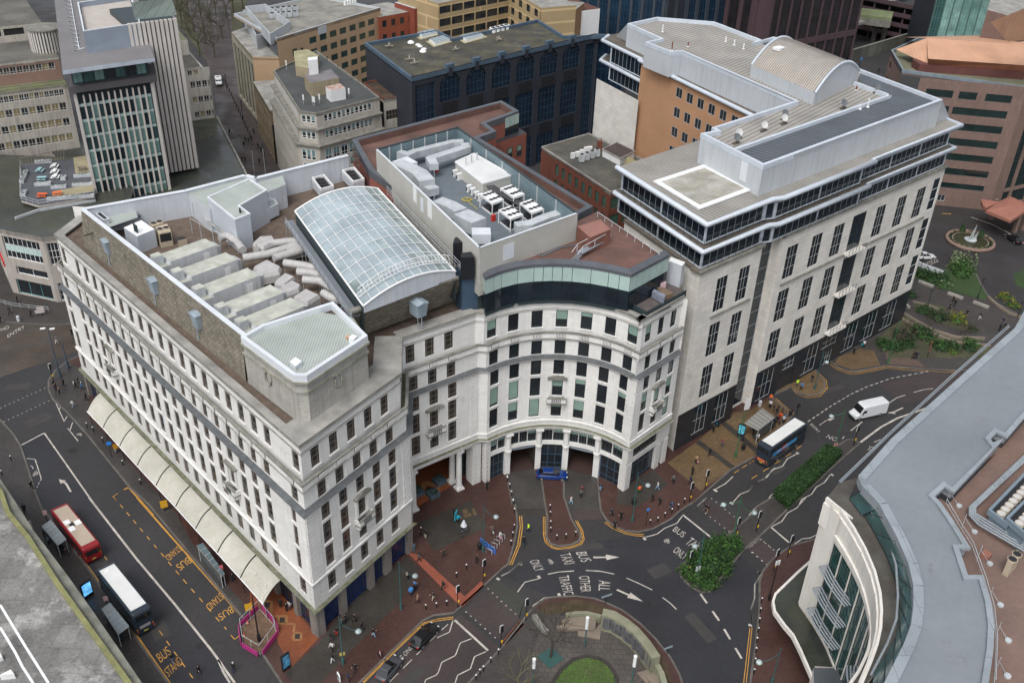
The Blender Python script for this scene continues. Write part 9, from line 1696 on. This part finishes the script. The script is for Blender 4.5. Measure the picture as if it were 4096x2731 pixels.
mb=MB();N_=32;mb.tube([fc+Vector((math.cos(6.2832*i/N_)*Rf,math.sin(6.2832*i/N_)*Rf,.3))for i in range(N_+1)],.45,mat('pink_kerb',(.22,.15,.12),.8),6);mb.build('kerb',ft_);mb=MB();mb.cyl(fc,Rf*.8,0,.45,M_STEP,28);mb.cyl(fc,Rf*.74,.45,.5,mat('murky_water',(.05,.05,.025),.3,.3,.8,col2=(.02,.025,.015),mix=.8),28);mb.build('basin',ft_)
mb=MB();[leafball(mb,fc+Vector((math.cos(i*.3)*Rf*.9,math.sin(i*.3)*Rf*.9,.5)),.55,40,[G2,G3],.8,.14,i)for i in range(21)];mb.build('hedge_ring',ft_)
mb=MB();ms=flat('sail_metal',(.35,.38,.37),.4);[mb.poly([fc+Vector((x-.6,y,.5)),fc+Vector((x+.6,y+.2,.5)),fc+Vector((x+.5,y,h))],ms)for x,y,h in((0,0,4.6),(.9,.2,2.6),(-.3,-.6,2.2))];mb.cyl(fc,1.4,.45,.7,M_GALV,12);mb.build('sails',ft_)
for x,y,l in((1803,560,'left clipped cone bush on the roundabout'),(1967,605,'right clipped cone bush on the roundabout')):p=g(8,x,y,.3);r=thing('cone_bush',l,'bush',p,'clipped cone bushes');mb=MB();mb.cyl(p,.8,.3,2.2,G3,8,.1);leafball(mb,p+Z*.3,.8,120,[G2,G3],2.1,.15,x);mb.build('foliage',r)
for pts,l in(([(1420,810),(1500,845),(1650,900)],'low white-capped brick wall by the white car'),):arcwall('low_wall',l,'wall',8,pts,.4,0,1.1,M_COPING,None)
for pts,l in(([(1440,975),(1565,1022)],'long stone bench left of the lawn'),([(1690,1075),(1815,1122)],'long stone bench below the lawn'),([(1905,1150),(2035,1198)],'long stone bench by the right-hand bed'),([(1330,1175),(1360,1200)],'short white stone block by the granite base')):arcwall('stone_bench',l,'bench',8,pts,.6,.12,.6,mat('pale_stone_bench',(.30,.28,.25),.8),None,'stone benches')
arcwall('low_wall','long curved pale kerb wall below the oval bed','wall',8,[(1300,1240),(1400,1300),(1560,1390),(1760,1450),(2000,1460)],.35,.1,.7,M_STEP);arcwall('low_wall','second curved kerb wall at the foot of the sloping bed','wall',8,[(1290,1290),(1500,1400),(1750,1490),(2050,1520)],.35,.1,.6,M_STEP);arcwall('low_wall','curved kerb wall round the yellow right-hand bed','wall',8,[(2030,1110),(2100,1175),(2200,1240),(2331,1290)],.35,.1,.6,M_STEP);arcwall('low_wall','curved kerb wall along the upper side of the oval bed','wall',8,[(1390,1150),(1520,1180),(1640,1230)],.3,.1,.5,M_STEP)
for i in range(4):c=g(14,780+i*35,920-i*30,0)
def skinned(pose):
 """one continuous figure grown from a jointed skeleton; x is forward"""
 v=[];e=[];r=[]
 def add(p,rad,par=None):v.append(p);r.append(rad);i=len(v)-1;e.append((par,i))if par is not None else None;return i
 pel=add((0,0,.95),.165);ab=add((.0+pose['lean']*.3,0,1.12),.16,pel);ch=add((pose['lean']*.7,0,1.33),.185,ab);nk=add((pose['lean'],0,1.50),.06,ch);hd=add((pose['lean']+.02,0,1.60),.09,nk);add((pose['lean']+.02,0,1.70),.085,hd);add((pose['lean']+.115,0,1.60),.018,hd)
 for s,(kx,kz,fx,fz)in((-1,pose['l']),(1,pose['r'])):
  hp=add((0,s*.10,.88),.12,pel);kn=add((kx,s*.10,kz),.085,hp);an=add((fx,s*.10,fz+.09),.055,kn);add((fx+.15,s*.11,fz+.04),.04,an)
 for s,(ex,ez,hx,hz_)in((-1,pose['la']),(1,pose['ra'])):
  sh_=add((pose['lean']*.8,s*.20,1.42),.085,ch);el=add((ex,s*.25,ez),.062,sh_);wr=add((hx,s*.25,hz_),.034,el);d=Vector((hx-ex,0,hz_-ez)).normalized();pm=add((hx+d.x*.07,s*.25,hz_+d.z*.07),.034,wr)
  for f in range(4):o=(f-1.5)*.022;L_=(.07,.085,.08,.06)[f];b=add((hx+d.x*(.07+L_*.6)+o,s*.25,hz_+d.z*(.07+L_*.6)),.011,pm);add((hx+d.x*(.07+L_)+o,s*.235,hz_+d.z*(.07+L_)),.009,b)
  add((hx+d.x*.08+.05,s*.235,hz_+d.z*.08),.011,pm)
 me=bpy.data.meshes.new('sk');me.from_pydata([Vector(p)for p in v],e,[]);ob=bpy.data.objects.new('sk',me);COL.objects.link(ob);me.update()
 import bmesh
 bm=bmesh.new();bm.from_mesh(me);ly=bm.verts.layers.skin.verify();bm.verts.ensure_lookup_table()
 for i,x in enumerate(r):bm.verts[i][ly].radius=(x,x*.85 if i in(1,2)else x);bm.verts[i][ly].use_root=(i==0)
 bm.to_mesh(me);bm.free();ob.modifiers.new('s','SKIN').use_smooth_shade=True
 sb_=ob.modifiers.new('b','SUBSURF');sb_.levels=1;sb_.render_levels=1
 bpy.context.view_layer.update();dg=bpy.context.evaluated_depsgraph_get();out=bpy.data.meshes.new_from_object(ob.evaluated_get(dg));bpy.data.objects.remove(ob)
 for nm in('body_top','body_legs','body_skin','body_shoes'):out.materials.append(MATS.get(nm)or mat(nm,(.2,.2,.2)))
 for p in out.polygons:
  c=p.center;p.use_smooth=True;low=min(pose['l'][3],pose['r'][3])
  hp_=pose['la' if c.y<0 else 'ra'];hand=abs(c.y)>.18 and(c-Vector((hp_[2]+.04,math.copysign(.25,c.y),hp_[3]-.04))).length<.12
  p.material_index=2 if c.z>1.5 or hand else 0 if c.z>.93 or abs(c.y)>.2 else 3 if c.z<.13 else 1
 return out
POSES=[dict(lean=.0,l=(.02,.5,0,0),r=(.02,.5,0,0),la=(0,1.15,.06,.92),ra=(0,1.15,.06,.92)),dict(lean=.04,l=(.16,.5,.28,.0),r=(-.02,.5,-.3,.06),la=(-.14,1.17,-.12,.94),ra=(.1,1.16,.28,1.0)),dict(lean=.05,l=(-.02,.5,-.3,.06),r=(.18,.52,.26,0),la=(.1,1.16,.3,1.02),ra=(-.14,1.17,-.14,.94)),dict(lean=.03,l=(.05,.5,.0,0),r=(.1,.5,.12,0),la=(.03,1.15,.26,1.18),ra=(.03,1.15,.26,1.2)),dict(lean=.3,l=(.38,.62,.1,.0),r=(.4,.58,.12,0),la=(.3,1.05,.5,.85),ra=(.3,1.05,.52,.8))]
PM=[skinned(p)for p in POSES]
CT=dict(k=(.010,.010,.012),n=(.012,.02,.05),g=(.08,.085,.09),w=(.5,.5,.5),b=(.06,.16,.35),lb=(.22,.36,.5),r=(.35,.02,.02),o=(.75,.13,.02),y=(.55,.85,.03),t=(.28,.18,.11),c=(.42,.36,.28),p=(.5,.2,.25),d=(.03,.03,.035),e=(.03,.07,.04),m=(.15,.05,.05),v=(.18,.22,.32),q=(.0,.35,.5))
NM=dict(k='black',n='navy',g='grey',w='white',b='blue',lb='pale blue',r='red',o='orange',y='yellow-green hi-vis',t='brown',c='cream',p='pink',d='charcoal',e='dark green',m='maroon',v='faded blue',q='turquoise')
def cm(c):return mat('cloth_'+NM[c].replace(' ','_').replace('-','_'),CT[c],.85,.1,3,fine=.08)
HAIR={h:flat('hair_'+h,c)for h,c in dict(k=(.012,.01,.008),b=(.06,.035,.02),w=(.5,.5,.5),r=(.3,.03,.03),o=(.2,.1,.04)).items()};SKIN=[flat('skin_light',(.48,.29,.21)),flat('skin_dark',(.16,.09,.06))]
def person(k,x,y,face,pose,top,legs,where,hair='k',bag=None,z=.12,skin=0,grp='people on the pavements'):
 p=g(k,x,y,z);me=PM[pose];o=bpy.data.objects.new('person',me);COL.objects.link(o);o.location=p;o.rotation_euler.z=math.radians(face);o.scale=(1,1,1.0+((x*7+y)%9-4)*.01)
 for i,m in enumerate((cm(top),cm(legs),SKIN[skin],M_BLKP)):o.material_slots[i].link='OBJECT';o.material_slots[i].material=m
 tag(o,'person in %s top and %s trousers %s'%(NM[top],NM[legs],where),'person',grp)
 ln=POSES[pose]['lean'];h=MB();h.dome((ln+.0,0,1.66),.118,HAIR[hair],1.05,8,3);h.build('hair',o)
 if bag:b=MB();bm_=flat('bag_'+bag,CT[bag]);(b.box((-.2,0,1.25),(.16,.3,.42),bm_)if pose!=3 else b.box((.1,.32,.62),(.12,.3,.34),bm_));one_=b;q=tag(one_.build('bag'),NM[bag]+' bag carried by the person '+where,'bag','bags carried by people');q.location=p;q.rotation_euler.z=math.radians(face)
A1_,A2_,A3_=50,230,-40
PPL=[(9,545,480,200,1,'k','k','near the tram square kerb'),(9,645,495,20,2,'k','k','in the group before the pub end wall','k','w'),(9,665,460,30,1,'d','k','behind the others at the pub end wall'),(9,703,510,200,2,'b','n','by the blue window with a pale hood','w'),(9,735,600,210,1,'k','k','next to the upper end of the awning'),(9,625,662,230,2,'w','v','alone on the wet pavement by the awning'),(9,485,115,250,1,'g','w','on the tracks'),(9,462,490,180,0,'k','k','at the upper end of the kerb group'),(9,482,512,190,3,'d','n','in the middle of the kerb group'),(9,508,540,180,0,'t','k','at the lower end of the kerb group'),(9,275,1345,130,2,'k','k','walking on the left pavement'),(13,215,130,130,1,'k','k','beside the cracked roof parapet'),(13,418,395,40,0,'lb','k','behind the upper grey shelter'),(13,385,350,40,0,'k','k','left of the blue-topped one at the shelter'),(13,520,450,50,0,'k','k','first of the queue beside the red bus'),(13,545,462,50,0,'k','n','second of the queue beside the red bus'),(13,572,500,140,1,'d','g','last in the queue beside the red bus'),(13,968,1150,50,0,'k','k','by the lower grey shelter'),(13,1470,1395,140,1,'k','v','crossing the road on the STAND lettering'),(13,1690,1490,330,2,'k','k','crossing the road at the bottom edge'),(13,1985,1475,100,1,'k','n','beside the white line at the bottom','w'),(13,1975,710,120,0,'k','n','between the glass shelter and the awning'),(5,85,1265,250,1,'k','k','on the tram square pavement'),(5,10,1340,250,2,'k','k','at the left edge of the tram square'),(5,268,1290,200,1,'d','k','in front of the corner shop'),(5,150,1165,200,0,'k','k','at the shop window'),(9,615,50,90,0,'k','k','half hidden at the building end'),(9,985,1035,60,0,'k','w','under the awning edge sign'),(13,1400,105,60,0,'w','g','under the awning midway','b'),(14,312,965,80,0,'k','k','beside the pub side window'),(14,335,950,60,3,'w','g','in the pub side doorway'),(14,262,930,90,0,'k','k','in the shade of the awning end'),(14,778,1080,210,0,'g','k','at the pub front talking'),(14,812,1060,210,3,'k','k','second at the pub front talking'),(14,884,1055,30,1,'k','k','right of the pair at the pub front'),(14,948,1125,330,2,'k','k','walking away from the pub front'),(14,1048,1175,350,1,'k','lb','striding in pale jeans'),(14,735,1165,250,0,'k','r','behind the teal lamp by the pub'),(14,700,1300,250,2,'w','k','with white top left of the lamp'),(14,690,1215,250,1,'k','d','just above the white-topped one'),(14,703,1395,250,1,'k','w','left of the yellow stickered lamp'),(14,893,1475,240,2,'k','k','on the red paving near the bottom edge'),(14,835,1560,30,3,'n','d','at the bottom edge with a trolley'),(14,1340,690,60,0,'k','k','outside the dark shopfront','k','c'),(14,1435,540,210,1,'g','k','on the red tactile strip','k','d'),(14,1645,500,200,2,'d','k','below the dark setts patch'),(14,1488,345,240,0,'k','c','right one of a pair by the building corner'),(14,1450,325,240,0,'k','k','left one of a pair by the building corner','w'),(14,1638,775,250,1,'k','k','on the tactile strip bend'),(14,1553,865,220,2,'d','c','on the red paving in cream trousers'),(14,1420,895,20,1,'t','k','beneath the motorbike','o'),(14,1920,555,210,0,'k','k','by the blue barrier','o'),(14,2058,308,210,3,'g','k','carrying a pale bag by the cycle stands','k','w'),(14,1728,165,50,0,'k','k','beside the stall in the setts patch'),(14,1765,215,320,1,'q','k','in bright turquoise on the setts patch'),(14,2110,360,30,4,'w','p','crouching at the cycle stands'),(10,2010,1352,240,0,'k','k','by the last pier of the passage'),(11,600,1475,320,2,'w','lb','walking towards the island in pale jeans','k','m'),(11,683,1420,70,3,'g','k','with a pushchair before the right driveway'),(11,690,1380,70,0,'m','k','behind the pushchair'),(11,862,1360,200,4,'n','lb','crouching by the right crescent pier'),(11,1335,1350,190,1,'w','lb','near the crescent corner'),(11,1178,1385,100,0,'o','e','behind the teal lamp at the crescent corner'),(11,1290,1455,220,1,'k','k','walking near the teal lamp','k'),(11,1350,1485,30,2,'k','k','right of the one near the teal lamp'),(11,1440,1525,210,1,'n','g','with a blue bag on the red paving','k','b'),(11,1465,1300,60,2,'g','k','at the edge of the buff paving'),(11,1612,1305,210,1,'n','k','lower one beside the signal on buff paving'),(11,1628,1230,210,0,'k','k','upper one beside the signal on buff paving'),(11,1660,1130,240,3,'t','k','carrying a pink bag on the buff paving','b','p'),(11,1775,1068,240,1,'k','k','in mid buff paving','k'),(11,1880,985,240,0,'m','g','in a long coat on the buff paving','o'),(11,1805,865,50,0,'k','k','against the granite windows'),(11,1845,825,50,3,'k','k','with a turquoise bag by the granite windows','k','q'),(11,2055,945,200,1,'n','k','below the shelter advert'),(11,2175,945,240,0,'w','k','in a white shirt left of the third bus'),(11,2290,610,240,0,'o','b','in an orange jacket by the granite corner'),(11,2285,660,240,0,'w','k','below the orange jacket'),(12,405,480,120,0,'y','g','in hi-vis at the garage entrance'),(12,440,508,230,1,'b','k','on the little kerbed island'),(12,530,440,230,0,'k','g','at the back of the little kerbed island'),(12,885,205,60,0,'k','k','at the granite doorway'),(12,968,150,60,3,'w','k','with a blue bag by the granite wall','k','q'),(12,1390,245,200,1,'k','k','left of a pair pulling a case','k','k'),(12,1415,245,200,2,'n','n','right of a pair pulling a case'),(15,240,290,200,1,'y','n','in hi-vis walking in the driveway mouth'),(15,945,155,200,1,'n','k','left one by the bollard curve'),(15,1025,185,240,2,'k','k','right one by the bollard curve'),(15,970,262,260,0,'k','k','on the kerb of the double yellow lines'),(15,1735,115,40,1,'k','g','left one on the red crossing'),(15,1755,128,40,2,'k','t','right one on the red crossing'),(8,1725,1170,200,1,'k','k','with a red hat on the garden path','r'),(8,1740,1200,200,2,'k','n','just below the red hat'),(8,1700,1225,220,1,'d','k','leftmost on the garden path'),(8,1840,1285,230,0,'k','k','in a long black coat on the garden path'),(8,1955,1310,210,1,'k','w','right part of the garden path'),(8,2145,1355,210,2,'n','g','near the grey roof edge on the path'),(8,2120,1410,210,0,'k','k','at the grey roof edge on the path'),(8,2160,1400,210,1,'k','k','beside the one at the roof edge'),(4,1090,620,40,1,'k','k','left one in the far street'),(4,1100,615,40,2,'d','k','middle one in the far street'),(4,1133,620,40,1,'k','g','right one in the far street'),(1,1947,1140,90,1,'k','k','alone in the paved street'),(1,2082,1205,90,1,'k','k','left of the group in the paved street'),(1,2108,1210,90,2,'d','k','middle of the group in the paved street'),(1,2130,1195,90,1,'k','n','right of the group in the paved street'),(1,2068,1248,90,2,'k','k','below the group in the paved street'),(1,2152,1135,90,0,'k','k','above the group in the paved street'),(1,2190,1265,90,1,'k','k','by the bollards in the paved street'),(1,2225,1250,90,2,'g','k','right by the bollards in the paved street'),(1,2055,1380,270,1,'k','k','left of the lower pair in the paved street'),(1,2080,1378,270,2,'k','k','right of the lower pair in the paved street'),(1,2200,1390,90,0,'k','n','between the pale poles'),(1,2215,1290,90,1,'n','k','beside the street bollards lower down')]
for t in PPL:
 person(*t[:8],hair=t[8]if len(t)>8 else 'k',bag=t[9]if len(t)>9 else None,skin=(t[1]*3+t[2])%3==0,z=.0 if t[0]==1 and True or(t[0]==13 and 1400<t[1]<2000 and t[2]>1300)or(t[0]==15 and t[1]<300)or(t[0]==15 and t[1]>1700)or(t[0]==4)else.12)
rnd=random.Random(11);cr8=[(175,640),(205,690),(228,720),(240,700),(150,845),(195,840),(205,800),(215,825),(245,770),(262,760),(270,740),(285,790),(300,775),(340,735),(355,725),(255,800),(30,890),(70,940),(230,790),(275,720)]
WH=['nearest the granite wall in the bus queue','second from the granite wall in the bus queue','third from the granite wall in the bus queue','fourth from the granite wall in the bus queue','at the left end of the shelter crowd','beside the left end of the shelter crowd','left of centre in the shelter crowd','front left in the shelter crowd','in the centre of the shelter crowd','right of centre in the shelter crowd','behind the centre of the shelter crowd','close to the bus side in the shelter crowd','against the bus side in the shelter crowd','at the bus front by the kerb','rightmost at the bus front','front centre in the shelter crowd','under the left part of the shelter','in the open left of the bus','beneath the shelter edge','at the back right of the shelter crowd']
for(x,y),wh,c_ in zip(cr8,WH,'kdkkkknkrokwbkkmkwkd'):person(12,x,y,rnd.choice((40,130,220,310)),rnd.choice((0,3,0)),c_,rnd.choice('kkndg'),wh,grp='people waiting at the shelter')
cyc('bicycle parked on the dark setts patch with a white umbrella',14,1815,300,.4);p=g(14,1812,285,.12);mb=MB();mb.cyl(p,.5,1.3,2.4,M_COPING,8,.04);mb.tube([p,p+Z*2.4],.03,M_FRM,4);one('umbrella',mb,'half-closed pale umbrella over the bicycle','umbrella')
cyc('motorbike with a blue box parked outside the dark shopfront',14,1388,800,1.1,moto=True);p=g(14,1402,765,.2);person(14,1395,775,60,3,'b','k','beside the motorbike with the blue box')
cyc('bicycle ridden in the driveway mouth',15,200,405,1.6,0.01);person(15,200,395,90,3,'k','k','on the bicycle in a blue helmet',z=.25)
p=g(14,1745,190,.12);mb=MB();mb.box(p+Z*.9,(.9,.08,1.6),flat('turquoise_board',(.05,.4,.5)),70);mb.box(p+Z*.1,(.9,.6,.1),M_BLKP,70);one('banner_stand',mb,'turquoise and white banner stand on the setts patch','banner')
bpy.data.objects.remove(bpy.data.objects['sk'])if 'sk' in bpy.data.objects else None
MBD.finish(100)
for o in bpy.data.objects:
 if o.get('_w')is not None:del o['_w']
